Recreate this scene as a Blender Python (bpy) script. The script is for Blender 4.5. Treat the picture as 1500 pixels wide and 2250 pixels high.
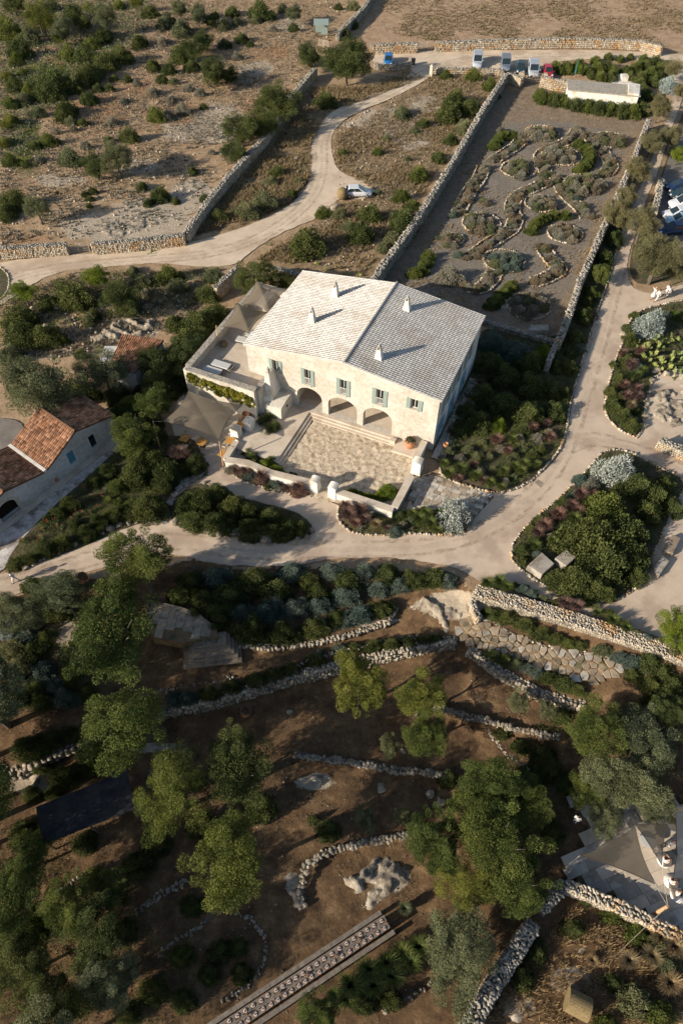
import bpy, math, random
import numpy as np
from mathutils import Vector, Matrix
from mathutils.geometry import tessellate_polygon
for o in list(bpy.data.objects): bpy.data.objects.remove(o)
S=bpy.context.scene; C=S.collection
rng=np.random.default_rng(7); random.seed(7)
PI=math.pi; R=math.radians
# ---------------- camera, sky, sun, exposure ----------------
CAMH=52.5; PITCH=R(53); FPX=1500.
cam_d=bpy.data.cameras.new('camera'); cam=bpy.data.objects.new('camera',cam_d); C.objects.link(cam)
cam_d.sensor_fit='VERTICAL'; cam_d.sensor_height=36; cam_d.lens=24*1.0; cam_d.clip_end=6000; cam_d.clip_start=1
cam.location=(0,0,CAMH); cam.rotation_euler=(PI/2-PITCH,0,0); S.camera=cam
SUN_EL=R(21.5); SDX,SDY=.898,.44
w=bpy.data.worlds.new('World'); S.world=w; w.use_nodes=True
nt=w.node_tree; bg=nt.nodes['Background']; sky=nt.nodes.new('ShaderNodeTexSky')
sky.sky_type='NISHITA'; sky.sun_disc=False; sky.sun_elevation=SUN_EL; sky.sun_rotation=math.atan2(-SDX,-SDY)
sky.air_density=1.0; sky.dust_density=1.0
nt.links.new(sky.outputs[0],bg.inputs[0]); bg.inputs[1].default_value=0.086
sd=bpy.data.lights.new('sun','SUN'); sd.energy=5.0; sd.angle=R(.53); sd.color=(1,.89,.74)
sun=bpy.data.objects.new('sun',sd); C.objects.link(sun); sun.location=(-60,-30,60)
sun.rotation_euler=Vector((SDX*math.cos(SUN_EL),SDY*math.cos(SUN_EL),-math.sin(SUN_EL))).to_track_quat('-Z','Y').to_euler()
S.view_settings.view_transform='Standard'; S.view_settings.look='None'; S.view_settings.gamma=1; S.view_settings.exposure=0.72
S.view_settings.use_curve_mapping=False
# ---------------- photo geometry: rays of the survey camera met with the ground ----------------
cp,sp=math.cos(PITCH),math.sin(PITCH)
def ray(px,py):
    u=(px-750)/FPX; v=(1125-py)/FPX
    return np.array([u,cp+v*sp,-sp+v*cp])
def flat(px,py,z=0.):
    d=ray(px,py); t=(z-CAMH)/d[2]; return d[0]*t,d[1]*t
def proj(X,Y,Z):
    dz=Z-CAMH; dep=Y*cp-dz*sp; v=Y*sp+dz*cp
    return 750+X/dep*FPX,1125-v/dep*FPX
EDGE=[(-900,1345),(0,1335),(200,1285),(400,1235),(560,1262),(700,1252),(1000,1268),(1045,1302),(1240,1358),(1500,1452),(2300,1740)]
EX,EY=zip(*[flat(*p) for p in EDGE]); EX=np.array(EX);EY=np.array(EY)
def h0(x,y):
    d=np.interp(x,EX,EY)-y
    s=np.clip(d/1.6,0,1); s=s*s*(3-2*s)
    z=-1.1*s-np.clip(d-1.6,0,12.)*.26
    return z
def G(px,py,dz=0.):
    """ground point seen at a photo position (dz above the ground)"""
    z=0.
    for _ in range(14):
        x,y=flat(px,py,z+dz); z=.5*z+.5*float(h0(x,y))
    return x,y,z
def scl(px,py):   # photo pixels per metre there
    x,y,z=G(px,py); return FPX/(y*cp-(z-CAMH)*sp)
RET=[]   # retaining walls: (points, drop)
def add_ret(pts,D): RET.append((np.array([G(*p)[:2] for p in pts]),D))
add_ret([(330,1562),(380,1552),(450,1540),(560,1508),(640,1482),(730,1462),(850,1432),(960,1408),(1010,1400)],1.3)
add_ret([(1035,1425),(1100,1472),(1190,1522),(1290,1548)],.9)
add_ret([(645,1655),(720,1666),(800,1678),(880,1690),(960,1698)],.5)
add_ret([(950,1552),(1000,1562),(1060,1578),(1130,1600),(1220,1615)],.7)
add_ret([(650,1905),(690,1872),(760,1852),(840,1838),(905,1828)],.5)
add_ret([(-60,1700),(40,1690),(120,1650),(200,1620),(250,1600)],.9)
add_ret([(520,1415),(600,1420),(680,1412),(760,1395),(850,1365),(870,1330)],.35)
def hh(x,y):
    x=np.asarray(x,float); y=np.asarray(y,float); z=h0(x,y).copy() if hasattr(h0(x,y),'copy') else h0(x,y)
    for P,D in RET:
        best=np.full(x.shape,1e9); side=np.zeros(x.shape); end=np.zeros(x.shape)
        for i in range(len(P)-1):
            a,b=P[i],P[i+1]; ab=b-a; L=ab@ab
            t=((x-a[0])*ab[0]+(y-a[1])*ab[1])/L; tc=np.clip(t,0,1)
            dx=x-a[0]-tc*ab[0]; dy=y-a[1]-tc*ab[1]; d=np.hypot(dx,dy)
            m=d<best; best=np.where(m,d,best)
            side=np.where(m,ab[0]*(y-a[1])-ab[1]*(x-a[0]),side)
            e=np.where((i==0)&(t<0),-t,0)+np.where((i==len(P)-2)&(t>1),t-1,0)
            end=np.where(m,e*math.sqrt(L),end)
        z=z-np.where(side<0,D*np.exp(-(np.maximum(best-1.,0)/3.2))*np.exp(-end*1.2)*np.clip(best/.25,0,1),0)
    return z
def GH(px,py,dz=0.):
    x,y,z=G(px,py,dz); return x,y,float(hh(np.array([x]),np.array([y]))[0])
# ---------------- node materials ----------------
MATS={}
def ncol(c): return (*c,1)
def new_mat(name):
    m=bpy.data.materials.new(name); m.use_nodes=True; MATS[name]=m
    n=m.node_tree; b=n.nodes['Principled BSDF']; return m,n,b
def noise(n,scale,detail=6,rough=.6,vec=None,dist=0.):
    t=n.nodes.new('ShaderNodeTexNoise'); t.inputs['Scale'].default_value=scale; t.inputs['Detail'].default_value=detail
    t.inputs['Roughness'].default_value=rough; t.inputs['Distortion'].default_value=dist
    if vec is not None: n.links.new(vec,t.inputs['Vector'])
    return t.outputs['Fac']
def ramp(n,fac,stops):
    r=n.nodes.new('ShaderNodeValToRGB'); e=r.color_ramp.elements
    while len(e)<len(stops): e.new(.5)
    for i,(p,c) in enumerate(stops): e[i].position=p; e[i].color=ncol(c) if len(c)==3 else c
    n.links.new(fac,r.inputs[0]); return r.outputs[0]
def mixc(n,f,a,b,mode='MIX'):
    m=n.nodes.new('ShaderNodeMix'); m.data_type='RGBA'; m.blend_type=mode
    for s,v in ((m.inputs[0],f),(m.inputs[6],a),(m.inputs[7],b)):
        if isinstance(v,bpy.types.NodeSocket): n.links.new(v,s)
        else: s.default_value=v if not isinstance(v,tuple) else ncol(v)
    return m.outputs[2]
def bump(n,b,fac,st=.5,dist=.1,prev=None):
    k=n.nodes.new('ShaderNodeBump'); k.inputs['Strength'].default_value=st; k.inputs['Distance'].default_value=dist
    n.links.new(fac,k.inputs['Height'])
    if prev: n.links.new(prev,k.inputs['Normal'])
    n.links.new(k.outputs[0],b.inputs['Normal']); return k.outputs[0]
def pos(n,obj=False):
    if obj: t=n.nodes.new('ShaderNodeTexCoord'); return t.outputs['Object']
    t=n.nodes.new('ShaderNodeNewGeometry'); return t.outputs['Position']
def mat(name,c1,c2,scale=1.,bst=.4,bsc=8.,rough=.9,c3=None,c3s=.3,obj=False,dist=.05,metal=0,var=0):
    m,n,b=new_mat(name); v=pos(n,obj)
    f=noise(n,scale,8,.65,v); col=ramp(n,f,[(.34,c1),(.66,c2)])
    if c3: col=mixc(n,ramp(n,noise(n,c3s,5,.6,v),[(.5,(0,0,0)),(.62,(1,1,1))]),col,c3)
    if var:
        a=n.nodes.new('ShaderNodeAttribute'); a.attribute_name='var'
        g=ramp(n,a.outputs['Fac'],[(0,(1-var,)*3),(1,(1+var*.6,)*3)]); col=mixc(n,1.,col,g,'MULTIPLY')
    n.links.new(col,b.inputs['Base Color']); b.inputs['Roughness'].default_value=rough; b.inputs['Metallic'].default_value=metal
    b.inputs['Specular IOR Level'].default_value=.25
    if bst: bump(n,b,noise(n,bsc,6,.7,v),bst,dist)
    return m
def plain(name,c,rough=.5,metal=0,spec=.5):
    m,n,b=new_mat(name); v=pos(n,True)
    col=mixc(n,noise(n,6,3,.5,v),tuple(x*.85 for x in c),c)
    n.links.new(col,b.inputs['Base Color']); b.inputs['Roughness'].default_value=rough; b.inputs['Metallic'].default_value=metal
    b.inputs['Specular IOR Level'].default_value=spec; return m
def leafmat(name,dark,light,tr=.25,third=None):
    m,n,b=new_mat(name); a=n.nodes.new('ShaderNodeAttribute'); a.attribute_name='var'
    oi=n.nodes.new('ShaderNodeObjectInfo'); v=pos(n)
    ad=n.nodes.new('ShaderNodeMath'); ad.operation='ADD'; n.links.new(a.outputs['Fac'],ad.inputs[0])
    nz=noise(n,.9,3,.6,v); s=n.nodes.new('ShaderNodeMath'); s.operation='MULTIPLY_ADD'; n.links.new(nz,s.inputs[0]); s.inputs[1].default_value=1.1; s.inputs[2].default_value=-.62
    n.links.new(s.outputs[0],ad.inputs[1])
    col=ramp(n,ad.outputs[0],[(.05,dark),(.6,light)]+([(.95,third)] if third else []))
    g=ramp(n,oi.outputs['Random'],[(0,(.8,.84,.84)),(1,(1.15,1.06,.98))]); col=mixc(n,1.,col,g,'MULTIPLY')
    n.links.new(col,b.inputs['Base Color']); b.inputs['Roughness'].default_value=.75; b.inputs['Specular IOR Level'].default_value=.12
    t=n.nodes.new('ShaderNodeBsdfTranslucent'); n.links.new(col,t.inputs[0])
    x=n.nodes.new('ShaderNodeMixShader'); x.inputs[0].default_value=tr
    n.links.new(b.outputs[0],x.inputs[1]); n.links.new(t.outputs[0],x.inputs[2]); n.links.new(x.outputs[0],n.nodes['Material Output'].inputs[0])
    return m
# ---------------- mesh helpers ----------------
class MB:
    def __init__(s): s.v=[];s.f=[];s.m=[]
    def add(s,vs,fs,mi=0):
        o=len(s.v); s.v+= [tuple(map(float,p)) for p in vs]; s.f+=[tuple(i+o for i in f) for f in fs]; s.m+=[mi]*len(fs); return s
    def box(s,x0,x1,y0,y1,z0,z1,mi=0,M=None):
        vs=[(x,y,z) for z in (z0,z1) for y in (y0,y1) for x in (x0,x1)]
        if M is not None: vs=[tuple(M@Vector(p)) for p in vs]
        return s.add(vs,[(0,2,3,1),(4,5,7,6),(0,1,5,4),(2,6,7,3),(0,4,6,2),(1,3,7,5)],mi)
    def hexa(s,bot,top,mi=0):   # 4 bottom points, 4 top points (ccw)
        return s.add(list(bot)+list(top),[(3,2,1,0),(4,5,6,7),(0,1,5,4),(1,2,6,5),(2,3,7,6),(3,0,4,7)],mi)
    def tube(s,pts,rad,n=6,mi=0,cap=True):
        P=[Vector(p) for p in pts]; rad=[rad]*len(P) if not hasattr(rad,'__len__') else rad
        vs=[];fs=[]
        for i,p in enumerate(P):
            d=(P[min(i+1,len(P)-1)]-P[max(i-1,0)]).normalized(); u=d.cross(Vector((0,0,1)) if abs(d.z)<.9 else Vector((1,0,0))).normalized(); w_=d.cross(u)
            for k in range(n):
                a=2*PI*k/n; vs.append(tuple(p+(u*math.cos(a)+w_*math.sin(a))*rad[i]))
        for i in range(len(P)-1):
            for k in range(n): fs.append((i*n+k,i*n+(k+1)%n,(i+1)*n+(k+1)%n,(i+1)*n+k))
        if cap: fs.append(tuple(range(n))[::-1]); fs.append(tuple((len(P)-1)*n+k for k in range(n)))
        return s.add(vs,fs,mi)
    def lathe(s,prof,n=16,c=(0,0,0),mi=0):
        vs=[(c[0]+r*math.cos(2*PI*k/n),c[1]+r*math.sin(2*PI*k/n),c[2]+z) for r,z in prof for k in range(n)]
        fs=[(i*n+k,i*n+(k+1)%n,(i+1)*n+(k+1)%n,(i+1)*n+k) for i in range(len(prof)-1) for k in range(n)]
        return s.add(vs,fs,mi)
    def mesh(s,name,mats,smooth=False):
        me=bpy.data.meshes.new(name); me.from_pydata(s.v,[],s.f); me.update()
        for m in (mats if isinstance(mats,(list,tuple)) else [mats]): me.materials.append(m)
        if len(set(s.m))>1: me.polygons.foreach_set('material_index',s.m)
        if smooth: me.polygons.foreach_set('use_smooth',[True]*len(me.polygons))
        return me
    def obj(s,name,mats,parent=None,smooth=False): return link(name,s.mesh(name,mats,smooth),parent)
def link(name,data,parent=None,loc=None,M=None):
    o=bpy.data.objects.new(name,data); C.objects.link(o)
    if parent is not None: o.parent=parent
    if loc is not None: o.location=loc
    if M is not None: o.matrix_local=M
    return o
def tag(o,label,cat,group=None,kind=None):
    if label: o['label']=label
    if cat: o['category']=cat
    if group: o['group']=group
    if kind: o['kind']=kind
    return o
def struct(o,label=None):
    o['kind']='structure'
    if label: o['label']=label
    return o
def empty(name,loc=(0,0,0),rz=0): 
    o=link(name,None,loc=loc); o.rotation_euler=(0,0,rz); o.empty_display_size=.2; return o
def thing(name,label,cat,loc=(0,0,0),rz=0,group=None): return tag(empty(name,loc,rz),label,cat,group)
def copy_tree(o,parent=None):
    c=o.copy(); C.objects.link(c)
    if parent is not None: c.parent=parent
    for ch in list(o.children): copy_tree(ch,c)
    return c
def np_mesh(name,V,F,mats,var=None,smooth=False):
    """V (n,3), F (m,k) constant k"""
    me=bpy.data.meshes.new(name); m,k=F.shape
    me.vertices.add(len(V)); me.vertices.foreach_set('co',V.astype(np.float32).ravel())
    me.loops.add(m*k); me.loops.foreach_set('vertex_index',F.astype(np.int32).ravel())
    me.polygons.add(m); me.polygons.foreach_set('loop_start',np.arange(0,m*k,k,dtype=np.int32)); me.polygons.foreach_set('loop_total',np.full(m,k,dtype=np.int32))
    me.update(calc_edges=True); me.validate()
    if var is not None:
        a=me.attributes.new('var','FLOAT','FACE'); a.data.foreach_set('value',var.astype(np.float32))
    for q in (mats if isinstance(mats,(list,tuple)) else [mats]): me.materials.append(q)
    if smooth: me.polygons.foreach_set('use_smooth',np.ones(m,bool))
    return me
BOXV=np.array([(x,y,z) for z in (-1,1) for y in (-1,1) for x in (-1,1)],float); BOXF=np.array([(0,2,3,1),(4,5,7,6),(0,1,5,4),(2,6,7,3),(0,4,6,2),(1,3,7,5)])
def rotm(az,tx,ty):
    ca,sa=np.cos(az),np.sin(az); n=len(az); M=np.zeros((n,3,3))
    Rz=np.zeros((n,3,3)); Rz[:,0,0]=ca;Rz[:,0,1]=-sa;Rz[:,1,0]=sa;Rz[:,1,1]=ca;Rz[:,2,2]=1
    cx,sx=np.cos(tx),np.sin(tx); Rx=np.zeros((n,3,3)); Rx[:,0,0]=1;Rx[:,1,1]=cx;Rx[:,1,2]=-sx;Rx[:,2,1]=sx;Rx[:,2,2]=cx
    cy,sy=np.cos(ty),np.sin(ty); Ry=np.zeros((n,3,3)); Ry[:,0,0]=cy;Ry[:,0,2]=sy;Ry[:,2,0]=-sy;Ry[:,2,2]=cy;Ry[:,1,1]=1
    return Rz@Rx@Ry
def stones_mesh(name,cen,half,az,mats,jit=.22,tilt=.12):
    cen=np.array(cen,float); half=np.array(half,float); az=np.array(az,float); n=len(cen)
    M=rotm(az,rng.normal(0,tilt,n),rng.normal(0,tilt,n))
    V=BOXV[None]*(1+rng.uniform(-jit*1.6,jit*.4,(n,8,3)))*half[:,None,:]
    V=np.einsum('nij,nkj->nki',M,V)+cen[:,None,:]
    F=BOXF[None]+8*np.arange(n)[:,None,None]
    return np_mesh(name,V.reshape(-1,3),F.reshape(-1,4),mats,np.repeat(rng.random(n),6))
def poly_tri(pts): return [tuple(t) for t in tessellate_polygon([[Vector((p[0],p[1],0)) for p in pts]])]
def area2(p): return sum(p[i][0]*p[(i+1)%len(p)][1]-p[(i+1)%len(p)][0]*p[i][1] for i in range(len(p)))
def smooth_poly(pts,closed=True,k=2):
    P=[np.array(p,float) for p in pts]
    for _ in range(k):
        Q=[]; n=len(P)
        if not closed: Q.append(P[0])
        for i in range(n if closed else n-1):
            a,b=P[i],P[(i+1)%n]; Q+= [a*.75+b*.25,a*.25+b*.75]
        if not closed: Q.append(P[-1])
        P=Q
    return P
def sheet(name,pxs,z,m,sm=True,world=False,jag=0.,thick=0.):
    P=[flat(*p,z) if not world else p for p in pxs]; P=[tuple(p) for p in (smooth_poly(P,True,2) if sm else [np.array(p) for p in P])]
    if jag: P=[tuple(q) for q in resample(list(map(np.array,P))+[np.array(P[0])],.6)[:-1]] if jag>.08 else P
    if jag: P=[(p[0]+random.uniform(-jag,jag),p[1]+random.uniform(-jag,jag)) for p in P]
    if area2(P)<0: P=P[::-1]
    b=MB(); n=len(P); tr=poly_tri(P)
    fs=[]
    for t in tr:
        a=area2([P[i] for i in t]); fs.append(t if a>0 else t[::-1])
    b.add([(x,y,z) for x,y in P],fs)
    if thick: b.add([(x,y,z) for x,y in P]+[(x,y,z-thick) for x,y in P],[(n+i,n+(i+1)%n,(i+1)%n,i) for i in range(n)])
    o=b.obj(name,m); return o,P
def inside(px,py,poly):
    px=np.asarray(px);py=np.asarray(py); r=np.zeros(px.shape,bool); j=len(poly)-1
    for i in range(len(poly)):
        xi,yi=poly[i];xj,yj=poly[j]
        r^=((yi>py)!=(yj>py))&(px<(xj-xi)*(py-yi)/(yj-yi+1e-12)+xi); j=i
    return r
def resample(P,step):
    P=[np.array(p,float) for p in P]; out=[]; 
    for i in range(len(P)-1):
        L=np.linalg.norm(P[i+1]-P[i]); n=max(1,int(round(L/step)))
        for k in range(n): out.append(P[i]+(P[i+1]-P[i])*k/n)
    out.append(P[-1]); return out
# ---------------- materials ----------------
M_road=mat('pale_gravel_road',(.47,.375,.27),(.60,.49,.365),.35,.35,30,.95,c3=(.41,.315,.225),c3s=.18,dist=.03)
M_path=mat('pinkish_gravel_path',(.43,.335,.245),(.545,.44,.335),.3,.3,30,.95,c3=(.37,.28,.21),c3s=.2,dist=.03)
M_yard=mat('courtyard_bedrock',(.42,.335,.24),(.60,.51,.39),2.6,.9,6,.95,c3=(.33,.255,.17),c3s=2.2,dist=.12)
M_lane=mat('cobbled_lane',(.30,.27,.25),(.60,.56,.51),1.3,.8,4,.95,c3=(.2,.16,.13),c3s=.8,dist=.1)
M_terr=mat('pale_stone_paving',(.46,.385,.30),(.56,.48,.385),.8,.2,12,.9,c3=(.40,.33,.25),c3s=.5,dist=.02)
M_bed=mat('dark_bed_soil',(.05,.045,.025),(.13,.095,.06),1.2,.7,9,1.,c3=(.06,.07,.03),c3s=.8,dist=.1)
M_house=None
def masonry(name,c1,c2,c3,bs=1.6,st=.35,patch=.3):
    m,n,b=new_mat(name); v=pos(n,True)
    br=n.nodes.new('ShaderNodeTexBrick'); br.inputs['Scale'].default_value=bs; br.inputs['Mortar Size'].default_value=.012; br.inputs['Mortar Smooth'].default_value=.3
    br.inputs['Color1'].default_value=ncol(c1); br.inputs['Color2'].default_value=ncol(c2); br.inputs['Mortar'].default_value=ncol(tuple(x*.86 for x in c1))
    mp=n.nodes.new('ShaderNodeMapping'); mp.inputs['Rotation'].default_value=(PI/2,0,0)
    n.links.new(v,mp.inputs[0]); n.links.new(mp.outputs[0],br.inputs['Vector'])
    col=mixc(n,ramp(n,noise(n,patch*4,8,.75,v),[(.50,(0,0,0)),(.64,(.85,.85,.85))]),br.outputs[0],c3)
    col=mixc(n,ramp(n,noise(n,patch,4,.6,v),[(.42,(0,0,0)),(.62,(1,1,1))]),col,tuple(min(1,x*1.12) for x in c2))
    col=mixc(n,.85,col,ramp(n,noise(n,2.2,8,.8,v),[(.34,(.62,.58,.52)),(.58,(1,1,1))]),'MULTIPLY')
    n.links.new(col,b.inputs['Base Color']); b.inputs['Roughness'].default_value=.92; b.inputs['Specular IOR Level'].default_value=.2
    bp=bump(n,b,br.outputs['Fac'],.25,.02); bump(n,b,noise(n,9,6,.7,v),st,.04,bp); return m
M_house=masonry('cream_limestone_masonry',(.45,.415,.355),(.53,.495,.44),(.43,.35,.255))
M_cott=masonry('grey_cottage_masonry',(.46,.43,.40),(.55,.52,.49),(.38,.32,.27),2.2,.5)
M_side=masonry('whitewashed_side_wall',(.55,.56,.56),(.60,.61,.61),(.48,.47,.45),1.,.15)
M_plaster=mat('white_plaster',(.60,.565,.50),(.72,.69,.63),1.5,.15,10,.85,c3=(.50,.44,.35),c3s=.9)
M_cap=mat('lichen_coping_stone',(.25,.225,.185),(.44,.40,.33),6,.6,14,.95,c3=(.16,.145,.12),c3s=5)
M_stone=mat('drystone_limestone',(.33,.275,.205),(.53,.46,.36),2.2,.5,14,.95,c3=(.42,.27,.14),c3s=.5,var=.35)
M_stoneg=mat('grey_drystone',(.23,.21,.175),(.40,.365,.31),2.2,.5,14,.95,c3=(.17,.155,.13),c3s=1.1,var=.35)
M_stonew=mat('white_limestone_blocks',(.27,.225,.165),(.47,.41,.32),2.5,.7,9,.95,c3=(.16,.14,.115),c3s=1.8,var=.4)
M_core=mat('wall_rubble_core',(.10,.085,.06),(.19,.16,.12),3,.6,10,1.)
M_rock=mat('weathered_limestone',(.20,.165,.12),(.42,.36,.28),1.2,.9,4,.95,c3=(.15,.12,.09),c3s=1.8,dist=.12)
M_slab=mat('limestone_slab',(.36,.315,.26),(.52,.47,.395),1.2,.4,9,.9,c3=(.28,.235,.18),c3s=1.1,var=.3)
M_slabs=mat('brown_sandstone_slab',(.27,.205,.14),(.44,.36,.265),1.0,.4,9,.9,c3=(.21,.165,.12),c3s=1.,var=.3)
M_rooft=mat('whitewashed_roof_tile',(.44,.42,.385),(.51,.49,.46),1.8,.3,12,.85,c3=(.42,.385,.34),c3s=.35,var=.16,obj=True)
M_roofb=mat('mortar_between_tiles',(.46,.42,.37),(.54,.50,.46),2,.3,12,.95,obj=True)
M_terra=mat('terracotta_roof_tile',(.22,.10,.05),(.36,.20,.12),1.2,.3,12,.85,var=.6,obj=True)
M_terrb=mat('dark_tile_channel',(.10,.045,.025),(.16,.08,.045),2,.3,12,.95,obj=True)
M_pot=mat('terracotta_pot',(.34,.145,.07),(.46,.22,.12),2.5,.2,10,.8,obj=True)
M_shut=plain('sage_green_shutter',(.235,.295,.265),.7); M_blue=plain('faded_blue_door',(.10,.27,.36),.6)
M_glassd=plain('dark_window_pane',(.012,.015,.018),.12); M_dark=plain('dark_interior',(.02,.014,.01),.9,0,.1)
M_frame=plain('white_window_frame',(.62,.60,.56),.5)
M_wood=mat('weathered_grey_wood',(.17,.14,.115),(.30,.26,.215),3,.4,14,.85,var=.3,obj=True)
M_wood2=mat('orange_cafe_table_wood',(.52,.25,.06),(.66,.35,.10),3,.2,14,.6,var=.2,obj=True)
M_pole=mat('round_timber_pole',(.36,.20,.10),(.52,.33,.19),3,.3,14,.7,obj=True)
M_gate=mat('bleached_wild_olive_wood',(.28,.23,.17),(.46,.39,.31),3,.4,14,.85,obj=True)
M_iron=plain('dark_iron',(.03,.03,.03),.5,.6)
M_trunk=mat('grey_bark',(.07,.055,.04),(.15,.125,.10),3,.8,10,1.,obj=True,dist=.1)
def sailmat(name,c,al=.82):
    m,n,b=new_mat(name); v=pos(n,True); col=mixc(n,noise(n,1.2,4,.6,v),tuple(x*.75 for x in c),c)
    n.links.new(col,b.inputs['Base Color']); b.inputs['Roughness'].default_value=.9; b.inputs['Specular IOR Level'].default_value=.1
    tr=n.nodes.new('ShaderNodeBsdfTransparent'); tl=n.nodes.new('ShaderNodeBsdfTranslucent'); n.links.new(col,tl.inputs[0])
    x=n.nodes.new('ShaderNodeMixShader'); x.inputs[0].default_value=.2; n.links.new(b.outputs[0],x.inputs[1]); n.links.new(tl.outputs[0],x.inputs[2])
    y=n.nodes.new('ShaderNodeMixShader'); y.inputs[0].default_value=al; n.links.new(tr.outputs[0],y.inputs[1]); n.links.new(x.outputs[0],y.inputs[2])
    n.links.new(y.outputs[0],n.nodes['Material Output'].inputs[0]); return m
M_sail=sailmat('taupe_shade_cloth',(.20,.165,.12),.86); M_sailb=sailmat('dark_shade_net',(.10,.085,.065),.85); M_sailc=sailmat('slate_grey_shade_cloth',(.10,.11,.125),.93)
M_cush=plain('pale_cushion',(.50,.50,.48),.9,0,.1); M_white=plain('white_cotton',(.62,.60,.57),.9,0,.1); M_skin=plain('tanned_skin',(.42,.24,.16),.6)
M_hair=plain('dark_brown_hair',(.05,.028,.016),.6); M_hairf=plain('fair_hair',(.42,.27,.13),.6); M_shoe=plain('dark_shoe',(.04,.03,.025),.6)
M_straw=mat('golden_straw',(.12,.085,.04),(.27,.20,.10),12,.8,30,1.,obj=True)
M_charr=mat('dark_felt_roof',(.012,.013,.016),(.026,.028,.032),1.5,.4,12,.8,c3=(.035,.035,.034),c3s=.7)
LEAF={'D':leafmat('evergreen_leaves',(.030,.045,.014),(.122,.145,.048),.28),
 'O':leafmat('olive_leaves',(.07,.085,.04),(.185,.20,.105),.25),
 'P':leafmat('pine_needles',(.045,.065,.014),(.20,.215,.05),.32),
 'Y':leafmat('mastic_leaves',(.03,.05,.012),(.15,.18,.048),.3),
 'L':leafmat('bright_green_leaves',(.07,.12,.015),(.20,.25,.035),.35),
 'S':leafmat('silver_leaves',(.22,.26,.24),(.42,.46,.43),.15),
 'B':leafmat('blue_green_leaves',(.055,.085,.07),(.14,.18,.15),.2),
 'T':leafmat('wispy_tamarisk_leaves',(.10,.095,.045),(.22,.20,.10),.25),
 'G':leafmat('grey_lavender_leaves',(.12,.112,.08),(.28,.265,.21),.15),
 'K':leafmat('brown_heather_leaves',(.11,.09,.058),(.24,.20,.14),.15),
 'R':leafmat('purple_seed_heads',(.10,.055,.045),(.24,.15,.125),.2),
 'F':leafmat('green_grass_blades',(.06,.09,.02),(.16,.19,.06),.3),
 'H':leafmat('dry_grass_blades',(.19,.14,.075),(.34,.26,.15),.25),
 'Z':leafmat('reddish_purple_leaves',(.03,.018,.02),(.09,.045,.05),.2),
 'C':leafmat('prickly_pear_pads',(.10,.14,.05),(.27,.30,.10),.05),
 'A':leafmat('aloe_leaves',(.07,.11,.04),(.16,.20,.08),.1),
 'V':leafmat('vine_leaves',(.10,.12,.02),(.34,.31,.05),.35)}
M_red=plain('red_aloe_flower',(.45,.04,.04),.6)
# ---------------- ground ----------------
def axis(segs):
    out=[]
    for a,b,st in segs: out+=list(np.arange(a,b,st))
    return np.array(out+[segs[-1][1]])
gx=axis([(-3000,-700,400),(-700,-130,60),(-130,-95,3),(-95,-42,.9),(-42,42,.32),(42,95,.9),(95,130,3),(130,700,60),(700,3000,400)])
gy=axis([(-1500,-300,300),(-300,-40,40),(-40,-8,2.),(-8,50,.27),(50,80,.45),(80,125,.7),(125,190,1.2),(190,260,5),(260,800,60),(800,4000,400)])
GXm,GYm=np.meshgrid(gx,gy); Z=hh(GXm,GYm)
def fbm(x,y,sc,seed,oct=4):
    r=np.random.default_rng(seed); z=np.zeros_like(x); a=1.
    for o in range(oct):
        for k in range(4):
            th=r.uniform(0,2*PI); fq=sc*2**o*r.uniform(.7,1.3); ph=r.uniform(0,2*PI); th2=th+PI/2+r.uniform(-.4,.4)
            z+=a*np.sin((x*np.cos(th)+y*np.sin(th))*fq+ph+1.3*np.sin((x*np.cos(th2)+y*np.sin(th2))*fq*.7+ph*2))/4
        a*=.5
    return z
PXm,PYm=proj(GXm,GYm,Z)
ok=(GYm*cp-(Z-CAMH)*sp)>1; PXm=np.where(ok,PXm,-9e3); 
nzx=fbm(GXm,GYm,.9,3)*9; nzy=fbm(GXm,GYm,.9,5)*6
def zone(poly): return inside(PXm+nzx,PYm+nzy,poly).astype(float)
def blob(l):
    z=np.zeros_like(PXm)
    for cx,cy,rx,ry in l: z=np.maximum(z,np.clip(1.4-1.2*np.hypot((PXm+nzx*1.5-cx)/rx,(PYm+nzy-cy)/ry),0,1))
    return z
field=zone([(792,60),(830,0),(860,-120),(2600,-120),(2600,125),(1455,112),(1200,103),(950,103),(815,104)])
redz=zone([(-900,1322),(0,1322),(200,1275),(420,1230),(560,1250),(700,1245),(1000,1262),(1045,1300),(1240,1358),(1500,1452),(2600,1840),(2600,9000),(-900,9000)])
grav=zone([(1105,268),(1200,262),(1370,290),(1365,350),(1330,440),(1275,560),(1245,650),(1210,700),(1120,690),(1060,650),(930,640),(880,610),(960,520),(1010,440),(1055,370),(1070,320)])
gard=zone([(1112,170),(1190,180),(1440,262),(1235,740),(1060,705),(810,628),(890,520),(990,350)])
dryg=np.maximum(zone([(420,520),(480,440),(600,310),(680,190),(820,180),(905,150),(940,170),(720,250),(683,320),(685,390),(640,450),(520,505)]),zone([(940,165),(1110,165),(1060,245),(980,350),(925,440),(800,640),(530,580),(700,485),(745,440),(850,425),(735,370),(730,300),(850,220)])*.75)
white=blob([(240,500,150,45),(330,480,130,60),(420,430,70,50),(300,365,60,22),(130,395,80,16),(480,270,80,60),(850,260,90,35),(900,300,70,40),(870,420,60,25),(950,230,70,25),(790,275,40,16),(640,55,50,22),(400,290,60,30),(560,150,60,25),(1190,295,26,8),(1190,448,24,12),(1090,575,36,18),(1130,668,34,16),(1350,370,18,14),(290,715,90,30),(80,775,110,14),(1000,1330,110,45),(860,1930,50,45),(690,1720,50,25),(1250,2150,60,40),(1140,2210,50,40),(70,1720,70,40),(320,1640,120,14),(830,1370,80,10),(640,1940,30,30)])
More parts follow.
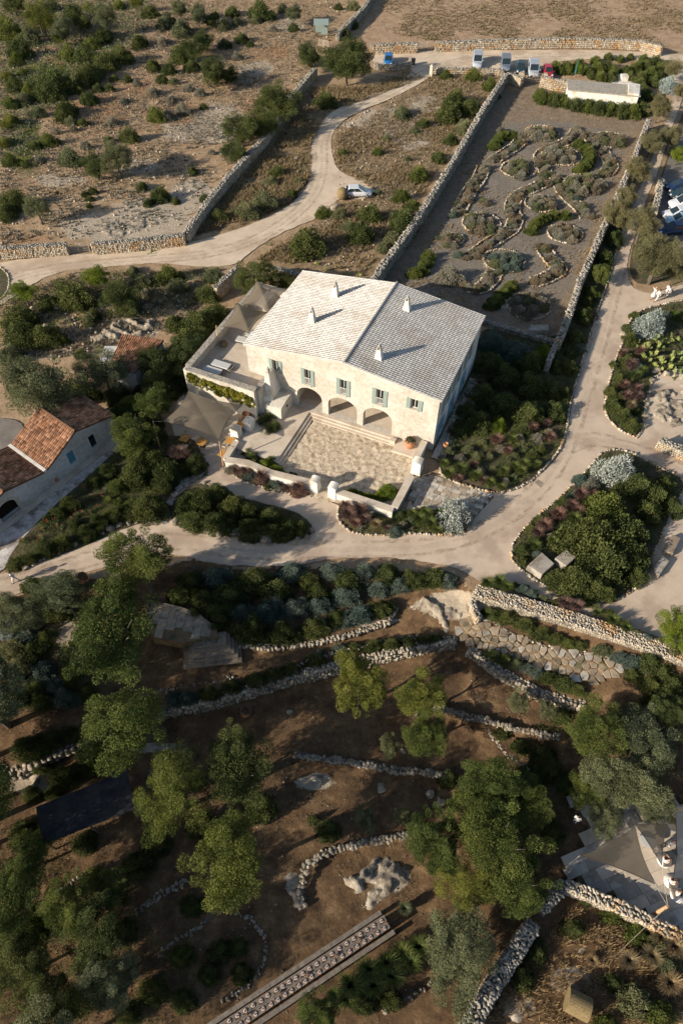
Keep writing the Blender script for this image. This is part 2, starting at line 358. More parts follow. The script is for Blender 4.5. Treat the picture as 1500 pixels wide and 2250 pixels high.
orange=blob([(50,525,75,16),(600,110,60,25),(1450,760,60,60),(1300,950,50,15),(200,230,120,80),(150,140,80,30),(400,250,80,40),(560,240,30,40),(300,190,60,30)])
moss=blob([(260,1100,130,50),(200,1190,120,30),(100,170,150,60),(60,320,60,100)])
d=fbm(GXm,GYm,1.6,9,4)*.10+fbm(GXm,GYm,.35,11,3)*.12
onplat=(h0(GXm,GYm)>-.02)
Z=np.where(onplat,-.055+np.clip(d*.45,-.11,.045),Z+d*.8)
far=np.hypot(GXm,GYm-60)>300; Z=np.where(far,-.5,Z)
ny,nx=GXm.shape; V=np.stack([GXm,GYm,Z],-1).reshape(-1,3)
ii=(np.arange(ny-1)[:,None]*nx+np.arange(nx-1)[None,:]).reshape(-1); F=np.stack([ii,ii+1,ii+nx+1,ii+nx],-1)
m,n,b=new_mat('open_ground'); v=pos(n)
def att(a): t=n.nodes.new('ShaderNodeAttribute'); t.attribute_name=a; return t.outputs['Fac']
def soft(a,sc=2.5,lo=.35,hi=.65):
    q=n.nodes.new('ShaderNodeMath'); q.operation='ADD'; n.links.new(att(a),q.inputs[0])
    k=n.nodes.new('ShaderNodeMath'); k.operation='MULTIPLY_ADD'; n.links.new(noise(n,sc,7,.7,v),k.inputs[0]); k.inputs[1].default_value=1.1; k.inputs[2].default_value=-.55
    n.links.new(k.outputs[0],q.inputs[1]); return ramp(n,q.outputs[0],[(lo,(0,0,0)),(hi,(1,1,1))])
col=ramp(n,noise(n,.55,9,.7,v),[(.33,(.225,.148,.082)),(.5,(.33,.228,.138)),(.68,(.41,.30,.195))])
col=mixc(n,ramp(n,noise(n,3.2,7,.75,v),[(.60,(0,0,0)),(.70,(.7,.7,.7))]),col,(.43,.355,.27))
col=mixc(n,ramp(n,noise(n,.22,6,.7,v),[(.56,(0,0,0)),(.72,(.7,.7,.7))]),col,(.20,.15,.095))
col=mixc(n,soft('orange',1.,.3,.9),col,ramp(n,noise(n,1.5,6,.7,v),[(.35,(.29,.165,.085)),(.7,(.36,.23,.135))]))
col=mixc(n,soft('field',1.),col,ramp(n,noise(n,.5,9,.75,v),[(.35,(.26,.17,.105)),(.52,(.345,.24,.155)),(.68,(.42,.32,.21))]))
col=mixc(n,soft('dryg',1.,.35,.9),col,ramp(n,noise(n,1.1,8,.75,v),[(.35,(.12,.085,.045)),(.6,(.25,.18,.105)),(.7,(.33,.27,.19))]))
col=mixc(n,soft('gard',1.),col,ramp(n,noise(n,.9,8,.75,v),[(.38,(.17,.13,.09)),(.66,(.26,.20,.14))]))
col=mixc(n,soft('grav',1.2),col,ramp(n,noise(n,7,6,.8,v),[(.36,(.125,.107,.085)),(.64,(.24,.208,.17))]))
col=mixc(n,soft('red',1.,.4,.6),col,ramp(n,noise(n,.7,9,.75,v),[(.33,(.055,.036,.022)),(.52,(.13,.08,.043)),(.70,(.235,.155,.085))]))
col=mixc(n,soft('moss',1.,.5,.9),col,(.10,.11,.025))
col=mixc(n,soft('white',1.6,.45,.62),col,ramp(n,noise(n,2.4,8,.75,v),[(.33,(.27,.215,.155)),(.5,(.38,.315,.235)),(.7,(.47,.405,.315))]))
n.links.new(col,b.inputs['Base Color']); b.inputs['Roughness'].default_value=1.; b.inputs['Specular IOR Level'].default_value=.1
bp=bump(n,b,noise(n,2.2,8,.75,v),.8,.16); bump(n,b,noise(n,12,5,.8,v),.6,.05,bp)
me=np_mesh('ground',V,F,m,smooth=True)
for nm,arr in (('field',field),('red',redz),('grav',grav),('gard',gard),('dryg',dryg),('white',white),('orange',orange),('moss',moss)):
    a=me.attributes.new(nm,'FLOAT','POINT'); a.data.foreach_set('value',arr.astype(np.float32).ravel())
struct(link('ground',me),'rolling dry ground from the stony scrub hillside down to the red terraces')
# ---------------- roads and paths ----------------
def rd(name,px,z,m,lab): 
    o,P=sheet(name,px,z,m,jag=.09); struct(o,lab); return P
rd('gravel_road',[(-160,600),(0,577),(60,568),(150,560),(205,558),(410,536),(500,511),(560,490),(620,462),(662,430),(683,395),(686,350),(683,318),(692,288),(722,250),(762,228),(800,210),(860,188),(898,166),(908,148),(840,148),(818,135),(812,114),(940,112),(1200,109),(1400,112),(1500,121),(1600,125),(1600,140),(1480,132),(1215,128),(1206,166),(1120,160),(960,155),(942,172),(862,216),(792,242),(745,270),(727,300),(729,340),(738,368),(765,388),(830,402),(838,425),(790,440),(745,432),(700,480),(640,501),(580,532),(540,562),(520,582),(450,587),(400,582),(340,577),(290,582),(160,593),(110,602),(60,632),(12,665),(0,672),(-160,730)],.024,M_road,'pale gravel track winding down from the upper parking to the left')
rd('gravel_path',[(1486,140),(1478,215),(1450,300),(1422,370),(1397,430),(1380,480),(1352,560),(1332,640),(1308,700),(1290,760),(1270,830),(1256,880),(1247,950),(1232,990),(1202,1030),(1150,1072),(1085,1087),(1050,1072),(960,1040),(915,1045),(905,1090),(880,1140),(735,1110),(690,1090),(540,1045),(500,1015),(492,955),(440,1010),(430,1060),(380,1080),(372,1140),(350,1143),(290,1155),(230,1180),(150,1215),(80,1240),(40,1255),(-200,1290),(-200,1420),(0,1318),(60,1295),(140,1268),(215,1252),(300,1225),(400,1215),(450,1236),(540,1244),(620,1244),(690,1236),(740,1226),(850,1223),(950,1236),(1010,1250),(1042,1268),(1060,1284),(1110,1288),(1160,1302),(1250,1335),(1330,1362),(1450,1400),(1700,1480),(1900,1500),(1900,900),(1900,600),(1500,620),(1440,645),(1400,640),(1380,620),(1376,580),(1385,540),(1400,500),(1420,430),(1448,370),(1470,290),(1500,215),(1520,140)],.02,M_path,'pinkish gravel path running round the house and down to the left')
def edging(name,lab,P,size=.15,mt=M_stone,z=0.,closed=True,hgt=None,parent=None,flatz=None,dens=1.,cat='stone edging'):
    if closed: P=list(P)+[P[0]]
    Q=resample(P,size*1.9/dens); cen=[];half=[];az=[]
    for i,p in enumerate(Q[:-1]):
        d_=Q[i+1]-p; a=math.atan2(d_[1],d_[0]); s=size*random.uniform(.65,1.25)
        zz=(float(h0(p[0],p[1])) if flatz is None else flatz)+z
        cen.append((p[0]+random.uniform(-.06,.06),p[1]+random.uniform(-.06,.06),zz+s*.45)); half.append((s*.95,s*random.uniform(.7,1.),s*random.uniform(.6,.95) if not hgt else hgt)); az.append(a+random.uniform(-.5,.5))
    o=link(name,stones_mesh(name,cen,half,az,mt,.3,.2),parent)
    if parent is None: tag(o,lab,cat)
    o['kind']='stuff'
    return o
BEDS={}
def bed(key,px,lab,edge='row of small pale stones edging ',es=.14,z=.05,skip=None):
    o,P=sheet('planting_bed',px,z,M_bed,jag=.05); struct(o,lab); BEDS[key]=P
    E=P if skip is None else [p for p in P if not skip(*p)]
    if edge: edging('stone_edging',edge+lab,E,es,closed=skip is None)
bed('island',[(1325,990),(1280,1042),(1232,1092),(1182,1132),(1142,1170),(1122,1203),(1124,1232),(1150,1257),(1190,1283),(1250,1310),(1330,1325),(1395,1300),(1440,1210),(1475,1120),(1503,1075),(1500,1050),(1440,1025),(1400,1000),(1360,985)],'the big teardrop bed right of the courtyard')
bed('left_mound',[(372,1143),(376,1110),(400,1078),(432,1060),(458,1065),(520,1090),(600,1110),(652,1125),(686,1150),(687,1172),(668,1186),(560,1184),(440,1165)],'the long bed of rosemary mounds before the gate',edge=None)
bed('wall_left',[(492,1018),(500,1005),(560,1020),(620,1042),(690,1075),(690,1092),(640,1085),(580,1070),(525,1056)],'the narrow bed under the left courtyard wall',es=.1)
bed('wall_right',[(740,1108),(742,1140),(762,1166),(800,1177),(900,1172),(1000,1175),(1030,1165),(1036,1140),(1000,1128),(930,1115),(880,1125),(780,1105)],'the bed curving under the right courtyard wall')
bed('side_yard',[(958,1038),(1000,1060),(1060,1078),(1110,1084),(1150,1068),(1200,1027),(1229,988),(1243,950),(1252,880),(1268,830),(1288,760),(1305,700),(1328,640),(1350,560),(1376,480),(1393,430),(1350,440),(1250,690),(1235,750),(1060,712),(1048,760),(1000,880),(985,960)],'the shaded side garden right of the house')
bed('right_top',[(1326,902),(1332,862),(1347,802),(1367,752),(1377,712),(1402,682),(1452,669),(1500,658),(1620,650),(1640,820),(1500,812),(1440,820),(1418,870),(1408,965),(1380,955),(1342,932)],'the bed with the silver bush at the path fork')
bed('left_lane',[(20,1262),(12,1235),(60,1170),(120,1110),(180,1060),(232,1010),(280,970),(420,950),(452,1010),(425,1035),(380,1075),(355,1125),(350,1143),(290,1154),(228,1178),(150,1213),(80,1238)],'the aloe and shrub bank beside the cottage lane',edge=None)
bed('round_left',[(-30,575),(10,590),(22,612),(20,640),(-10,668),(-80,660)],'the small round bed at the far left bend',es=.13)
P_,_=sheet('garden_strip',[(1440,420),(1470,330),(1500,240),(1560,150),(1600,400),(1540,600),(1470,615),(1400,628),(1380,600),(1388,540),(1404,500)],.045,M_bed,jag=.05); struct(P_,'planted strip between the upper path and the car park')
# tarmac car park
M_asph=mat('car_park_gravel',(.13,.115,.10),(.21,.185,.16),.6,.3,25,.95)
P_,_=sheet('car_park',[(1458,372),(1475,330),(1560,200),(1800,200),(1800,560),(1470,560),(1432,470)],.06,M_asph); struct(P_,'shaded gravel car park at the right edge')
P_,_=sheet('cobbled_lane',[(-200,1240),(-200,1350),(0,1262),(20,1235),(60,1170),(120,1110),(182,1058),(235,1008),(285,968),(255,905),(240,925),(252,966),(150,1040),(62,1108),(14,1148),(-60,1200)],.03,M_lane,jag=.05); struct(P_,'rough pale rock lane running along the cottage wall')
P_,_=sheet('cafe_terrace',[(440,1030),(500,1010),(560,980),(560,900),(560,860),(420,850),(390,880),(375,930),(390,975),(430,990),(455,1000)],.034,M_terr,jag=.02,sm=False); struct(P_,'pale paved cafe terrace under the big shade sail')
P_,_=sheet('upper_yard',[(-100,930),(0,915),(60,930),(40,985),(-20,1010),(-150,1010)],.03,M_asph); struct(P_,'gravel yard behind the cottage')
# ---------------- wheel tracks and loose grit on the tracks ----------------
def faint(name,c,cov):
    m,n,b=new_mat(name); v=pos(n); n.links.new(mixc(n,noise(n,2.,6,.7,v),tuple(x*.85 for x in c),c),b.inputs['Base Color']); b.inputs['Roughness'].default_value=1.
    tr=n.nodes.new('ShaderNodeBsdfTransparent'); x=n.nodes.new('ShaderNodeMixShader'); n.links.new(ramp(n,noise(n,1.1,8,.75,v),[(cov-.12,(0,0,0)),(cov+.16,(.75,.75,.75))]),x.inputs[0])
    n.links.new(tr.outputs[0],x.inputs[1]); n.links.new(b.outputs[0],x.inputs[2]); n.links.new(x.outputs[0],n.nodes['Material Output'].inputs[0]); return m
M_rut=faint('packed_wheel_track',(.365,.28,.195),.56); M_mid=faint('loose_pale_grit',(.62,.52,.40),.55)
def tracks(px,lab):
    P=smooth_poly([np.array(flat(*p)) for p in px],False,3); P=resample(P,.7)
    for off,w_,m,z,nm in ((-.85,.42,M_rut,.036,'wheel_track'),(.85,.42,M_rut,.036,'wheel_track'),(0,.5,M_mid,.040,'grit_strip')):
        L=[];Rr=[]
        for i,p in enumerate(P):
            d_=P[min(i+1,len(P)-1)]-P[max(i-1,0)]; d_=d_/np.linalg.norm(d_); nr=np.array([-d_[1],d_[0]]); wb=w_/2*random.uniform(.6,1.2); o=off+random.uniform(-.06,.06); L.append(p+nr*(o+wb)); Rr.append(p+nr*(o-wb))
        n=len(P); struct(MB().add([(*p,z) for p in Rr]+[(*p,z) for p in L],[(i,i+1,n+i+1,n+i) for i in range(n-1)]).obj(nm,m),('pale loose grit between the wheel tracks of the ' if off==0 else 'faint wheel track worn into the ')+lab)
tracks([(0,622),(100,590),(300,572),(450,562),(560,530),(640,480),(690,430),(708,370),(704,310),(725,270),(790,235),(860,203),(930,160),(1000,130),(1200,120),(1420,118)],'gravel road')
tracks([(1482,240),(1450,330),(1412,430),(1378,530),(1350,620),(1325,720),(1290,830),(1260,930),(1230,1010),(1170,1090),(1080,1160),(950,1205),(750,1208),(560,1215),(420,1190),(300,1190),(180,1235),(60,1275),(-40,1300)],'gravel path')
tracks([(1240,985),(1300,960),(1380,985),(1460,1010),(1530,1060)],'right branch of the path')
# ---------------- dry stone walls ----------------
def sweep_core(P,th,z0,z1):
    b=MB(); n=len(P); Lf=[];Rt=[]
    for i,p in enumerate(P):
        d_=(P[min(i+1,n-1)]-P[max(i-1,0)]); d_=d_/np.linalg.norm(d_); nr=np.array([-d_[1],d_[0]])*th/2
        Lf.append(p+nr); Rt.append(p-nr)
    for i in range(n-1):
        b.hexa([(*Rt[i],z0[i]),(*Rt[i+1],z0[i+1]),(*Lf[i+1],z0[i+1]),(*Lf[i],z0[i])],[(*Rt[i],z1[i]),(*Rt[i+1],z1[i+1]),(*Lf[i+1],z1[i+1]),(*Lf[i],z1[i])])
    return b
def dry_wall(label,pts,h,th,m=None,top=None,sz=.17,z0=None,group=None,cap=True,faces=(1,-1),lean=0.,world=False):
    """pts: photo positions of the wall's top; z0 base height or None to follow the ground"""
    m=m or M_stone; top=top or M_stoneg
    if world: P=[np.array(p,float) for p in pts]
    else:
        P=[]
        for p in pts:
            if z0 is None: x,y,_=G(*p,h); P.append(np.array([x,y]))
            else: P.append(np.array(flat(*p,z0+h)))
    P=resample(P,1.5); zb=[float(h0(*p)) if z0 is None else z0 for p in P]
    t=thing('dry_stone_wall',label,'wall',(float(P[0][0]),float(P[0][1]),zb[0]),group=group); ofs=np.array([P[0][0],P[0][1],zb[0]])
    core=sweep_core([p-ofs[:2] for p in P],th*.8,[z-.4-ofs[2] for z in zb],[z+h*.95-ofs[2] for z in zb]).obj('rubble_core',M_core,t)
    Q=np.array(P); seg=np.linalg.norm(np.diff(Q,axis=0),axis=1); cum=np.r_[0,np.cumsum(seg)]; L=cum[-1]
    def at(s):
        s=min(max(s,0),L-1e-6); i=min(int(np.searchsorted(cum,s,'right'))-1,len(seg)-1); f=(s-cum[i])/seg[i]; d_=(Q[i+1]-Q[i])/seg[i]
        return Q[i]+(Q[i+1]-Q[i])*f,d_,zb[i]+(zb[i+1]-zb[i])*f
    cen=[];half=[];az=[]
    rows=max(1,int(h/(sz*1.35))); rh=h/rows
    for sd_ in faces:
        for r in range(rows):
            s=random.uniform(0,sz)
            while s<L:
                ln=sz*random.uniform(.7,1.5); p,d_,zz=at(s+ln/2); nr=np.array([-d_[1],d_[0]])*sd_
                q=p+nr*(th/2-.06+random.uniform(-.03,.035)); cen.append((*(q-ofs[:2]),zz+rh*(r+.5)-ofs[2]+random.uniform(-.02,.02)))
                half.append((ln*.52,.11,rh*.50)); az.append(math.atan2(d_[1],d_[0])+random.uniform(-.1,.1)); s+=ln*1.02
    for e in (0,1):
        p,d_,zz=at(L*e)
        for r in range(rows):
            for k in range(max(1,int(th/(sz*1.6)))):
                nr=np.array([-d_[1],d_[0]])*((k+.5)/max(1,int(th/(sz*1.6)))-.5)*th
                q=p+nr+d_*(.02 if e else -.02); cen.append((*(q-ofs[:2]),zz+rh*(r+.5)-ofs[2])); half.append((.1,sz*.8,rh*.5)); az.append(math.atan2(d_[1],d_[0]))
    link('face_stones',stones_mesh('face_stones',cen,half,az,m,.2,.06),t)['kind']='stuff'
    if cap:
        cen=[];half=[];az=[]; s=0; nn=max(2,round(th/(sz*1.5)))
        while s<L:
            ln=sz*random.uniform(.6,1.1)
            for k in range(nn):
                p,d_,zz=at(s+ln/2+random.uniform(-.04,.04)); w_=th/nn
                q=p+np.array([-d_[1],d_[0]])*((k+.5+random.uniform(-.45,.45))/nn-.5)*(th+.02)+d_*random.uniform(-.5,.5)*ln
                cen.append((*(q-ofs[:2]),zz+h-ofs[2]+random.uniform(-.03,.05))); half.append((ln*random.uniform(.4,.8),w_*random.uniform(.4,.75),random.uniform(.07,.12))); az.append(math.atan2(d_[1],d_[0])+random.uniform(-1.3,1.3))
            s+=ln
        link('coping_stones',stones_mesh('coping_stones',cen,half,az,top,.25,.1),t)['kind']='stuff'
    return t
dry_wall('long grey wall climbing from the road corner past the hillside trees',[(407,512),(455,445),(500,388),(580,302),(640,210),(692,150)],1.4,.8,top=M_stoneg)
dry_wall('grey wall climbing from the big round tree to the top edge',[(742,72),(765,50),(800,15),(835,-40)],1.4,.8,M_stoneg)
dry_wall('ochre wall left of the gate on the lower gravel road',[(-120,556),(0,545),(70,540),(145,536)],1.5,.7,M_stone)
dry_wall('ochre wall between the lower road gate and the wall corner',[(201,535),(300,527),(404,515)],1.5,.7,M_stone)
dry_wall('pale ochre wall left of the field gate by the blue car',[(815,98),(870,96),(917,95)],1.6,.7,M_stone,sz=.22)
dry_wall('long curved ochre wall along the upper road below the brown field',[(957,93),(1050,89),(1150,86),(1260,84),(1350,86),(1410,90),(1440,97),(1455,103)],1.6,.7,M_stone,sz=.22)
dry_wall('low wall in front of the blue car beside the road',[(822,140),(870,143),(903,136)],.9,.5,M_stone,sz=.22)
dry_wall('low pale wall before the row of parked vans',[(950,150),(1010,150),(1060,151),(1105,154)],.9,.6,M_stone,sz=.2)
dry_wall('long grey wall along the left side of the labyrinth garden',[(1112,162),(1060,240),(1000,345),(960,410),(925,465),(893,512),(850,570),(812,624)],1.7,.75,M_stoneg,sz=.2)
dry_wall('long wall along the right side of the labyrinth garden',[(1425,262),(1395,340),(1350,445),(1310,535),(1275,615),(1250,690),(1228,745)],1.7,.7,M_stone,sz=.2)
dry_wall('short wall between the labyrinth gate and the left garden wall',[(1115,160),(1135,167),(1146,172)],1.5,.6,M_stone,sz=.2)
dry_wall('tall pale wall right of the labyrinth gate',[(1190,168),(1220,174),(1250,178)],1.8,.6,M_stone,sz=.2)
dry_wall('low retaining wall between the labyrinth garden and the shaded yard',[(1062,704),(1120,722),(1180,738),(1222,750)],.6,.45,M_stoneg)
dry_wall('short stub wall ending in the shade below the garden corner',[(1222,752),(1212,775),(1203,800)],1.3,.5,M_stoneg)
dry_wall('short wall left of the upper shade sails',[(474,632),(498,608),(522,586)],1.8,.6,M_stone)
dry_wall('wall behind the trees at the back of the upper terrace',[(560,586),(590,586),(625,593),(655,602)],1.8,.6,M_stone)
dry_wall('wall of the car park beside the upper path',[(1453,391),(1447,425),(1437,466)],1.2,.8,M_stone,sz=.2)
dry_wall('short ochre wall at the right edge below the rock garden',[(1450,966),(1475,976),(1520,996)],1.1,.8,M_stone)
dry_wall('long thick pale wall descending right below the gravel path',[(1046,1296),(1110,1316),(1240,1352),(1370,1396),(1520,1446),(1600,1475)],1.5,1.3,M_stonew,M_stone,sz=.125,z0=-1.15)
dry_wall('short end wall of the thick pale wall beside the slab steps',[(1046,1298),(1040,1330),(1052,1356)],1.1,.5,M_stone,z0=-1.2)
# retaining walls of the terraces
def retain(label,px,D,th=.6,m=M_stonew,sz=.2):
    P=[np.array(G(*p)[:2]) for p in px]
    P=resample(P,1.5); z0=float(np.mean([h0(*p) for p in P]))
    return dry_wall(label,P,D+.08,th,m,m,sz=sz,world=True) if False else _ret(label,P,D,th,m,sz)
def _ret(label,P,D,th,m,sz):
    t=thing('retaining_wall',label,'wall',(float(P[0][0]),float(P[0][1]),float(h0(*P[0]))-D)); ofs=np.array([P[0][0],P[0][1],float(h0(*P[0]))-D])
    zb=[float(h0(*p)) for p in P]
    sweep_core([p-ofs[:2] for p in P],th*.75,[z-D-.3-ofs[2] for z in zb],[z-ofs[2]-.02 for z in zb]).obj('rubble_core',M_core,t)
    cen=[];half=[];az=[]; rows=max(1,round(D/(sz*1.5))); rh=(D+.08)/rows
    Q=resample(P,sz*1.6)
    for i in range(len(Q)-1):
        d_=Q[i+1]-Q[i]; a=math.atan2(d_[1],d_[0]); d_=d_/np.linalg.norm(d_); nr=np.array([d_[1],-d_[0]]); zz=float(h0(*Q[i]))
        for r in range(rows):
            f=1-r/rows; q=Q[i]+nr*(th/2-.08+.12*f+random.uniform(-.06,.06))+d_*random.uniform(-.08,.08)
            cen.append((*(q-ofs[:2]),zz-D+rh*(r+.5)-ofs[2])); half.append((sz*random.uniform(.6,1.15),.18,rh*random.uniform(.45,.62))); az.append(a+random.uniform(-.4,.4))
        for k in range(3):
            q=Q[i]+nr*(k-1)*th*.36+d_*random.uniform(-.12,.12); cen.append((*(q-ofs[:2]),zz-ofs[2]+random.uniform(-.08,.06))); half.append((sz*random.uniform(.45,.95),th*random.uniform(.16,.27),.1)); az.append(a+random.uniform(-.8,.8))
    link('face_stones',stones_mesh('face_stones',cen,half,az,m,.28,.14),t)['kind']='stuff'; return t
retain('tall white rubble retaining wall across the middle terraces',[(330,1562),(380,1552),(450,1540),(560,1508),(640,1482),(730,1462),(850,1432),(960,1408),(1005,1402)],1.3)
retain('white rubble wall under the shrub hedge beside the flagstone path',[(1035,1425),(1100,1472),(1190,1522),(1290,1548)],.9)
retain('rocky grey bank wall at the lower left',[(-60,1700),(40,1690),(120,1650),(200,1620),(250,1600)],.9,.8,M_rock,.28)
retain('low stone kerb wall under the silver shrub bank',[(520,1415),(600,1420),(680,1412),(760,1395),(850,1365),(870,1330)],.35,.3)
# single-row walls of big stones: each stone is a part
def blob_mesh(name,m,seed,sq=(1,1,.7),amp=.22,sub=2):
    import bmesh
    bm=bmesh.new(); bmesh.ops.create_icosphere(bm,subdivisions=sub,radius=1); r=np.random.default_rng(seed)
    th=r.uniform(0,2*PI,(5,3)); dr=r.normal(0,1,(5,3))
    pl=[Vector(r.normal(0,1,3)).normalized() for _ in range(7)]; pd=r.uniform(.55,.9,7)
    for v_ in bm.verts:
        c=v_.co.copy()
        for q,d_ in zip(pl,pd):
            k=c.dot(q)
            if k>d_: c-=q*(k-d_)*.85
        f=1+amp*.5*sum(math.sin(2.5*c.dot(Vector(dr[k]))+th[k][0]) for k in range(5))/2
        v_.co=Vector((c.x*sq[0]*f,c.y*sq[1]*f,c.z*sq[2]*f))
    me=bpy.data.meshes.new(name); bm.to_mesh(me); bm.free(); me.materials.append(m); return me
STONES=[blob_mesh('stone',M_stonew,100+k,(1,.8,.75),.2,1) for k in range(6)]
BOULD=[blob_mesh('boulder',M_rock,200+k,(1,.8,.7),.3,3) for k in range(6)]
def stone_row(label,px,step=.36,size=.26,two=False,drop=0.):
    P=resample([np.array(G(*p)[:2]) for p in px],step*.85); x0,y0=P[0]; z0=float(h0(x0,y0))
    t=thing('boulder_row_wall',label,'wall',(float(x0),float(y0),z0)); pts=[]
    for i,p in enumerate(P[:-1]):
        d_=P[i+1]-p; nr=np.array([-d_[1],d_[0]])/np.linalg.norm(d_)
        for k in ((-.13,.13) if two else (0,)): pts.append((p+nr*(k+random.uniform(-.1,.1)),math.atan2(d_[1],d_[0])))
    for i,(p,a) in enumerate(pts[:290]):
        o=link('stone',random.choice(STONES),t); s=size*.82*random.uniform(.6,1.3); o.scale=(s*random.uniform(.75,1.15),s*random.uniform(.85,1.35),s*random.uniform(.6,1.0))
        o.location=(p[0]-x0,p[1]-y0,float(h0(*p))-z0+s*.22-drop*.3); o.rotation_euler=(random.uniform(-.3,.3),random.uniform(-.3,.3),a+random.uniform(-.9,.9))
    cen=[];half=[];az=[]
    for p,a in pts:
        for k in range(2): cen.append((p[0]-x0+random.uniform(-.17,.17),p[1]-y0+random.uniform(-.17,.17),float(h0(*p))-z0+.02-drop*.3+random.uniform(0,.05))); q=random.uniform(.03,.11); half.append((q,q*.9,q*.7)); az.append(random.uniform(0,6))
    link('packing_stones',stones_mesh('packing_stones',cen,half,az,M_stonew,.3,.4),t)['kind']='stuff'
    return t
stone_row('row of big white stones across the red slope, middle of the photo',[(650,1656),(680,1664),(720,1668),(800,1680),(880,1693),(960,1700),(985,1704)],.38,.33,True,.2)
stone_row('hooked white stone row above the limestone outcrop',[(905,1832),(860,1842),(800,1852),(755,1862),(710,1876),(680,1895),(664,1925),(660,1960),(662,1985),(670,2000)],.38,.3,True,.2)
stone_row('stone row curling right under the grey olive terrace',[(955,1556),(1000,1566),(1060,1582),(1085,1590),(1130,1602),(1180,1612),(1235,1622)],.4,.3,True,.2)
stone_row('curved stone row round the dark bed left of the long table',[(520,2010),(550,2020),(572,2040),(583,2070),(582,2100),(568,2135),(545,2165),(520,2185),(480,2200)],.36,.2)
stone_row('faint stone row in deep shade left of the olive tree',[(300,2003),(340,1975),(380,1950),(416,1930)],.4,.24,True)
stone_row('second faint stone row in the shade below the first',[(350,2095),(400,2060),(440,2035),(470,2005)],.4,.2)
stone_row('short row of pale stones behind the grass clumps at the bottom',[(845,2222),(890,2195),(930,2170),(950,2150)],.4,.2)
stone_row('stone row along the upper left of the terraces below the mound',[(350,1520),(400,1508),(470,1500),(520,1485)],.4,.2)
stone_row('diagonal stone row descending beside the lower pine group',[(1075,1608),(1095,1640),(1120,1662),(1150,1680),(1165,1695)],.34,.2)
stone_row('low kerb of stones above the middle terrace hedge',[(620,1478),(680,1452),(740,1432),(830,1412),(900,1400),(970,1398)],.36,.17)
stone_row('kerb of pale stones along the flagstone path',[(1060,1350),(1110,1385),(1170,1410),(1230,1430),(1300,1440),(1360,1450),(1410,1475),(1450,1520)],.34,.2)
stone_row('scattered stone kerb left of the dark felt roof',[(120,1965),(150,1945),(180,1925),(215,1905)],.34,.16)
# freestanding walls bottom right
dry_wall('thick freestanding wall running to the bottom edge',[(1172,2030),(1120,2110),(1075,2180),(1030,2260),(1010,2300)],1.3,1.05,M_stonew,M_stoneg,sz=.17)
dry_wall('ochre wall under the wedding terrace at the bottom right',[(1245,1945),(1290,1962),(1350,1988),(1400,2010),(1450,2035),(1530,2075)],1.2,.8,M_stone,M_stone,sz=.18)
dry_wall('short stepped wall stub between the olive and the terrace wall',[(1188,1998),(1215,1970),(1238,1942)],1.1,.8,M_stonew,M_stoneg,sz=.17)
# ---------------- gates ----------------
def gate(label,p0,p1,h=1.3,z=0,curve=.25,leaves=2,name='wooden_gate'):
    a=np.array(flat(*p0,z)); b_=np.array(flat(*p1,z)); L=np.linalg.norm(b_-a); rz=math.atan2(*(b_-a)[::-1])
    t=thing(name,label,'gate',(a[0],a[1],z),rz)
    w_=L/leaves
    for k in range(leaves):
        x0=k*w_+.05; x1=(k+1)*w_-.05
        for x in (x0,x1): MB().tube([(x,0,.02),(x,.01,h+.1)],.05,6).obj('upright',M_gate,t)
        for r in range(6):
            zc=.15+r*h/6
            MB().tube([(x0+(x1-x0)*s,.0,zc+curve*(math.sin(PI*s)*(1 if k else 1)*.6-.1)) for s in (0,.25,.5,.75,1)],.03,5).obj('rail',M_gate,t)
    return t
gate('bleached branch gate standing open by the lower gravel road',(150,556),(200,553),1.4)
gate('pale curved branch gate in front of the white van',(1149,180),(1188,182),1.5)
gate('grey wooden gate of the brown field by the upper road',(918,108),(957,107),1.3)
gate('small branch gate at the far end of the curved wall',(1420,110),(1452,118),1.3,curve=.1,leaves=1)
gate('pale branch gate beside the round evergreen on the hill',(700,102),(722,108),1.3)
def pillar(label,px,h,s=.7,mt=M_plaster,cone=True,name='gate_pillar'):
    x,y=flat(*px); t=thing(name,label,'pillar',(x,y,0),-R(24)); q=s/2
    MB().hexa([(-q*1.1,-q*1.1,0),(q*1.1,-q*1.1,0),(q*1.1,q*1.1,0),(-q*1.1,q*1.1,0)],[(-q,-q,h),(q,-q,h),(q,q,h),(-q,q,h)]).obj('shaft',mt,t)
    MB().hexa([(-q-.05,-q-.05,h+.002),(q+.05,-q-.05,h+.002),(q+.05,q+.05,h+.002),(-q-.05,q+.05,h+.002)],[(-q*.6,-q*.6,h+.25),(q*.6,-q*.6,h+.25),(q*.6,q*.6,h+.25),(-q*.6,q*.6,h+.25)]).obj('cap',mt,t); return t
pillar('pale pillar at the road fork by the grass corner',(946,168),1.7,.5,M_terr)
pillar('left stone pillar of the labyrinth gate',(1143,183),1.6,1.0,M_stone)
pillar('right stone pillar of the labyrinth gate',(1194,187),1.7,.9,M_stone)
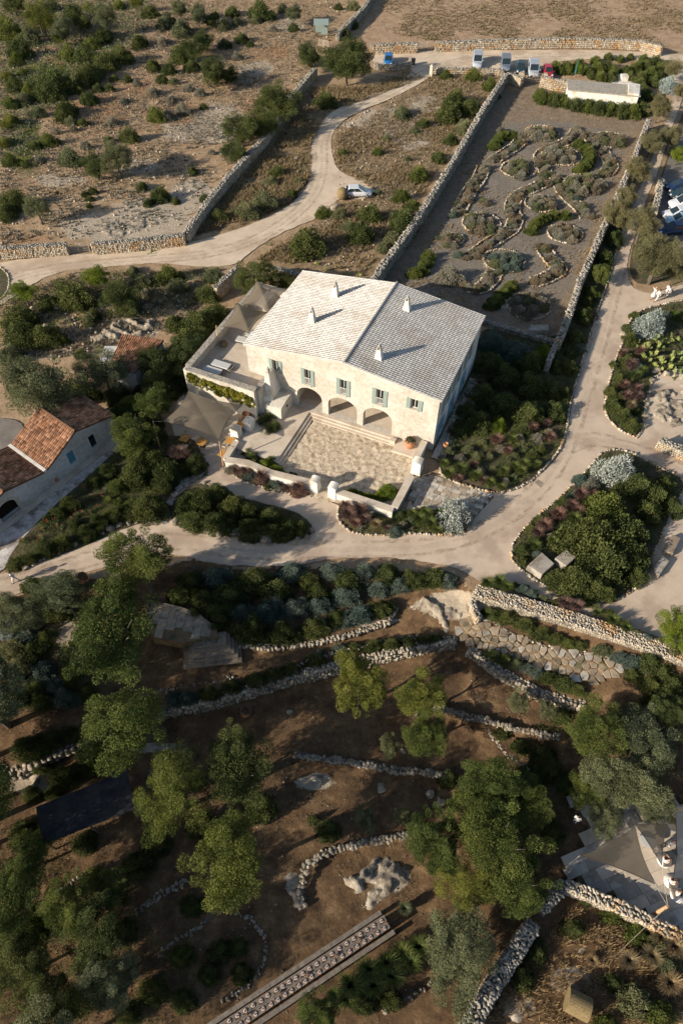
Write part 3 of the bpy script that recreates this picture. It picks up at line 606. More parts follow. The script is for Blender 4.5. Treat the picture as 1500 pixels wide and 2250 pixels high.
# ---------------- rock ----------------
def outcrop(label,px,amp=.5,seed=1,res=.16,lift=-.12,m=None):
    P=[np.array(G(*p)[:2]) for p in px]; A=np.array(P); x0,y0=A.min(0); x1,y1=A.max(0)
    xs=np.arange(x0-.3,x1+.3,res); ys=np.arange(y0-.3,y1+.3,res); X,Y=np.meshgrid(xs,ys)
    ins=np.zeros(X.shape)
    # soft mask by distance to polygon edge
    dm=np.full(X.shape,1e9)
    for i in range(len(P)):
        a=P[i];b_=P[(i+1)%len(P)];ab=b_-a;t=np.clip(((X-a[0])*ab[0]+(Y-a[1])*ab[1])/(ab@ab),0,1); dm=np.minimum(dm,np.hypot(X-a[0]-t*ab[0],Y-a[1]-t*ab[1]))
    s=np.where(inside(X,Y,[tuple(p) for p in P]),1,-1)*dm; mk=np.clip(s/1.1+.25,-.4,1)
    rd_=1-np.abs(fbm(X,Y,1.1,seed,4))*1.6; fine=fbm(X,Y,5,seed+1,3)*.12; cr=1-np.clip(np.abs(fbm(X,Y,2.2,seed+2,2))*6,0,1)
    H=(mk*(.35+.65*rd_)-.28)*amp+fine*amp-.22*amp*cr*np.clip(mk,0,1)+lift
    Zr=hh(X,Y)+H; ny,nx=X.shape; ii=(np.arange(ny-1)[:,None]*nx+np.arange(nx-1)[None,:]).reshape(-1)
    F=np.stack([ii,ii+1,ii+nx+1,ii+nx],-1); keep=(H.reshape(-1)[F]>-.30).any(1); F=F[keep]
    cx,cy=(x0+x1)/2,(y0+y1)/2; cz=float(hh(np.array([cx]),np.array([cy]))[0])
    me=np_mesh('limestone_outcrop',np.stack([X-cx,Y-cy,Zr-cz],-1).reshape(-1,3),F,m or M_rock)
    return tag(link('limestone_outcrop',me,loc=(cx,cy,cz)),label,'rock outcrop')
outcrop('jagged cream limestone outcrop on the red slope above the long table',[(740,1930),(790,1890),(830,1868),(880,1875),(905,1935),(870,1960),(820,2000),(780,2005),(770,1965)],.85,3)
outcrop('rough limestone ledge at the top of the flagstone path',[(875,1310),(930,1300),(1000,1305),(1042,1330),(1030,1365),(980,1400),(940,1360),(900,1345)],.8,5)
outcrop('fretted pale rock shelf beside the orange-roofed hut',[(185,720),(240,705),(310,690),(345,700),(345,740),(270,745),(230,765),(200,765)],.9,7)
outcrop('pitted grey rock shelf at the right edge by the fork',[(1430,860),(1470,840),(1560,830),(1560,930),(1500,950),(1450,940),(1420,905)],.8,9)
outcrop('bare limestone patch under the stone row in the middle',[(660,1690),(700,1685),(730,1700),(720,1740),(680,1730)],.5,11)
outcrop('white limestone tooth beside the stone row',[(815,1700),(845,1695),(850,1740),(830,1745)],.7,13)
outcrop('shaded limestone patch beside the hooked stone row',[(625,1950),(665,1945),(685,1990),(665,2020),(635,2000)],.6,15)
outcrop('grey limestone slab at the bottom edge left of the straw bale',[(1100,2200),(1160,2190),(1170,2250),(1110,2280)],.5,17)
outcrop('small limestone knob on the dry slope under the terrace wall',[(1255,2070),(1290,2070),(1300,2100),(1265,2100)],.7,19)
outcrop('pale rock patch at the lower left corner of the slope',[(0,1690),(60,1670),(110,1655),(90,1740),(20,1760),(0,1740)],.8,21)
outcrop('bare rock apron where the path meets the ledge',[(990,1395),(1010,1400),(1012,1430),(985,1425)],.4,23)
outcrop('white rock patch on the hillside left of the road wall',[(205,500),(260,470),(330,465),(330,500),(250,530)],.35,25)
outcrop('flat white rocks scattered in the scrub right of the track',[(820,265),(880,250),(900,290),(850,310)],.3,27)
outcrop('low broken rocks at the end of the flagstone path',[(1340,1455),(1400,1470),(1440,1510),(1440,1550),(1380,1500)],.6,29)
bi=0
def boulder(px,w,lab,cat='boulder',asp=.8,hz=.7,group=None):
    global bi; x,y,z=GH(*px); s=w/scl(*px)/2; o=link('boulder',BOULD[bi%6],loc=(x,y,z+s*hz*.35)); bi+=1
    o.scale=(s,s*asp*1.2,s*hz*1.2); o.rotation_euler=(random.uniform(-.2,.2),random.uniform(-.2,.2),random.uniform(0,6)); tag(o,lab,cat,group); return o
ORD=['first','second','third','fourth','fifth','sixth','seventh','eighth','ninth','tenth','eleventh','twelfth','thirteenth','fourteenth','fifteenth','sixteenth','seventeenth','eighteenth','nineteenth','twentieth','twenty-first','twenty-second','twenty-third','twenty-fourth','twenty-fifth']
for i,(x,y,w_) in enumerate([(385,1148,22),(408,1152,24),(432,1160,24),(457,1168,22),(486,1168,32),(518,1174,32),(541,1181,18),(580,1184,42),(608,1186,16),(627,1187,16),(653,1185,18),(674,1181,18),(683,1166,16)]): boulder((x,y),w_,f'{ORD[i]} white boulder from the left along the foot of the rosemary mounds',group='boulders below the rosemary mounds')
for i,(x,y,w_) in enumerate([(440,1048,12),(451,1061,14),(464,1067,14),(533,1093,14),(425,1058,12)]): boulder((x,y),w_,f'{ORD[i]} small pale boulder behind the rosemary mounds by the courtyard path',group='boulders behind the rosemary mounds')
for i,(x,y,w_) in enumerate([(350,1137,16),(335,1139,18),(320,1142,18),(300,1147,14),(283,1150,16),(262,1157,18),(243,1163,22),(225,1170,16),(208,1179,15),(188,1188,15),(167,1198,16),(148,1208,12),(133,1214,12),(117,1219,13),(100,1227,16),(90,1233,12),(77,1240,18),(57,1249,20)]): boulder((x,y),w_,f'{ORD[i]} pale boulder from the steps along the lower edge of the aloe bank',group='boulders edging the aloe bank')
for x,y,w_,l in [(735,457,20,'rounded white boulder beside the straw ball near the white car'),(769,280,14,'upright pale stone beside the bend of the track'),(753,215,10,'small pale stone in the dry grass left of the track'),(652,350,14,'pale stone in the dry grass beside the track'),(127,677,22,'cream boulder in the scrub below the gravel road'),(100,718,16,'small cream boulder below the larger one left of the hut'),
 (1232,752,14,'white stone at the foot of the garden wall corner'),(1440,818,22,'big white boulder at the top of the rock bank'),(1462,822,24,'rough beige boulder right of the white one under the cactus'),(1482,826,16,'smooth upright boulder under the cactus'),(1498,830,22,'pale boulder at the right edge under the cactus'),(1430,838,18,'tall grey rock on the rock bank'),(1426,868,16,'grey rock halfway down the bank'),(1421,890,14,'grey pitted rock on the bank'),(1417,915,20,'lower grey rock on the bank'),(1415,935,18,'lowest grey rock of the bank'),
 (1368,735,20,'pale flat rock in the bed right of the silver bush'),(387,1640,16,'flat pale stone on the red ground below the large tree'),(404,1648,18,'slanted stone right of the flat pale one below the large tree'),(416,1652,14,'small stone beside the slanted one below the large tree'),(636,1556,18,'small white rock patch alone on the shaded terrace'),(968,1762,26,'rust-brown boulder beside the lower pine group'),(945,1740,24,'flat rust-brown stone beside the round bush'),
 (885,1648,14,'grey stone standing right of the young olive'),(140,1410,30,'bluish boulder left of the biggest tree'),(400,1400,44,'dark flat boulder below the slab deck')]:
    boulder((x,y),w_,l)
# stone blocks
def block(label,px4,h,name='stone_block',m=M_slab,cat='stone block',z=0.03,parent=None):
    P=[flat(*p,z+h) for p in px4]; c=np.mean(P,0); P=[(p[0]-c[0],p[1]-c[1]) for p in P]
    if area2(P)<0: P=P[::-1]
    b=MB().hexa([(x*1.02,y*1.02,0) for x,y in P],[(x*.98,y*.98,h) for x,y in P])
    o=b.obj(name,m); o.location=(c[0],c[1],z); md=o.modifiers.new('b','BEVEL'); md.width=.04; md.segments=2; return tag(o,label,cat)
block('large rough cream stone block lying in the teardrop bed',[(1158,1242),(1190,1213),(1218,1238),(1190,1263)],.8)
block('second cream stone block lying right of the rough one',[(1218,1226),(1243,1207),(1266,1223),(1243,1244)],.8)
block('brownish stone bench block at the right path',[(1458,1210),(1477,1173),(1495,1182),(1478,1217)],.5,'stone_bench',M_slabs,'bench')
block('bluish grey stone bench block below the brownish one',[(1435,1247),(1455,1220),(1470,1232),(1448,1264)],.5,'stone_bench',M_slab,'bench')
t_=block('rectangular stone trough in the shaded garden corner',[(1158,725),(1165,713),(1204,713),(1206,726)],.9,'stone_trough',M_slab,'trough')
block('grey slab table tucked behind the house roof',[(915,667),(935,640),(970,660),(965,672)],1.,'stone_table',M_slab,'table')
o_,_=sheet('drain_cover',[(1173,1060),(1182,1054),(1195,1062),(1187,1071)],.035,M_iron,sm=False,thick=.02); 
o_.data.materials[0]=M_slabs; tag(o_,'small square drain cover set in the gravel path','drain cover')
# ---------------- cut paving ----------------
def clip(poly,a,bn):   # keep points p with (p-a).bn<=0
    out=[]
    for i in range(len(poly)):
        p,q=poly[i],poly[(i+1)%len(poly)]; dp=(p-a)@bn; dq=(q-a)@bn
        if dp<=0: out.append(p)
        if dp*dq<0: out.append(p+(q-p)*dp/(dp-dq))
    return out
def voronoi(poly,step,jit=.38):
    A=np.array(poly); pts=[]; ry=0
    y=A[:,1].min()
    while y<A[:,1].max():
        x=A[:,0].min()+(ry%2)*step/2
        while x<A[:,0].max():
            p=np.array([x+random.uniform(-jit,jit)*step,y+random.uniform(-jit,jit)*step])
            if inside(p[0],p[1],poly): pts.append(p)
            x+=step
        y+=step*.87; ry+=1
    cells=[]
    for i,p in enumerate(pts):
        c=[p+np.array(v_)*step*.8 for v_ in ((-1,-1),(1,-1),(1,1),(-1,1))]
        for j,q in enumerate(pts):
            if i!=j and np.hypot(*(q-p))<step*2.4:
                c=clip(c,(p+q)/2,(q-p)/np.linalg.norm(q-p))
                if len(c)<3: break
        if len(c)>=3: cells.append((p,c))
    return cells
def grid_cells(poly,org,ang,w_,h_,jit=.15):
    A=np.array(poly); d_=np.array([math.cos(ang),math.sin(ang)]); e=np.array([-d_[1],d_[0]]); o=np.array(org); cells=[]
    U_=(A-o)@d_; V_=(A-o)@e; v0=V_.min()
    while v0<V_.max():
        hh_=h_*random.uniform(1-jit,1+jit); u0=U_.min()-random.uniform(0,w_)
        while u0<U_.max():
            ww=w_*random.uniform(1-jit*2,1+jit*2); c=o+d_*(u0+ww/2)+e*(v0+hh_/2)
            if inside(c[0],c[1],poly): cells.append((c,[o+d_*(u0+a)+e*(v0+b_) for a,b_ in ((0,0),(ww,0),(ww,hh_),(0,hh_))]))
            u0+=ww
        v0+=hh_
    return cells
def clip_to(cells,poly):
    P=[np.array(p[:2],float) for p in poly]; P=P if area2(P)>0 else P[::-1]; out=[]
    for ct,c in cells:
        for i in range(len(P)):
            e=P[(i+1)%len(P)]-P[i]; c=clip(c,P[i],np.array([e[1],-e[0]])) if len(c)>2 else c
        if len(c)>2 and abs(area2(c))>.15: out.append((ct,c))
    return out
def pieces(parent,name,cells,zf,th,m,gap=.03,lim=300,mats=None):
    for p,c in cells[:lim]:
        ct=np.mean(c,0); z=zf(*ct); b=MB(); k=len(c); q=[]
        for v_ in c:
            d_=v_-ct; L=np.linalg.norm(d_); q.append(ct+d_*max(.3,(L-gap*1.3)/L))
        if area2(q)<0: q=q[::-1]
        tl=[random.uniform(-.012,.012) for _ in range(2)]
        tz=[th+tl[0]*(v_-ct)[0]*2+tl[1]*(v_-ct)[1]*2 for v_ in q]
        b.add([(*(v_-ct),-.03) for v_ in q]+[(*(v_-ct),t_) for v_,t_ in zip(q,tz)],[tuple(range(k,2*k))]+[(i,(i+1)%k,k+(i+1)%k,k+i) for i in range(k)])
        me=b.mesh(name,random.choice(mats) if mats else m); a=me.attributes.new('var','FLOAT','FACE'); a.data.foreach_set('value',np.full(len(me.polygons),random.random(),np.float32))
        link(name,me,parent,loc=(ct[0],ct[1],z+random.uniform(0,.012)))
def ground_patch(name,pxs,dz,m,lab,res=.4):
    P=[np.array(G(*p)[:2]) for p in pxs]; P=smooth_poly(P,True,1); A=np.array(P); xs=np.arange(A[:,0].min(),A[:,0].max(),res); ys=np.arange(A[:,1].min(),A[:,1].max(),res)
    X,Y=np.meshgrid(xs,ys); Zs=hh(X,Y)+dz+fbm(X,Y,3,5,2)*.03; ny,nx=X.shape; ii=(np.arange(ny-1)[:,None]*nx+np.arange(nx-1)[None,:]).reshape(-1); F=np.stack([ii,ii+1,ii+nx+1,ii+nx],-1)
    ins=inside(X,Y,[tuple(p) for p in P]).reshape(-1); F=F[ins[F].all(1)]
    return struct(link(name,np_mesh(name,np.stack([X,Y,Zs],-1).reshape(-1,3),F,m)),lab),[tuple(p) for p in P]
M_joint2=mat('sand_coloured_slab',(.22,.165,.105),(.38,.30,.205),1.2,.4,9,.9,c3=(.17,.14,.09),c3s=1.,var=.3)
M_joint=mat('sandy_joint_soil',(.13,.085,.045),(.24,.165,.095),1.5,.6,10,1.,c3=(.09,.085,.04),c3s=1.)
fp,P_=ground_patch('flagstone_path',[(1005,1362),(1055,1352),(1105,1392),(1170,1415),(1240,1435),(1320,1445),(1370,1470),(1300,1500),(1250,1490),(1180,1465),(1100,1435),(1035,1420),(1000,1400)],.10,M_joint,'irregular flagstone path descending to the right under the thick wall')
pieces(fp,'flagstone',voronoi(P_,.62),lambda x,y:float(h0(x,y))+.13,.05,None,.05,mats=[M_slabs,M_slabs,M_joint2,M_slab])
pv,P_=sheet('paved_apron',[(905,1048),(950,1040),(1005,1062),(1065,1080),(1085,1092),(1040,1140),(1000,1150),(960,1125),(905,1110),(900,1080)],.03,M_joint,sm=False); struct(pv,'small stone setts between the courtyard and the silver bush')
pieces(pv,'paving_sett',grid_cells(P_,P_[0],-R(24),.75,.42),lambda x,y:.03,.05,M_slab,.02,mats=[M_slab,M_slab,M_slabs])
tr,P_=ground_patch('wedding_terrace',[(1235,1905),(1262,1880),(1300,1840),(1230,1760),(1290,1740),(1400,1760),(1620,1760),(1620,2080),(1450,2025),(1330,1968),(1250,1935)],.16,M_joint,'paved terrace under the shade sails at the bottom right')
pieces(tr,'terrace_slab',grid_cells(P_,P_[0],R(20),1.5,.85),lambda x,y:float(h0(x,y))+.2,.06,None,.012,mats=[M_terr,M_slab,M_terr])
# ---------------- buildings ----------------
def panel(outline,holes,y0,y1,name,m,parent,axis='x'):
    """wall panel in the local x-z plane between y0 (outside) and y1; axis 'y' swaps to y-z"""
    loops=[outline]+holes; fl=[p for l in loops for p in l]; tri=tessellate_polygon([[Vector((x,z,0)) for x,z in l] for l in loops])
    n=len(fl); f=(lambda x,y,z:(x,y,z)) if axis=='x' else (lambda x,y,z:(y,x,z))
    vs=[f(x,y0,z) for x,z in fl]+[f(x,y1,z) for x,z in fl]; fs=[]
    for t in tri:
        a=area2([fl[i] for i in t]); t=t if a>0 else t[::-1]
        fs.append(t); fs.append(tuple(i+n for i in t[::-1]))
    o=0
    for l in loops:
        k=len(l); s=area2(l)>0
        for i in range(k):
            a,b_=o+i,o+(i+1)%k; fs.append((a,b_,b_+n,a+n)[::1 if (s)==(l is outline) else 1])
        o+=k
    ob=MB().add(vs,fs).obj(name,m,parent)
    import bmesh
    bm=bmesh.new(); bm.from_mesh(ob.data); bmesh.ops.recalc_face_normals(bm,faces=bm.faces); bm.to_mesh(ob.data); bm.free()
    return ob
def rect(x0,x1,z0,z1): return [(x0,z0),(x1,z0),(x1,z1),(x0,z1)]
def arch(x0,x1,z0,zs,zt,n=14):
    c=(x0+x1)/2; r=(x1-x0)/2; return [(x0,z0),(x1,z0)]+[(c+r*math.cos(PI*k/n),zs+(zt-zs)*math.sin(PI*k/n)) for k in range(n+1)]
def tiles(parent,p00,p01,p10,p11,m,mb,pitch=.27,course=.36,r=.105,name='roof_tiles'):
    """p00->p01 along the ridge, p10->p11 along the eave"""
    A,B_,C_,D=[np.array(p,float) for p in (p00,p01,p10,p11)]
    L=np.linalg.norm(B_-A); W=np.linalg.norm(C_-A); nc=int(L/pitch); nr=int(W/course)
    nrm=np.cross(B_-A,C_-A); nrm/=np.linalg.norm(nrm); nrm=nrm if nrm[2]>0 else -nrm
    u=(B_-A)/L; K=5; V=[];F=[];var=[]
    ang=np.linspace(0,PI,K)
    for i in range(nc):
        f=(i+.5)/nc; top=A+(B_-A)*f; bot=C_+(D-C_)*f; dn=(bot-top)/np.linalg.norm(bot-top); Wl=np.linalg.norm(bot-top)
        for j in range(nr):
            s0=Wl*j/nr-.04; s1=Wl*(j+1)/nr+.05; o=len(V)*1; jx=random.uniform(-.012,.012)
            b0=len(V)
            for s,rr,up in ((s0,r*.9,.0),(s1,r*1.1,.022)):
                c=top+dn*s+u*jx+nrm*up
                for a in ang: V.append(c+u*(-math.cos(a)*rr)+nrm*(math.sin(a)*rr*(.72 if r>.1 else 1)))
            for k in range(K-1): F.append((b0+k,b0+k+1,b0+K+k+1,b0+K+k))
            F.append((b0+K,b0+K+1,b0+K+3,b0+K+4)); v=random.random(); var+= [v]*K
    me=np_mesh(name,np.array(V),np.array(F),m,np.array(var)); o=link(name,me,parent); o['kind']='stuff'
    q=.12
    MB().hexa([tuple(p-nrm*q) for p in (A,C_,D,B_)],[tuple(p-nrm*.01) for p in (A,C_,D,B_)]).obj('roof_deck',mb,parent)
    return o
def ridge(parent,a,b_,m,r=.14,step=.4,name='ridge_tiles'):
    a=Vector(a);b_=Vector(b_); L=(b_-a).length; d_=(b_-a)/L; mb=MB(); s=0
    while s<L: mb.tube([a+d_*s,a+d_*min(L,s+step+.03)],[r*1.05,r*.9],8,0,False); s+=step
    o=mb.obj(name,m,parent); return o
HZ=math.atan2(-.405,.914)
HOUSE=thing('farmhouse','two-storey cream limestone farmhouse with a huge white tiled gable roof','house',(-9.85,56.0,0),HZ)
FL=.45; EL,ER,RD=6.85,7.2,8.3; WH,DP=21.0,13.6; RA=11.1
wins=[(2.57,4.07,4.3,5.9,0),(6.25,7.75,3.85,5.95,1),(10.2,11.75,3.95,6.05,1),(14.1,15.75,4.1,6.2,1),(17.7,19.4,4.95,6.3,0)]
arches=[(5.62,8.55,3.42),(9.25,12.55,3.4),(13.22,16.45,3.5)]
front=[(0,0),(WH,0),(WH,ER-.05),(RA,RD-.05),(0,EL-.05)]
holes=[]
for a0,a1,zt in arches: holes.append(arch(a0,a1,FL+.01,2.15,zt))
for x0,x1,z0,z1,bal in wins:
    q=(x1-x0)*.28; holes.append(rect(x0+q,x1-q,z0+.05,z1-.05))
panel(front,holes,0,.62,'front_wall',M_house,HOUSE)
# side wall (right), whitewashed, with openings
sw=[(2.2,3.3,3.9,6.0),(5.6,6.7,3.9,6.0),(9.4,10.5,3.9,6.0)]; sdoor=[(1.6,3.2,.3,3.0),(5.2,6.9,.3,3.1),(9.0,10.6,.3,3.1)]
panel([(.622,0),(DP,0),(DP,ER-.05),(.622,ER-.05)],[rect(a,b_,c,d_) for a,b_,c,d_ in sw]+[rect(a,b_,c,d_) for a,b_,c,d_ in sdoor],WH-.003,WH-.6,'side_wall',M_side,HOUSE,'y')
panel([(.62,0),(DP,0),(DP,EL-.05),(.62,EL-.05)],[rect(1.6,2.7,3.25,5.3),rect(6,7.2,3.25,5.3)],.0,.6,'left_wall',M_house,HOUSE,'y')
panel([(.0,0),(WH,0),(WH,ER-.05),(RA,RD-.05),(0,EL-.05)],[],DP,DP+.5,'back_wall',M_house,HOUSE)
for a,b_,c,d_ in sw:
    f=MB().box(WH-.30,WH-.24,a,b_,c,d_).obj('window',M_frame,HOUSE); MB().box(WH-.235,WH-.22,a+.08,b_-.08,c+.08,d_-.08).obj('pane',M_glassd,f)
    for s in (-1,1): y=(a-.42 if s<0 else b_+.42); sh=MB().box(WH+.02,WH+.07,y-.40,y+.40,c,d_); sh.obj('shutter',M_shut,f)
for a,b_,c,d_ in sdoor:
    f=MB().box(WH-.2,WH-.14,a+.01,b_-.01,c+.01,d_-.01).obj('door',M_blue,HOUSE)
    MB().box(WH-.139,WH-.10,(a+b_)/2-.03,(a+b_)/2+.03,c+.02,d_-.02).obj('door_post',M_shut,f)
    MB().box(WH+.02,WH+.07,a-.72,a-.02,c,d_-.1).obj('shutter',M_blue,f)
for x0,x1,z0,z1,bal in wins:
    q=(x1-x0)*.28; a,b_=x0+q,x1-q
    f=MB(); f.box(a+.004,a+.07,.2,.28,z0+.054,z1-.054).box(b_-.07,b_-.004,.2,.28,z0+.054,z1-.054).box(a+.07,b_-.07,.2,.28,z1-.13,z1-.054).box(a+.07,b_-.07,.2,.28,z0+.054,z0+.13)
    f=f.obj('window',M_frame,HOUSE); MB().box(a+.07,b_-.07,.235,.25,z0+.13,z1-.13).obj('pane',M_glassd,f)
    MB().box((a+b_)/2-.025,(a+b_)/2+.025,.205,.232,z0+.13,z1-.13).obj('mullion',M_frame,f)
    for s in (-1,1):
        x=x0+q/2 if s<0 else x1-q/2; sh=MB().box(x-q/2+.02,x+q/2-.02,-.07,-.015,z0,z1); 
        for k in range(9): zz=z0+.1+k*(z1-z0-.2)/9; sh.box(x-q/2+.07,x+q/2-.07,-.085,-.068,zz,zz+.07)
        sh.obj('shutter',M_shut,f)
    MB().box(a-.05,b_+.05,-.14,-.003,z0-.08,z0+.03).obj('sill',M_terr,f)
    if bal:
        r=MB().box(a,b_,-.09,-.05,z0+.98,z0+1.03).box(a,b_,-.09,-.05,z0+.08,z0+.12)
        for k in range(7): xx=a+.02+k*(b_-a-.04)/6; r.box(xx-.012,xx+.012,-.082,-.058,z0+.12,z0+.98)
        r.obj('railing',M_frame,f)
# eave strip and verge, roof
HL=-.12
tiles(HOUSE,(RA,HL,RD+.02),(RA,DP+.55,RD+.02),(-.22,HL,EL-.06),(-.22,DP+.55,EL-.06),M_rooft,M_roofb,name='left_roof_tiles')
tiles(HOUSE,(RA,HL,RD+.02),(RA,DP+.55,RD+.02),(WH+.22,HL,ER-.08),(WH+.22,DP+.55,ER-.08),M_rooft,M_roofb,name='right_roof_tiles')
ridge(HOUSE,(RA,HL-.02,RD+.10),(RA,DP+.55,RD+.10),M_rooft,.13)
for a,b_ in ((5.1,5.3),(5.55,10.2),(13.6,10.5),(13.8,2.2)):
    z=EL+(RD-EL)*a/RA if a<RA else RD+(ER-RD)*(a-RA)/(WH-RA); q=.45
    ch=MB().hexa([(a-q,b_-q*.8,z-.4),(a+q,b_-q*.8,z-.4),(a+q,b_+q*.8,z-.4),(a-q,b_+q*.8,z-.4)],[(a-.2,b_-.22,z+1.15),(a+.2,b_-.22,z+1.15),(a+.2,b_+.22,z+1.15),(a-.2,b_+.22,z+1.15)]).obj('chimney',M_plaster,HOUSE)
    ct=MB(); zt=z+1.15
    for s in (-1,1): ct.hexa([(a+s*.2-.03,b_-.22,zt+.002),(a+s*.2+.03,b_-.22,zt+.002),(a+s*.2+.03,b_+.22,zt+.002),(a+s*.2-.03,b_+.22,zt+.002)],[(a+s*.02-.02,b_-.2,zt+.62),(a+s*.02+.02,b_-.2,zt+.62),(a+s*.02+.02,b_+.2,zt+.62),(a+s*.02-.02,b_+.2,zt+.62)])
    ct.obj('chimney_cap',M_plaster,ch)
# loggia
MB().box(.6,WH-.6,.621,4.2,FL-.3,FL).obj('loggia_floor',M_terr,HOUSE)
MB().box(5.,WH-3.9,.0,.62,.02,FL+.006).obj('threshold',M_terr,HOUSE)
MB().box(.6,WH-.6,.622,4.19,3.9,4.1).obj('loggia_ceiling',M_plaster,HOUSE)
panel(rect(.6,WH-.6,FL,3.9),[rect(6.2,7.6,FL+.01,2.6),rect(10.2,11.6,FL+.01,2.7),rect(14,15.3,FL+.01,2.6)],4.0,4.3,'loggia_back_wall',M_house,HOUSE)
for x in (6.2,10.2,14.): MB().box(x,x+1.4,4.2,4.25,FL+.02,2.62).obj('door',M_dark,HOUSE)
for x in (5.35,17.0): MB().box(x-.3,x,.63,4.0,FL,3.9).obj('loggia_side_wall',M_house,HOUSE)
# courtyard floor (rough bedrock), platform and steps
def hl(a,b_): return (-9.85+.914*a+.405*b_,56.+(-.405)*a+.914*b_)
q=[hl(*p) for p in ((7.3,-.9),(17,-.9),(20.2,-1.5),(20.5,-4.2),(20.6,-9.3),(14.4,-10.4),(13.4,-10.9),(12.3,-10.4),(8.,-9.6),(2.8,-9.8),(2.6,-8.5),(7.4,-8.2))]
A=np.array(q); xs=np.arange(A[:,0].min(),A[:,0].max(),.12); ys=np.arange(A[:,1].min(),A[:,1].max(),.12); X,Y=np.meshgrid(xs,ys)
r_=fbm(X,Y,2.0,31,4); Hc=.05+np.clip(1-np.abs(r_)*2.5,0,1)*.05+fbm(X,Y,6,33,3)*.035; ny,nx=X.shape; ii=(np.arange(ny-1)[:,None]*nx+np.arange(nx-1)[None,:]).reshape(-1); F=np.stack([ii,ii+1,ii+nx+1,ii+nx],-1)
F=F[inside(X,Y,q).reshape(-1)[F].all(1)]; struct(link('courtyard_floor',np_mesh('courtyard_floor',np.stack([X,Y,Hc],-1).reshape(-1,3),F,M_yard)),'rough cream bedrock floor of the sunken courtyard')
COURT=thing('courtyard_terrace','pale L-shaped terrace with three long stone steps in front of the arches','terrace',(-9.85,56.0,0),HZ)
MB().box(2.3,7.2,-8.2,-.004,-.1,FL).obj('paving',M_terr,COURT)
MB().box(7.2,17.2,-.45,-.004,-.1,FL).obj('paving',M_terr,COURT)
for k in range(2):
    z=FL-.15*(k+1); o=.32*(k+1)
    x=7.2+.32*k
    while x<17.2+.2*k:
        L=random.uniform(1.1,1.9); x1=min(x+L,17.2+.2*k); MB().box(x+.006,x1-.006,-.45-o,-.45-.32*k-.003,-.1,z+random.uniform(-.008,.008)).obj('step_block',M_terr,COURT); x=x1
    y=-8.2
    while y<-.45-o-.01:
        y1=min(y+random.uniform(1.1,1.9),-.45-o); MB().box(7.2+.32*k+.003,7.2+o,y+.006,y1-.006,-.1,z+random.uniform(-.008,.008)).obj('step_block',M_terr,COURT); y=y1
MB().box(17.25,20.1,-1.9,-.004,-.1,.28).obj('platform',M_terr,COURT)
MB().box(16.6,17.2,-.95,-.46,.0,.62).obj('end_block',M_terr,COURT)
# courtyard walls, white plastered with pale coping
def cwall(label,ab,h,th=.55,pl=None,m=M_plaster,cap=M_terr):
    P=[np.array(hl(*p)) for p in ab]; t=thing('courtyard_wall',label,'wall',(*P[0],0)); o=P[0]
    n=len(P)
    sweep_core([p-o for p in P],th,[0]*n,[h]*n).obj('wall_body',m,t)
    sweep_core([p-o for p in P],th+.12,[h+.003]*n,[h+.10]*n).obj('coping',cap,t); return t
def cpillar(label,a,b_,h,sx=.75,sy=.75,name='courtyard_pillar'):
    x,y=hl(a,b_); t=thing(name,label,'pillar',(x,y,0),HZ)
    MB().hexa([(-sx*.6,-sy*.6,0),(sx*.6,-sy*.6,0),(sx*.6,sy*.6,0),(-sx*.6,sy*.6,0)],[(-sx*.5,-sy*.5,h),(sx*.5,-sy*.5,h),(sx*.5,sy*.5,h),(-sx*.5,sy*.5,h)]).obj('shaft',M_plaster,t)
    vs=[];n=7
    prof=[(-sx*.56,h+.003)]+[(-sx*.56+sx*1.12*k/n,h+.16+.12*math.sin(PI*k/n)) for k in range(n+1)]+[(sx*.56,h+.003)]
    vs=[(x_,-sy*.56,z) for x_,z in prof]+[(x_,sy*.56,z) for x_,z in prof]; m_=len(prof)
    MB().add(vs,[tuple(range(m_))[::-1],tuple(range(m_,2*m_))]+[(i,(i+1)%m_,m_+(i+1)%m_,m_+i) for i in range(m_)]).obj('cap',M_plaster,t); return t
cwall('low white courtyard wall with pale coping left of the gate opening',[(2.7,-10.4),(4.9,-9.9),(7.7,-10.1),(11.9,-9.6)],.95,.6)
cwall('low white courtyard wall right of the gate opening',[(14.4,-9.6),(20.35,-9.5)],.95,.6)
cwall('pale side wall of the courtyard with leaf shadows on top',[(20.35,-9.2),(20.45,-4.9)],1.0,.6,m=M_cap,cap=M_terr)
cwall('short pale wall beside the big terracotta pot',[(20.12,-.2),(20.12,-3.0)],1.2,.55)
cwall('wall between the cafe terrace and the courtyard planting',[(2.45,-10.2),(2.3,-7.6)],.7,.5)
cpillar('left white pillar of the courtyard gate',12.2,-9.55,1.45); cpillar('right white pillar of the courtyard gate',14.15,-9.55,1.45)
cpillar('white pillar at the right corner by the paved apron',20.5,-3.3,1.5,.85,.85)
cpillar('white pillar nearest the cafe tables',1.75,-6.6,1.35,.85,.8); cpillar('white pillar between the cafe and the planted corner',2.45,-5.1,1.4,.85,.9)
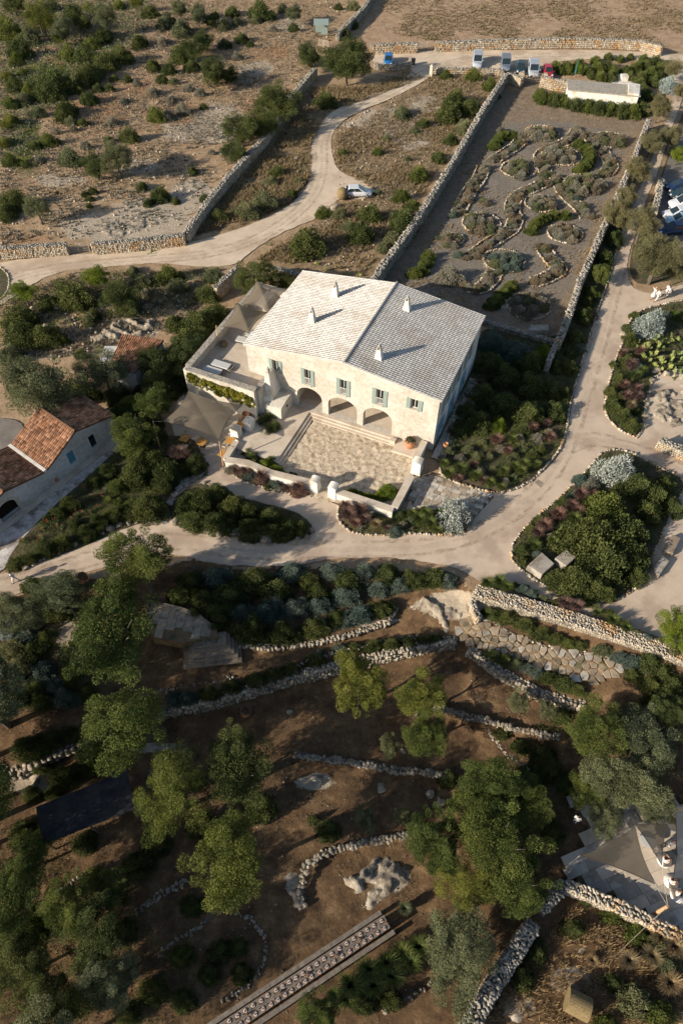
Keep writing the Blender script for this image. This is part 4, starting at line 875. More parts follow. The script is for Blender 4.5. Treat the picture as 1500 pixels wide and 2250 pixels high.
# annex: raised terrace with parapet, buttress, oven block
ANX=thing('roof_terrace','raised stone terrace with parapet walls attached left of the farmhouse','terrace',(-9.85,56.0,0),HZ)
TZ=3.2
MB().box(-5.4,2.3,-2.95,-.004,0,TZ).obj('terrace_body',M_house,ANX)
MB().box(-5.4,-.004,.0,13.2,0,TZ).obj('terrace_body',M_house,ANX)
MB().box(-5.5,2.5,-3.45,-2.955,0,TZ+1.0).obj('parapet',M_house,ANX); MB().box(-5.62,2.6,-3.55,-2.86,TZ+1.003,TZ+1.09).obj('parapet_coping',M_cap,ANX)
MB().box(-5.9,-5.405,-3.45,13.2,0,TZ+1.0).obj('parapet',M_house,ANX); MB().box(-6.0,-5.3,-2.85,13.3,TZ+1.003,TZ+1.09).obj('parapet_coping',M_cap,ANX)
MB().box(2.305,2.75,-2.95,-1.2,0,TZ+.75).obj('parapet',M_house,ANX); MB().box(2.25,2.85,-2.84,-1.1,TZ+.753,TZ+.83).obj('parapet_coping',M_cap,ANX)
MB().box(-5.4,-.01,12.8,13.3,TZ,TZ+1.0).obj('parapet',M_house,ANX)
MB().box(-5.4,-3.4,10.,12.7,TZ,TZ+.6).obj('white_bench',M_plaster,ANX)
M_tf=M_terr; MB().box(-5.39,2.29,-2.94,-.01,TZ+.003,TZ+.02).obj('terrace_floor',M_tf,ANX); MB().box(-5.39,-.01,.0,12.79,TZ+.003,TZ+.02).obj('terrace_floor',M_tf,ANX)
# buttress: sloping white fin with a pointed tip
BT=thing('sloping_buttress','white sloping buttress fin with a pointed tip beside the terrace','buttress',(-9.85,56.0,0),HZ)
MB().hexa([(2.755,-2.9,FL),(4.15,-2.5,FL),(4.15,-.006,FL),(2.755,-.006,FL)],[(2.755,-1.3,5.05),(3.1,-1.2,5.0),(3.1,-.006,4.7),(2.755,-.006,4.75)]).obj('fin',M_plaster,BT)
MB().hexa([(2.8,-1.25,5.0),(3.1,-1.25,5.0),(3.1,-.85,5.08),(2.8,-.85,5.08)],[(2.97,-1.08,5.75),(3.03,-1.08,5.75),(3.03,-1.,5.75),(2.97,-1.,5.75)]).obj('tip',M_cap,BT)
OV=thing('oven_block','low stone oven block with a round hole beside the first arch','stone oven',(-9.85,56.0,0),HZ)
panel([(-.01,FL),(-2.75,FL),(-2.7,1.95),(-1.6,2.15),(-.01,2.2)],[],3.3,5.05,'body',M_house,OV,'y')
bh=MB().tube([(5.055,-1.35,1.35),(5.075,-1.35,1.35)],.18,12); bh.obj('round_hole',M_dark,OV)
# ivy on the terrace wall, added with the plants
# cottage
ca=np.array(flat(251,966)); cb=np.array(flat(16,1146)); cd=(cb-ca)/np.linalg.norm(cb-ca)   # along the wall to the lower left
COT=thing('cottage','low stone cottage with stepped terracotta tile roofs at the left edge','cottage',(*ca,0),math.atan2(cd[1],cd[0]))
# local x = along the wall, local -y = behind (up-left)
CW=19.5; CDp=4.9
cf=[(-.6,0),(CW,0),(CW,2.3),(16.3,2.3),(12.15,3.45),(7.9,2.3),(3.57,4.25),(-.6,3.05)]
panel(cf,[rect(4.55,5.35,.85,2.45),rect(1.85,2.6,.9,2.5),arch(11.6,13.7,.25,1.4,2.2)],.0,-.5,'front_wall',M_cott,COT)
panel([(x,z) for x,z in cf],[],-CDp,-CDp-.4,'back_wall',M_cott,COT)
MB().box(-.6,-.2,-CDp,-.5,0,3.0).obj('end_wall',M_cott,COT)
for (x0,x1,z0,z1,mm) in ((4.55,5.35,.85,2.45,M_blue),(1.85,2.6,.9,2.5,M_glassd)):
    f=MB().box(x0-.08,x1+.08,.002,.05,z0-.1,z0-.002).box(x0-.1,x0-.001,.002,.05,z0,z1).box(x1+.001,x1+.1,.002,.05,z0,z1).obj('window',M_side,COT); MB().box(x0,x1,-.25,-.2,z0,z1).obj('pane',mm,f)
MB().add([(x,-.45,z) for x,z in arch(11.6,13.7,.25,1.4,2.2)],[tuple(range(17))]).obj('arched_doorway',M_dark,COT)
ar=arch(11.35,13.95,.3,1.4,2.45); ai=arch(11.62,13.68,.3,1.4,2.2); k=len(ar)
panel(ar,[ai],.04,-.02,'arch_surround',M_terr,COT)
tb=.18
tiles(COT,(3.57,tb,4.3),(3.57,-CDp-.5,4.3),(-.85,tb,3.0),(-.85,-CDp-.5,3.0),M_terra,M_terrb,.24,.36,.095)
tiles(COT,(3.57,tb,4.3),(3.57,-CDp-.5,4.3),(7.75,tb,2.42),(7.75,-CDp-.5,2.42),M_terra,M_terrb,.24,.36,.095)
tiles(COT,(12.15,tb,3.5),(12.15,-CDp-.5,3.5),(8.1,tb,2.42),(8.1,-CDp-.5,2.42),M_terra,M_terrb,.24,.36,.095)
tiles(COT,(12.15,tb,3.5),(12.15,-CDp-.5,3.5),(16.4,tb,2.4),(16.4,-CDp-.5,2.4),M_terra,M_terrb,.24,.36,.095)
ridge(COT,(3.57,tb,4.4),(3.57,-CDp-.5,4.4),M_terra,.13); ridge(COT,(12.15,tb,3.6),(12.15,-CDp-.5,3.6),M_terra,.13)
MB().box(7.77,8.08,-CDp-.5,.15,2.3,2.56).obj('valley_gutter',M_plaster,COT)
MB().box(-.6,16,.02,.75,0,.12).obj('plinth_kerb',M_terr,COT)
# orange hut
P=[np.array(flat(*p,z)) for p,z in (((270,737),3.2),((357,750),3.2),((296,818),2.6),((240,808),2.6))]
o=P[0]; HUT=thing('tiled_hut','small hut with a bright orange tiled roof among the trees','hut',(*o,0)); q=[(p[0]-o[0],p[1]-o[1]) for p in P]
MB().hexa([(q[i][0],q[i][1],0) for i in (3,2,1,0)],[(q[i][0],q[i][1],2.45 if i>1 else 3.05) for i in (3,2,1,0)]).obj('wall',M_cott,HUT)
ex=lambda p,c:(p[0]+(p[0]-c[0])*.05,p[1]+(p[1]-c[1])*.05); c=np.mean(q,0); e=[ex(p,c) for p in q]
tiles(HUT,(*e[0],3.25),(*e[1],3.25),(*e[3],2.6),(*e[2],2.6),M_terra,M_terrb,.26,.4,.1)
MB().box(-2.2,-.2,-3.2,-.6,0,2.2).obj('white_side_room',M_side,HUT)
# dark felt shed at lower left
P=[]
for px,z in (((78,1772),2.4),((277,1692),2.4),((298,1778),2.2),((95,1856),2.2)):
    x,y,zz=G(*px,z); P.append((x,y,zz+z))
o=P[0]; SH=thing('dark_roofed_shelter','long open shelter with a dark panelled felt roof in the shade','shelter',(o[0],o[1],o[2]-2.4)); q=[Vector((p[0]-o[0],p[1]-o[1],p[2]-o[2]+2.4)) for p in P]
zm=min(v_.z for v_ in q)
for i in range(5):
    a,b_=i/5,(i+1)/5+.006; t0,t1=q[0].lerp(q[1],a),q[0].lerp(q[1],b_); u0,u1=q[3].lerp(q[2],a),q[3].lerp(q[2],b_)
    for v_ in (t0,t1,u0,u1): v_.z=zm+.012*(i%2)
    MB().hexa([u0,u1,t1,t0],[v_+Vector((0,0,.06)) for v_ in (u0,u1,t1,t0)]).obj('roof_panel',M_charr,SH)
for v_ in q+[q[0].lerp(q[1],.5),q[3].lerp(q[2],.5)]:
    w_=v_*.94+sum(q,Vector())*.06/4; MB().tube([(w_.x,w_.y,-.6),(w_.x,w_.y,zm)],.07,6).obj('post',M_wood,SH)
# white low building upper right
P=[np.array(flat(*p,2.4)) for p in ((1249,176),(1404,190),(1402,212),(1250,198))]
o=P[0]; WB=thing('white_cistern_house','long low whitewashed cistern building with a flat grey roof','cistern',(*o,0)); q=[(p[0]-o[0],p[1]-o[1]) for p in P]
MB().hexa([(*q[i],0) for i in (3,2,1,0)],[(*q[i],2.35) for i in (3,2,1,0)]).obj('wall',M_plaster,WB)
c=np.mean(q,0); e=[ex(p,c) for p in q]; MB().hexa([(*e[i],2.353) for i in (3,2,1,0)],[(*e[i],2.5) for i in (3,2,1,0)]).obj('roof',M_cap,WB)
qd=(np.array(q[1])-q[0]); f0=np.array(q[0])+qd*.84; f1=np.array(q[3])+(np.array(q[2])-q[3])*.84; g0=np.array(q[1]);g1=np.array(q[2])
MB().hexa([(*f1,2.503),(*g1,2.503),(*g0,2.503),(*f0,2.503)],[(*f1,2.9),(*g1,2.75),(*g0,2.75),(*f0,2.9)]).obj('raised_roof_end',M_plaster,WB)
x,y=flat(1368,178); WL=thing('well_head','small white round well behind the cistern building','well',(x,y,0)); MB().lathe([(2.6,0),(2.6,.25),(0,.28)],20).obj('well_base',M_plaster,WL); MB().box(-.6,.6,-.6,.6,.28,1.0).obj('well_cube',M_plaster,WL)
# animal shelter
x,y=flat(706,76); AS=thing('animal_shelter','small pale green lean-to animal shelter on the far hillside','shelter',(x,y,0))
for sx in (-1.3,1.3):
    for sy in (-.9,.9): MB().tube([(sx,sy,0),(sx,sy,2.0 if sy<0 else 2.3)],.06,6).obj('post',M_wood,AS)
MB().box(-1.25,1.25,.85,.9,.1,2.0).obj('back_panel',M_shut,AS); MB().box(-.05,1.25,-.9,-.86,.3,1.4).obj('front_panel',M_shut,AS)
MB().hexa([(-1.5,-1.1,1.95),(1.5,-1.1,1.95),(1.5,1.1,2.35),(-1.5,1.1,2.35)],[(-1.5,-1.1,2.02),(1.5,-1.1,2.02),(1.5,1.1,2.42),(-1.5,1.1,2.42)]).obj('roof',M_shut,AS)
for k in range(5): MB().tube([(1.5+k*.5,-.8,0),(1.5+k*.5,-.8,1.1)],.04,5).obj('fence_post',M_wood,AS)
MB().tube([(1.3,-.8,.9),(3.6,-.8,.9)],.03,5).obj('fence_rail',M_wood,AS)
# slab deck and stairs left of the middle
dz=-1.0
def fz(px,z): return flat(*px,z)
P_=[fz(p,dz) for p in ((322,1316),(400,1334),(440,1350),(474,1378),(482,1400),(400,1412),(335,1400),(322,1360))]
o_,_=sheet('slab_deck_bed',P_,dz,M_joint,world=True,sm=False,thick=1.2); tag(o_,'level deck of long sandstone slabs below the path beside the biggest tree','stone deck')
pieces(o_,'deck_slab',clip_to(grid_cells(P_,P_[0],R(84),2.3,.78,.1),P_),lambda x,y:dz,.06,M_slabs,.02)
P_=[fz(p,dz-.1) for p in ((108,1376),(150,1358),(175,1362),(170,1400),(150,1415),(112,1410))]
o_,_=sheet('slab_deck_bed',P_,dz-.1,M_joint,world=True,sm=False,thick=1.2); tag(o_,'smaller patch of sandstone slabs left of the biggest tree','stone deck')
pieces(o_,'deck_slab',clip_to(grid_cells(P_,P_[0],R(80),2.2,.8,.1),P_),lambda x,y:dz-.1,.06,M_slabs,.02)
x,y,z=GH(468,1432); ST=thing('stone_steps','flight of rough grey stone block steps below the slab deck','steps',(x,y,-2.35),R(8))
for k in range(5):
    hw=2.5-.28*k; y0=-1.35+.33*k; z0=.0+.26*k
    for (a,b_) in ((-hw,-hw*.3),(-hw*.3,hw*.35),(hw*.35,hw)):
        o=MB().box(a+.01,b_-.01,y0+random.uniform(-.03,.03),1.2,z0-.25,z0+.01+random.uniform(0,.03)).obj('step_block',M_slabs,ST); md=o.modifiers.new('b','BEVEL'); md.width=.035; md.segments=2
P5=[(398,1108),(405,1095),(392,1120),(385,1133)]
for i,q4 in enumerate([[(419,1048),(440,1030),(452,1038),(432,1052)],[(390,1059),(412,1044),(428,1050),(410,1069)],[(383,1072),(398,1062),(404,1070),(392,1080)],[(374,1085),(388,1076),(394,1085),(382,1094)],[(366,1100),(382,1096),(380,1110),(366,1110)],[(357,1122),(372,1114),(372,1135),(357,1140)],[(347,1145),(362,1141),(370,1147),(358,1152)]]):
    block(f'{ORD[i]} pale stepping slab going down from the cafe terrace to the path',q4,.28-.03*i,'stepping_slab',M_slab,'stepping stone',z=0)
# ---------------- plants ----------------
def leaf_cloud(n,centers,radii,L,wd,seed,flatbottom=False,up=.25,shell=.75,squash=1.):
    r=np.random.default_rng(seed); k=len(centers); wgt=np.array(radii)**2; idx=r.choice(k,n,p=wgt/wgt.sum())
    d_=r.normal(0,1,(n,3)); d_/=np.linalg.norm(d_,axis=1)[:,None]; d_[:,2]*=squash
    rr=np.array(radii)[idx]*(shell+(1-shell)*r.random(n)**.5)*r.uniform(.82,1.08,n)
    inner=r.random(n)<.22; rr=np.where(inner,rr*r.random(n),rr)
    c=np.array(centers)[idx]+d_*rr[:,None]
    ax=d_*.8+r.normal(0,.6,(n,3))+np.array([0,0,up]); ax/=np.linalg.norm(ax,axis=1)[:,None]
    sd_=np.cross(ax,r.normal(0,1,(n,3))); sd_/=np.linalg.norm(sd_,axis=1)[:,None]
    l=L*r.uniform(.6,1.3,n)[:,None]; w_=wd*r.uniform(.7,1.2,n)[:,None]
    V=np.stack([c-ax*l*.5,c+sd_*w_*.5-ax*l*.05,c+ax*l*.5,c-sd_*w_*.5-ax*l*.05],1)
    if flatbottom: V[:,:,2]=np.abs(V[:,:,2])
    lv=r.random(k)[idx]*.6+r.random(n)*.4
    return V.reshape(-1,3),np.arange(4*n).reshape(-1,4),lv
def crown_proto(seed,n=40000,L=.040,wd=.020):
    r=np.random.default_rng(seed); cen=[];rad=[]
    for i in range(78):
        v_=r.normal(0,1,3); v_/=np.linalg.norm(v_); v_[2]=v_[2]*.9+.05; q=r.uniform(.5,.86)*(1.12 if i%9==0 else 1)*(1+.12*math.sin(3*math.atan2(v_[1],v_[0])+seed)); cen.append(v_*q); rad.append(r.uniform(.09,.23))
    for i in range(5): cen.append(r.normal(0,.18,3)); rad.append(.42)
    V,F,v_=leaf_cloud(n,cen,rad,L,wd,seed); return np_mesh('crown',V,F,LEAF['O'],v_)
def bush_proto(seed,n=7500,L=.085,wd=.042,N=34,up=.5):
    r=np.random.default_rng(seed); cen=[];rad=[]
    for i in range(N):
        a=r.uniform(0,2*PI); e=math.asin(r.uniform(.02,1)); q=r.uniform(.45,.78); cen.append((math.cos(a)*math.cos(e)*q,math.sin(a)*math.cos(e)*q,math.sin(e)*q*.95)); rad.append(r.uniform(.16,.30))
    cen.append((0,0,.25)); rad.append(.55)
    for i in range(9): a=i*.7; cen.append((math.cos(a)*.7,math.sin(a)*.7,.1)); rad.append(.24)
    V,F,v_=leaf_cloud(n,cen,rad,L,wd,seed,True,up); return np_mesh('bush',V,F,LEAF['O'],v_)
def grass_proto(seed,n=620,h=1.,wd=.016,spread=.85):
    r=np.random.default_rng(seed); V=[];F=[];vr=[]
    for i in range(n):
        a=r.uniform(0,2*PI); b0=np.array([math.cos(a),math.sin(a),0])*r.uniform(0,.22); out=np.array([math.cos(a),math.sin(a),0])*r.uniform(.35,1)*spread; hh_=h*r.uniform(.6,1)
        s=np.array([-math.sin(a),math.cos(a),0])*wd; k=len(V); p1=b0+out*.4+np.array([0,0,hh_*.75]); p2=b0+out+np.array([0,0,hh_*r.uniform(.55,1.)])
        V+= [b0-s,b0+s,p1+s*.8,p1-s*.8,p2+s*.15,p2-s*.15]; F+=[(k,k+1,k+2,k+3),(k+3,k+2,k+4,k+5)]; v_=r.random(); vr+=[v_,v_]
    return np_mesh('grass_tuft',np.array(V),np.array(F),LEAF['F'],np.array(vr))
CROWN=[crown_proto(s) for s in (1,2,3,4)]; CROWNW=[crown_proto(s,30000,.052,.014) for s in (11,12)]
BUSH=[bush_proto(s) for s in (21,22,23,24)]; TUFT=[bush_proto(s,1500,.17,.085,13) for s in (31,32,33,34)]; SPIKY=[bush_proto(s,8000,.13,.026,40,1.1) for s in (41,42)]
GRASS=[grass_proto(51),grass_proto(52,520,1.,.02)]
def cactus_proto(seed):
    r=np.random.default_rng(seed); b=MB()
    def pad(c,d_,s,dep):
        d_=d_/np.linalg.norm(d_); n_=np.cross(d_,r.normal(0,1,3)); n_/=np.linalg.norm(n_); u=np.cross(n_,d_)
        mid=c+d_*s*.5; ring=[mid+d_*math.sin(a)*s*.5+u*math.cos(a)*s*.36 for a in np.linspace(0,2*PI,9)[:-1]]
        b.add([tuple(p+n_*.03*s) for p in ring]+[tuple(p-n_*.03*s) for p in ring]+[tuple(mid+n_*.09*s),tuple(mid-n_*.09*s)],[(i,(i+1)%8,16) for i in range(8)]+[((i+1)%8+8,i+8,17) for i in range(8)]+[((i+1)%8,i,i+8,(i+1)%8+8) for i in range(8)])
        if dep>0:
            for k in range(r.integers(1,4)):
                e=d_+r.normal(0,.6,3)+np.array([0,0,.3]); pad(c+d_*s*.85+u*r.uniform(-.25,.25)*s,e,s*r.uniform(.75,.95),dep-1)
    for k in range(5):
        a=r.uniform(0,2*PI); pad(np.array([math.cos(a)*.25,math.sin(a)*.25,0]),np.array([math.cos(a)*.8,math.sin(a)*.8,.9]),.42,2)
    me=b.mesh('cactus',LEAF['C']); a=me.attributes.new('var','FLOAT','FACE'); a.data.foreach_set('value',r.random(len(me.polygons)).astype(np.float32)*.3+.35); return me
CACT=[cactus_proto(s) for s in (61,62)]
def aloe_proto(seed):
    r=np.random.default_rng(seed); b=MB()
    for q in range(5):
        cx,cy=r.uniform(-.6,.6,2)
        for k in range(16):
            a=k*2.4; t=.25+.5*k/16; s=np.array([-math.sin(a),math.cos(a),0])*.045; o=np.array([math.cos(a),math.sin(a),0]); c=np.array([cx,cy,.1])
            b.add([c-s,c+s,c+o*.3*(1.2-t)+(0,0,.22+.2*t)+s*.8,c+o*.3*(1.2-t)+(0,0,.22+.2*t)-s*.8,c+o*.62*(1.2-t)+(0,0,.35+.5*t)],[(0,1,2,3),(3,2,4)],0)
        for j in range(1+q%2):
            x=cx+r.uniform(-.1,.1); y=cy+r.uniform(-.1,.1); b.tube([(x,y,.2),(x,y,.95)],.015,4,1); b.tube([(x,y,.85),(x,y,.92),(x,y,1.12)],[.03,.045,.01],5,2)
    me=b.mesh('aloe',[LEAF['A'],M_trunk,M_red]); a=me.attributes.new('var','FLOAT','FACE'); a.data.foreach_set('value',r.random(len(me.polygons)).astype(np.float32)); return me
ALOE=[aloe_proto(s) for s in (71,72)]
def trunk_mesh(seed,n=1):
    r=random.Random(seed); b=MB(); 
    z1=.42
    b.tube([(0,0,-.05),(.02*r.uniform(-1,1),.02,z1*.5),(.03*r.uniform(-1,1),.03*r.uniform(-1,1),z1)],[.04,.028,.022],8)
    for k in range(5):
        a=k*1.26+r.random(); b.tube([(0,0,z1*.75),(math.cos(a)*.13,math.sin(a)*.13,z1+.14),(math.cos(a)*.22,math.sin(a)*.22,z1+.30),(math.cos(a)*.29,math.sin(a)*.29,z1+.40)],[.014,.010,.005,.002],6)
    return b.mesh('trunk',M_trunk)
TRUNK=[trunk_mesh(s) for s in (1,2,3)]
LM=[('the lean-to animal shelter',706,65),('the round hillside evergreen',760,130),('the white car on the track',785,418),('the lower road gate',172,545),('the ochre wall corner',405,520),
 ('the gravel track bend',700,300),('the orange-roofed hut',290,770),('the stone cottage',120,960),('the upper shade sails',580,660),('the big cafe shade sail',440,900),('the farmhouse arches',760,910),('the courtyard gate pillars',712,1080),
 ('the arch terracotta pot',905,970),('the paved apron',1000,1100),('the gravel path fork',1300,950),('the walking group in white',1435,660),('the parked vans',1130,140),('the labyrinth gate',1168,178),('the white cistern building',1325,195),
 ('the stone trough',1180,720),('the drain cover',1184,1060),('the two cream stone blocks',1212,1235),('the thick pale wall',1280,1375),('the flagstone path',1150,1430),('the slab deck',400,1370),('the stone steps',470,1440),
 ('the tall rubble retaining wall',600,1510),('the white stone row',800,1680),('the limestone outcrop',850,1930),('the long banquet table',680,2130),('the straw bale',1260,2200),('the bottom thick wall',1110,2140),
 ('the wedding terrace',1380,1920),('the dark roofed shelter',190,1770),('the walking man in white',37,1262),('the curved stone row',560,2090),('the right car park',1490,450),('the brown top field',1150,50),
 ('the left labyrinth wall',960,410),('the right labyrinth wall',1330,480),('the top left corner',30,30),('the open hillside clearing',350,340),('the hillside left edge',20,330)]
RINGS=[(1190,293,37,'topmost ring'),(1337,307,36,'upper right ring'),(1233,343,43,'ring inside the crescent'),(1138,372,38,'upper left ring'),(1283,405,45,'ring below the crescent'),(1187,447,35,'middle ring'),(1057,490,42,'left ring'),(1107,573,44,'silvery cushion ring'),(1160,673,47,'lowest shaded ring'),(1240,513,38,'dark crescent ring'),(997,525,22,'small left ring')]
LM+= [('the '+r_[3],r_[0],r_[1]) for r_ in RINGS]
KW={'D':'dark green','O':'grey-green','P':'yellow-green','Y':'mid green','L':'bright green','S':'silvery blue','B':'blue-green','T':'wispy olive','G':'grey-green','K':'brownish','R':'purple-brown','F':'green','H':'straw-coloured','Z':'dark purple','C':'pale green','A':'red-flowered','V':'yellowing'}
PL=[]   # collected for labelling
def where(cx,cy):
    n,x,y=min(LM,key=lambda l:(l[1]-cx)**2+((l[2]-cy)*1.3)**2); dx,dy=cx-x,cy-y
    if math.hypot(dx,dy)<14: return 'beside',n
    a=abs(dx)>abs(dy)*2; b_=abs(dy)>abs(dx)*2
    v_='above' if dy<0 else 'below'; h_='left of' if dx<0 else 'right of'
    return (h_ if a else v_ if b_ else ('behind, ' if dy<0 else 'below, ')+h_),n
def plant(cx,cy,w_,h_,kd,form='s',label=None,k=None,group=None):
    """form: t tree, s shrub, c cushion, g grass tuft, f spiky mound"""
    kk={'t':.85,'s':.62,'c':.55,'g':.9,'f':.7}[form] if k is None else k
    s=scl(cx,cy); W=w_*1.14/s; h_*=1.08; H=max(.18,W*kk); H=min(H,9)
    lift=H*.5 if form!='t' else H*.72
    for _ in range(3):
        x,y,z0=G(cx,cy,lift); 
    dz=CAMH-(z0+lift); phi=math.atan2(dz,math.hypot(x,y)); s=FPX/(y*cp+dz*sp); W=w_*1.14/s
    H=min(max(.18,W*kk),9); hp=h_/s
    Dp=math.sqrt(max((hp)**2-(H*math.cos(phi))**2,.01))/max(math.sin(phi),.25); Dp=min(max(Dp,.6*W),1.5*W)
    if form=='t':
        tf={'D':1.04,'Z':1.1}.get(kd,1.2); tf=tf+.2 if cy>1180 and W>2.5 else tf; tf=.95 if kd=='D' and cy<400 else 1.12 if cx>900 and cy>1600 else tf; H=H*(.72 if cx>900 and cy>1550 else 1); tot=H*tf+(.6 if cy>1180 and W>2.5 else 0); x,y,z0=G(cx,cy,tot-H/2); zb=float(hh(np.array([x]),np.array([y]))[0])
        t=empty('pine_tree' if kd=='P' else 'olive_tree' if kd=='O' else 'tamarisk_tree' if kd=='T' else 'evergreen_tree',(x,y,zb)); tr=link('trunk',random.choice(TRUNK),t); ts=tot*1.05; tr.scale=(min(ts*.9,W*.9),min(ts*.9,Dp*.9),ts); tr.rotation_euler=(0,0,random.uniform(0,6))
        big=W>1.6; c=link('crown',random.choice((CROWNW if kd in 'TP' and random.random()<.5 else CROWN)) ,t); c.location=(0,0,tot-H/2+(z0-zb)); c.scale=(W/2*1.04,Dp/2*1.04,H/2)
        c.rotation_euler=(0,0,random.choice((0,PI))); c.material_slots[0].link='OBJECT'; c.material_slots[0].material=LEAF[kd]; cat='tree'
    else:
        zb=float(hh(np.array([x]),np.array([y]))[0])
        if kd=='C': me=random.choice(CACT); nm='prickly_pear'; cat='cactus'
        elif kd=='A': me=random.choice(ALOE); nm='aloe'; cat='aloe'
        elif form=='g': me=random.choice(GRASS); nm='grass_tuft'; cat='grass clump'
        elif form=='f': me=random.choice(SPIKY); nm='rosemary_mound'; cat='shrub'
        else: me=random.choice(BUSH if W>1.3 else TUFT); nm={'D':'evergreen_shrub','O':'olive_bush','Y':'mastic_bush','B':'blue_green_shrub','P':'yellow_green_bush','L':'leafy_green_bush','S':'silver_bush','Z':'purple_bush','R':'purple_bush','K':'brown_scrub_bush','G':'grey_bush'}[kd] if form=='s' else {'G':'lavender_cushion','K':'heather_cushion','O':'sage_cushion','B':'cotton_lavender_cushion'}[kd]; cat='shrub' if form=='s' else 'plant'
        t=link(nm,me,loc=(x,y,zb-.03)); sc=(W/2*1.04,Dp/2*1.04,H*1.02)
        if kd in 'CA': sc=(W/2,W/2,W/2*.9)
        t.scale=sc; t.rotation_euler=(0,0,random.choice((0,PI))+random.uniform(-.25,.25)) 
        if kd=='C': t['kind']='stuff'
        if kd not in 'A': t.material_slots[0].link='OBJECT'; t.material_slots[0].material=LEAF[kd]
    PL.append((t,cx,cy,w_,kd,form,cat,label,group)); return t
def finish_labels():
    from collections import defaultdict
    G_=defaultdict(list)
    for e in PL:
        t,cx,cy,w_,kd,form,cat,label,group=e
        if label: tag(t,label,cat,group); continue
        sz={'t':(70,130),'s':(30,65),'c':(14,26),'g':(16,30),'f':(40,75)}[form]; s_='small' if w_<sz[0] else 'large' if w_>sz[1] else 'mid-sized'
        noun={'t':'tree','s':'bush','c':'cushion plant','g':'grass clump','f':'rosemary mound'}[form]
        if kd=='C': noun='prickly pear'
        if kd=='A': noun='aloe clump'
        d_,n_=where(cx,cy); G_[(s_,KW[kd],noun,d_,n_)].append(e)
    for (s_,c_,noun,d_,n_),es in G_.items():
        lx=[(l[1],l[2]) for l in LM if l[0]==n_][0]; es.sort(key=lambda e:math.hypot(e[1]-lx[0],e[2]-lx[1]))
        for i,e in enumerate(es):
            tail='' if len(es)==1 else ', nearest one' if i==0 else f', {ORD[i] if i<25 else "further"} nearest'
            tag(e[0],f'{s_} {c_} {noun} {d_} {n_}{tail}',e[6],{'tree':'trees around the estate','shrub':'shrubs around the estate','plant':'cushion plants in the beds','grass clump':'ornamental grass clumps','cactus':'prickly pears','aloe':'aloes in the bank'}[e[6]])
def P(s,form):
    for e in s.split(';'):
        e=e.split()
        if len(e)==5: plant(float(e[0]),float(e[1]),float(e[2]),float(e[3]),e[4],form)
# trees and shrubs: photo x, y, width, height, kind
P('300 1222 150 132 Y;243 1390 178 240 Y;268 1600 178 172 Y;378 1738 140 190 P;520 1690 150 180 D;500 1900 165 190 P;790 1500 112 145 P;925 1525 112 100 P;935 1612 100 105 Y;1085 1722 160 130 Y;955 1850 120 150 Y;1035 1790 130 130 Y;1100 1860 190 190 Y;1155 1765 120 120 Y;1140 1945 150 120 Y;1025 1950 140 110 P;1010 2100 145 210 O;1310 1600 130 130 Y;1420 1620 140 150 O;1370 1705 180 150 O;1440 1765 90 90 O;1290 1740 80 90 Y;1330 1800 70 90 O;1470 1560 80 80 D;700 2225 90 90 Y;30 1975 110 170 Y;45 2120 120 150 D;150 1990 110 130 Y;205 2060 140 150 D;240 2150 120 130 O;110 2200 130 120 D;250 1950 90 90 D;70 1880 70 90 Y;1490 1380 80 95 L;85 845 180 150 O;225 815 110 100 O;345 800 100 100 D;290 950 100 95 Y;410 780 90 100 D;340 880 80 80 Y;135 1300 130 90 O;40 1350 110 100 O','t')
P('1138 1540 48 55 O;1203 1560 40 48 O;855 1638 46 56 O;803 1798 42 72 O;884 1792 40 40 O;680 120 60 62 D;762 132 124 100 D;610 225 110 90 D;575 270 90 70 D;530 285 85 75 D;515 335 60 50 D;1450 235 50 75 T;1432 312 48 85 T;1402 372 52 80 T;1352 467 56 62 T;1378 430 44 60 T;1480 150 40 80 T;1495 200 30 60 T;1472 300 44 80 T;1412 490 74 90 T;1450 560 110 100 T;1490 340 34 50 L;1490 590 60 80 T;1322 602 40 56 Y;50 640 60 50 L;210 607 60 52 L;472 155 70 100 D;445 90 50 60 D;418 110 60 50 D;83 32 62 80 P;10 50 34 70 P;137 62 46 50 O;130 80 30 40 P;228 32 62 52 O;180 50 42 36 D;300 5 30 25 P;645 28 36 46 O;505 165 36 60 D;395 18 40 40 O;435 30 40 45 O;462 45 30 40 D;30 10 50 40 D;210 365 70 60 D;255 345 68 76 O;80 455 60 50 O;1440 575 70 70 T;265 655 92 88 D;560 612 100 58 D;620 618 60 36 D','t')
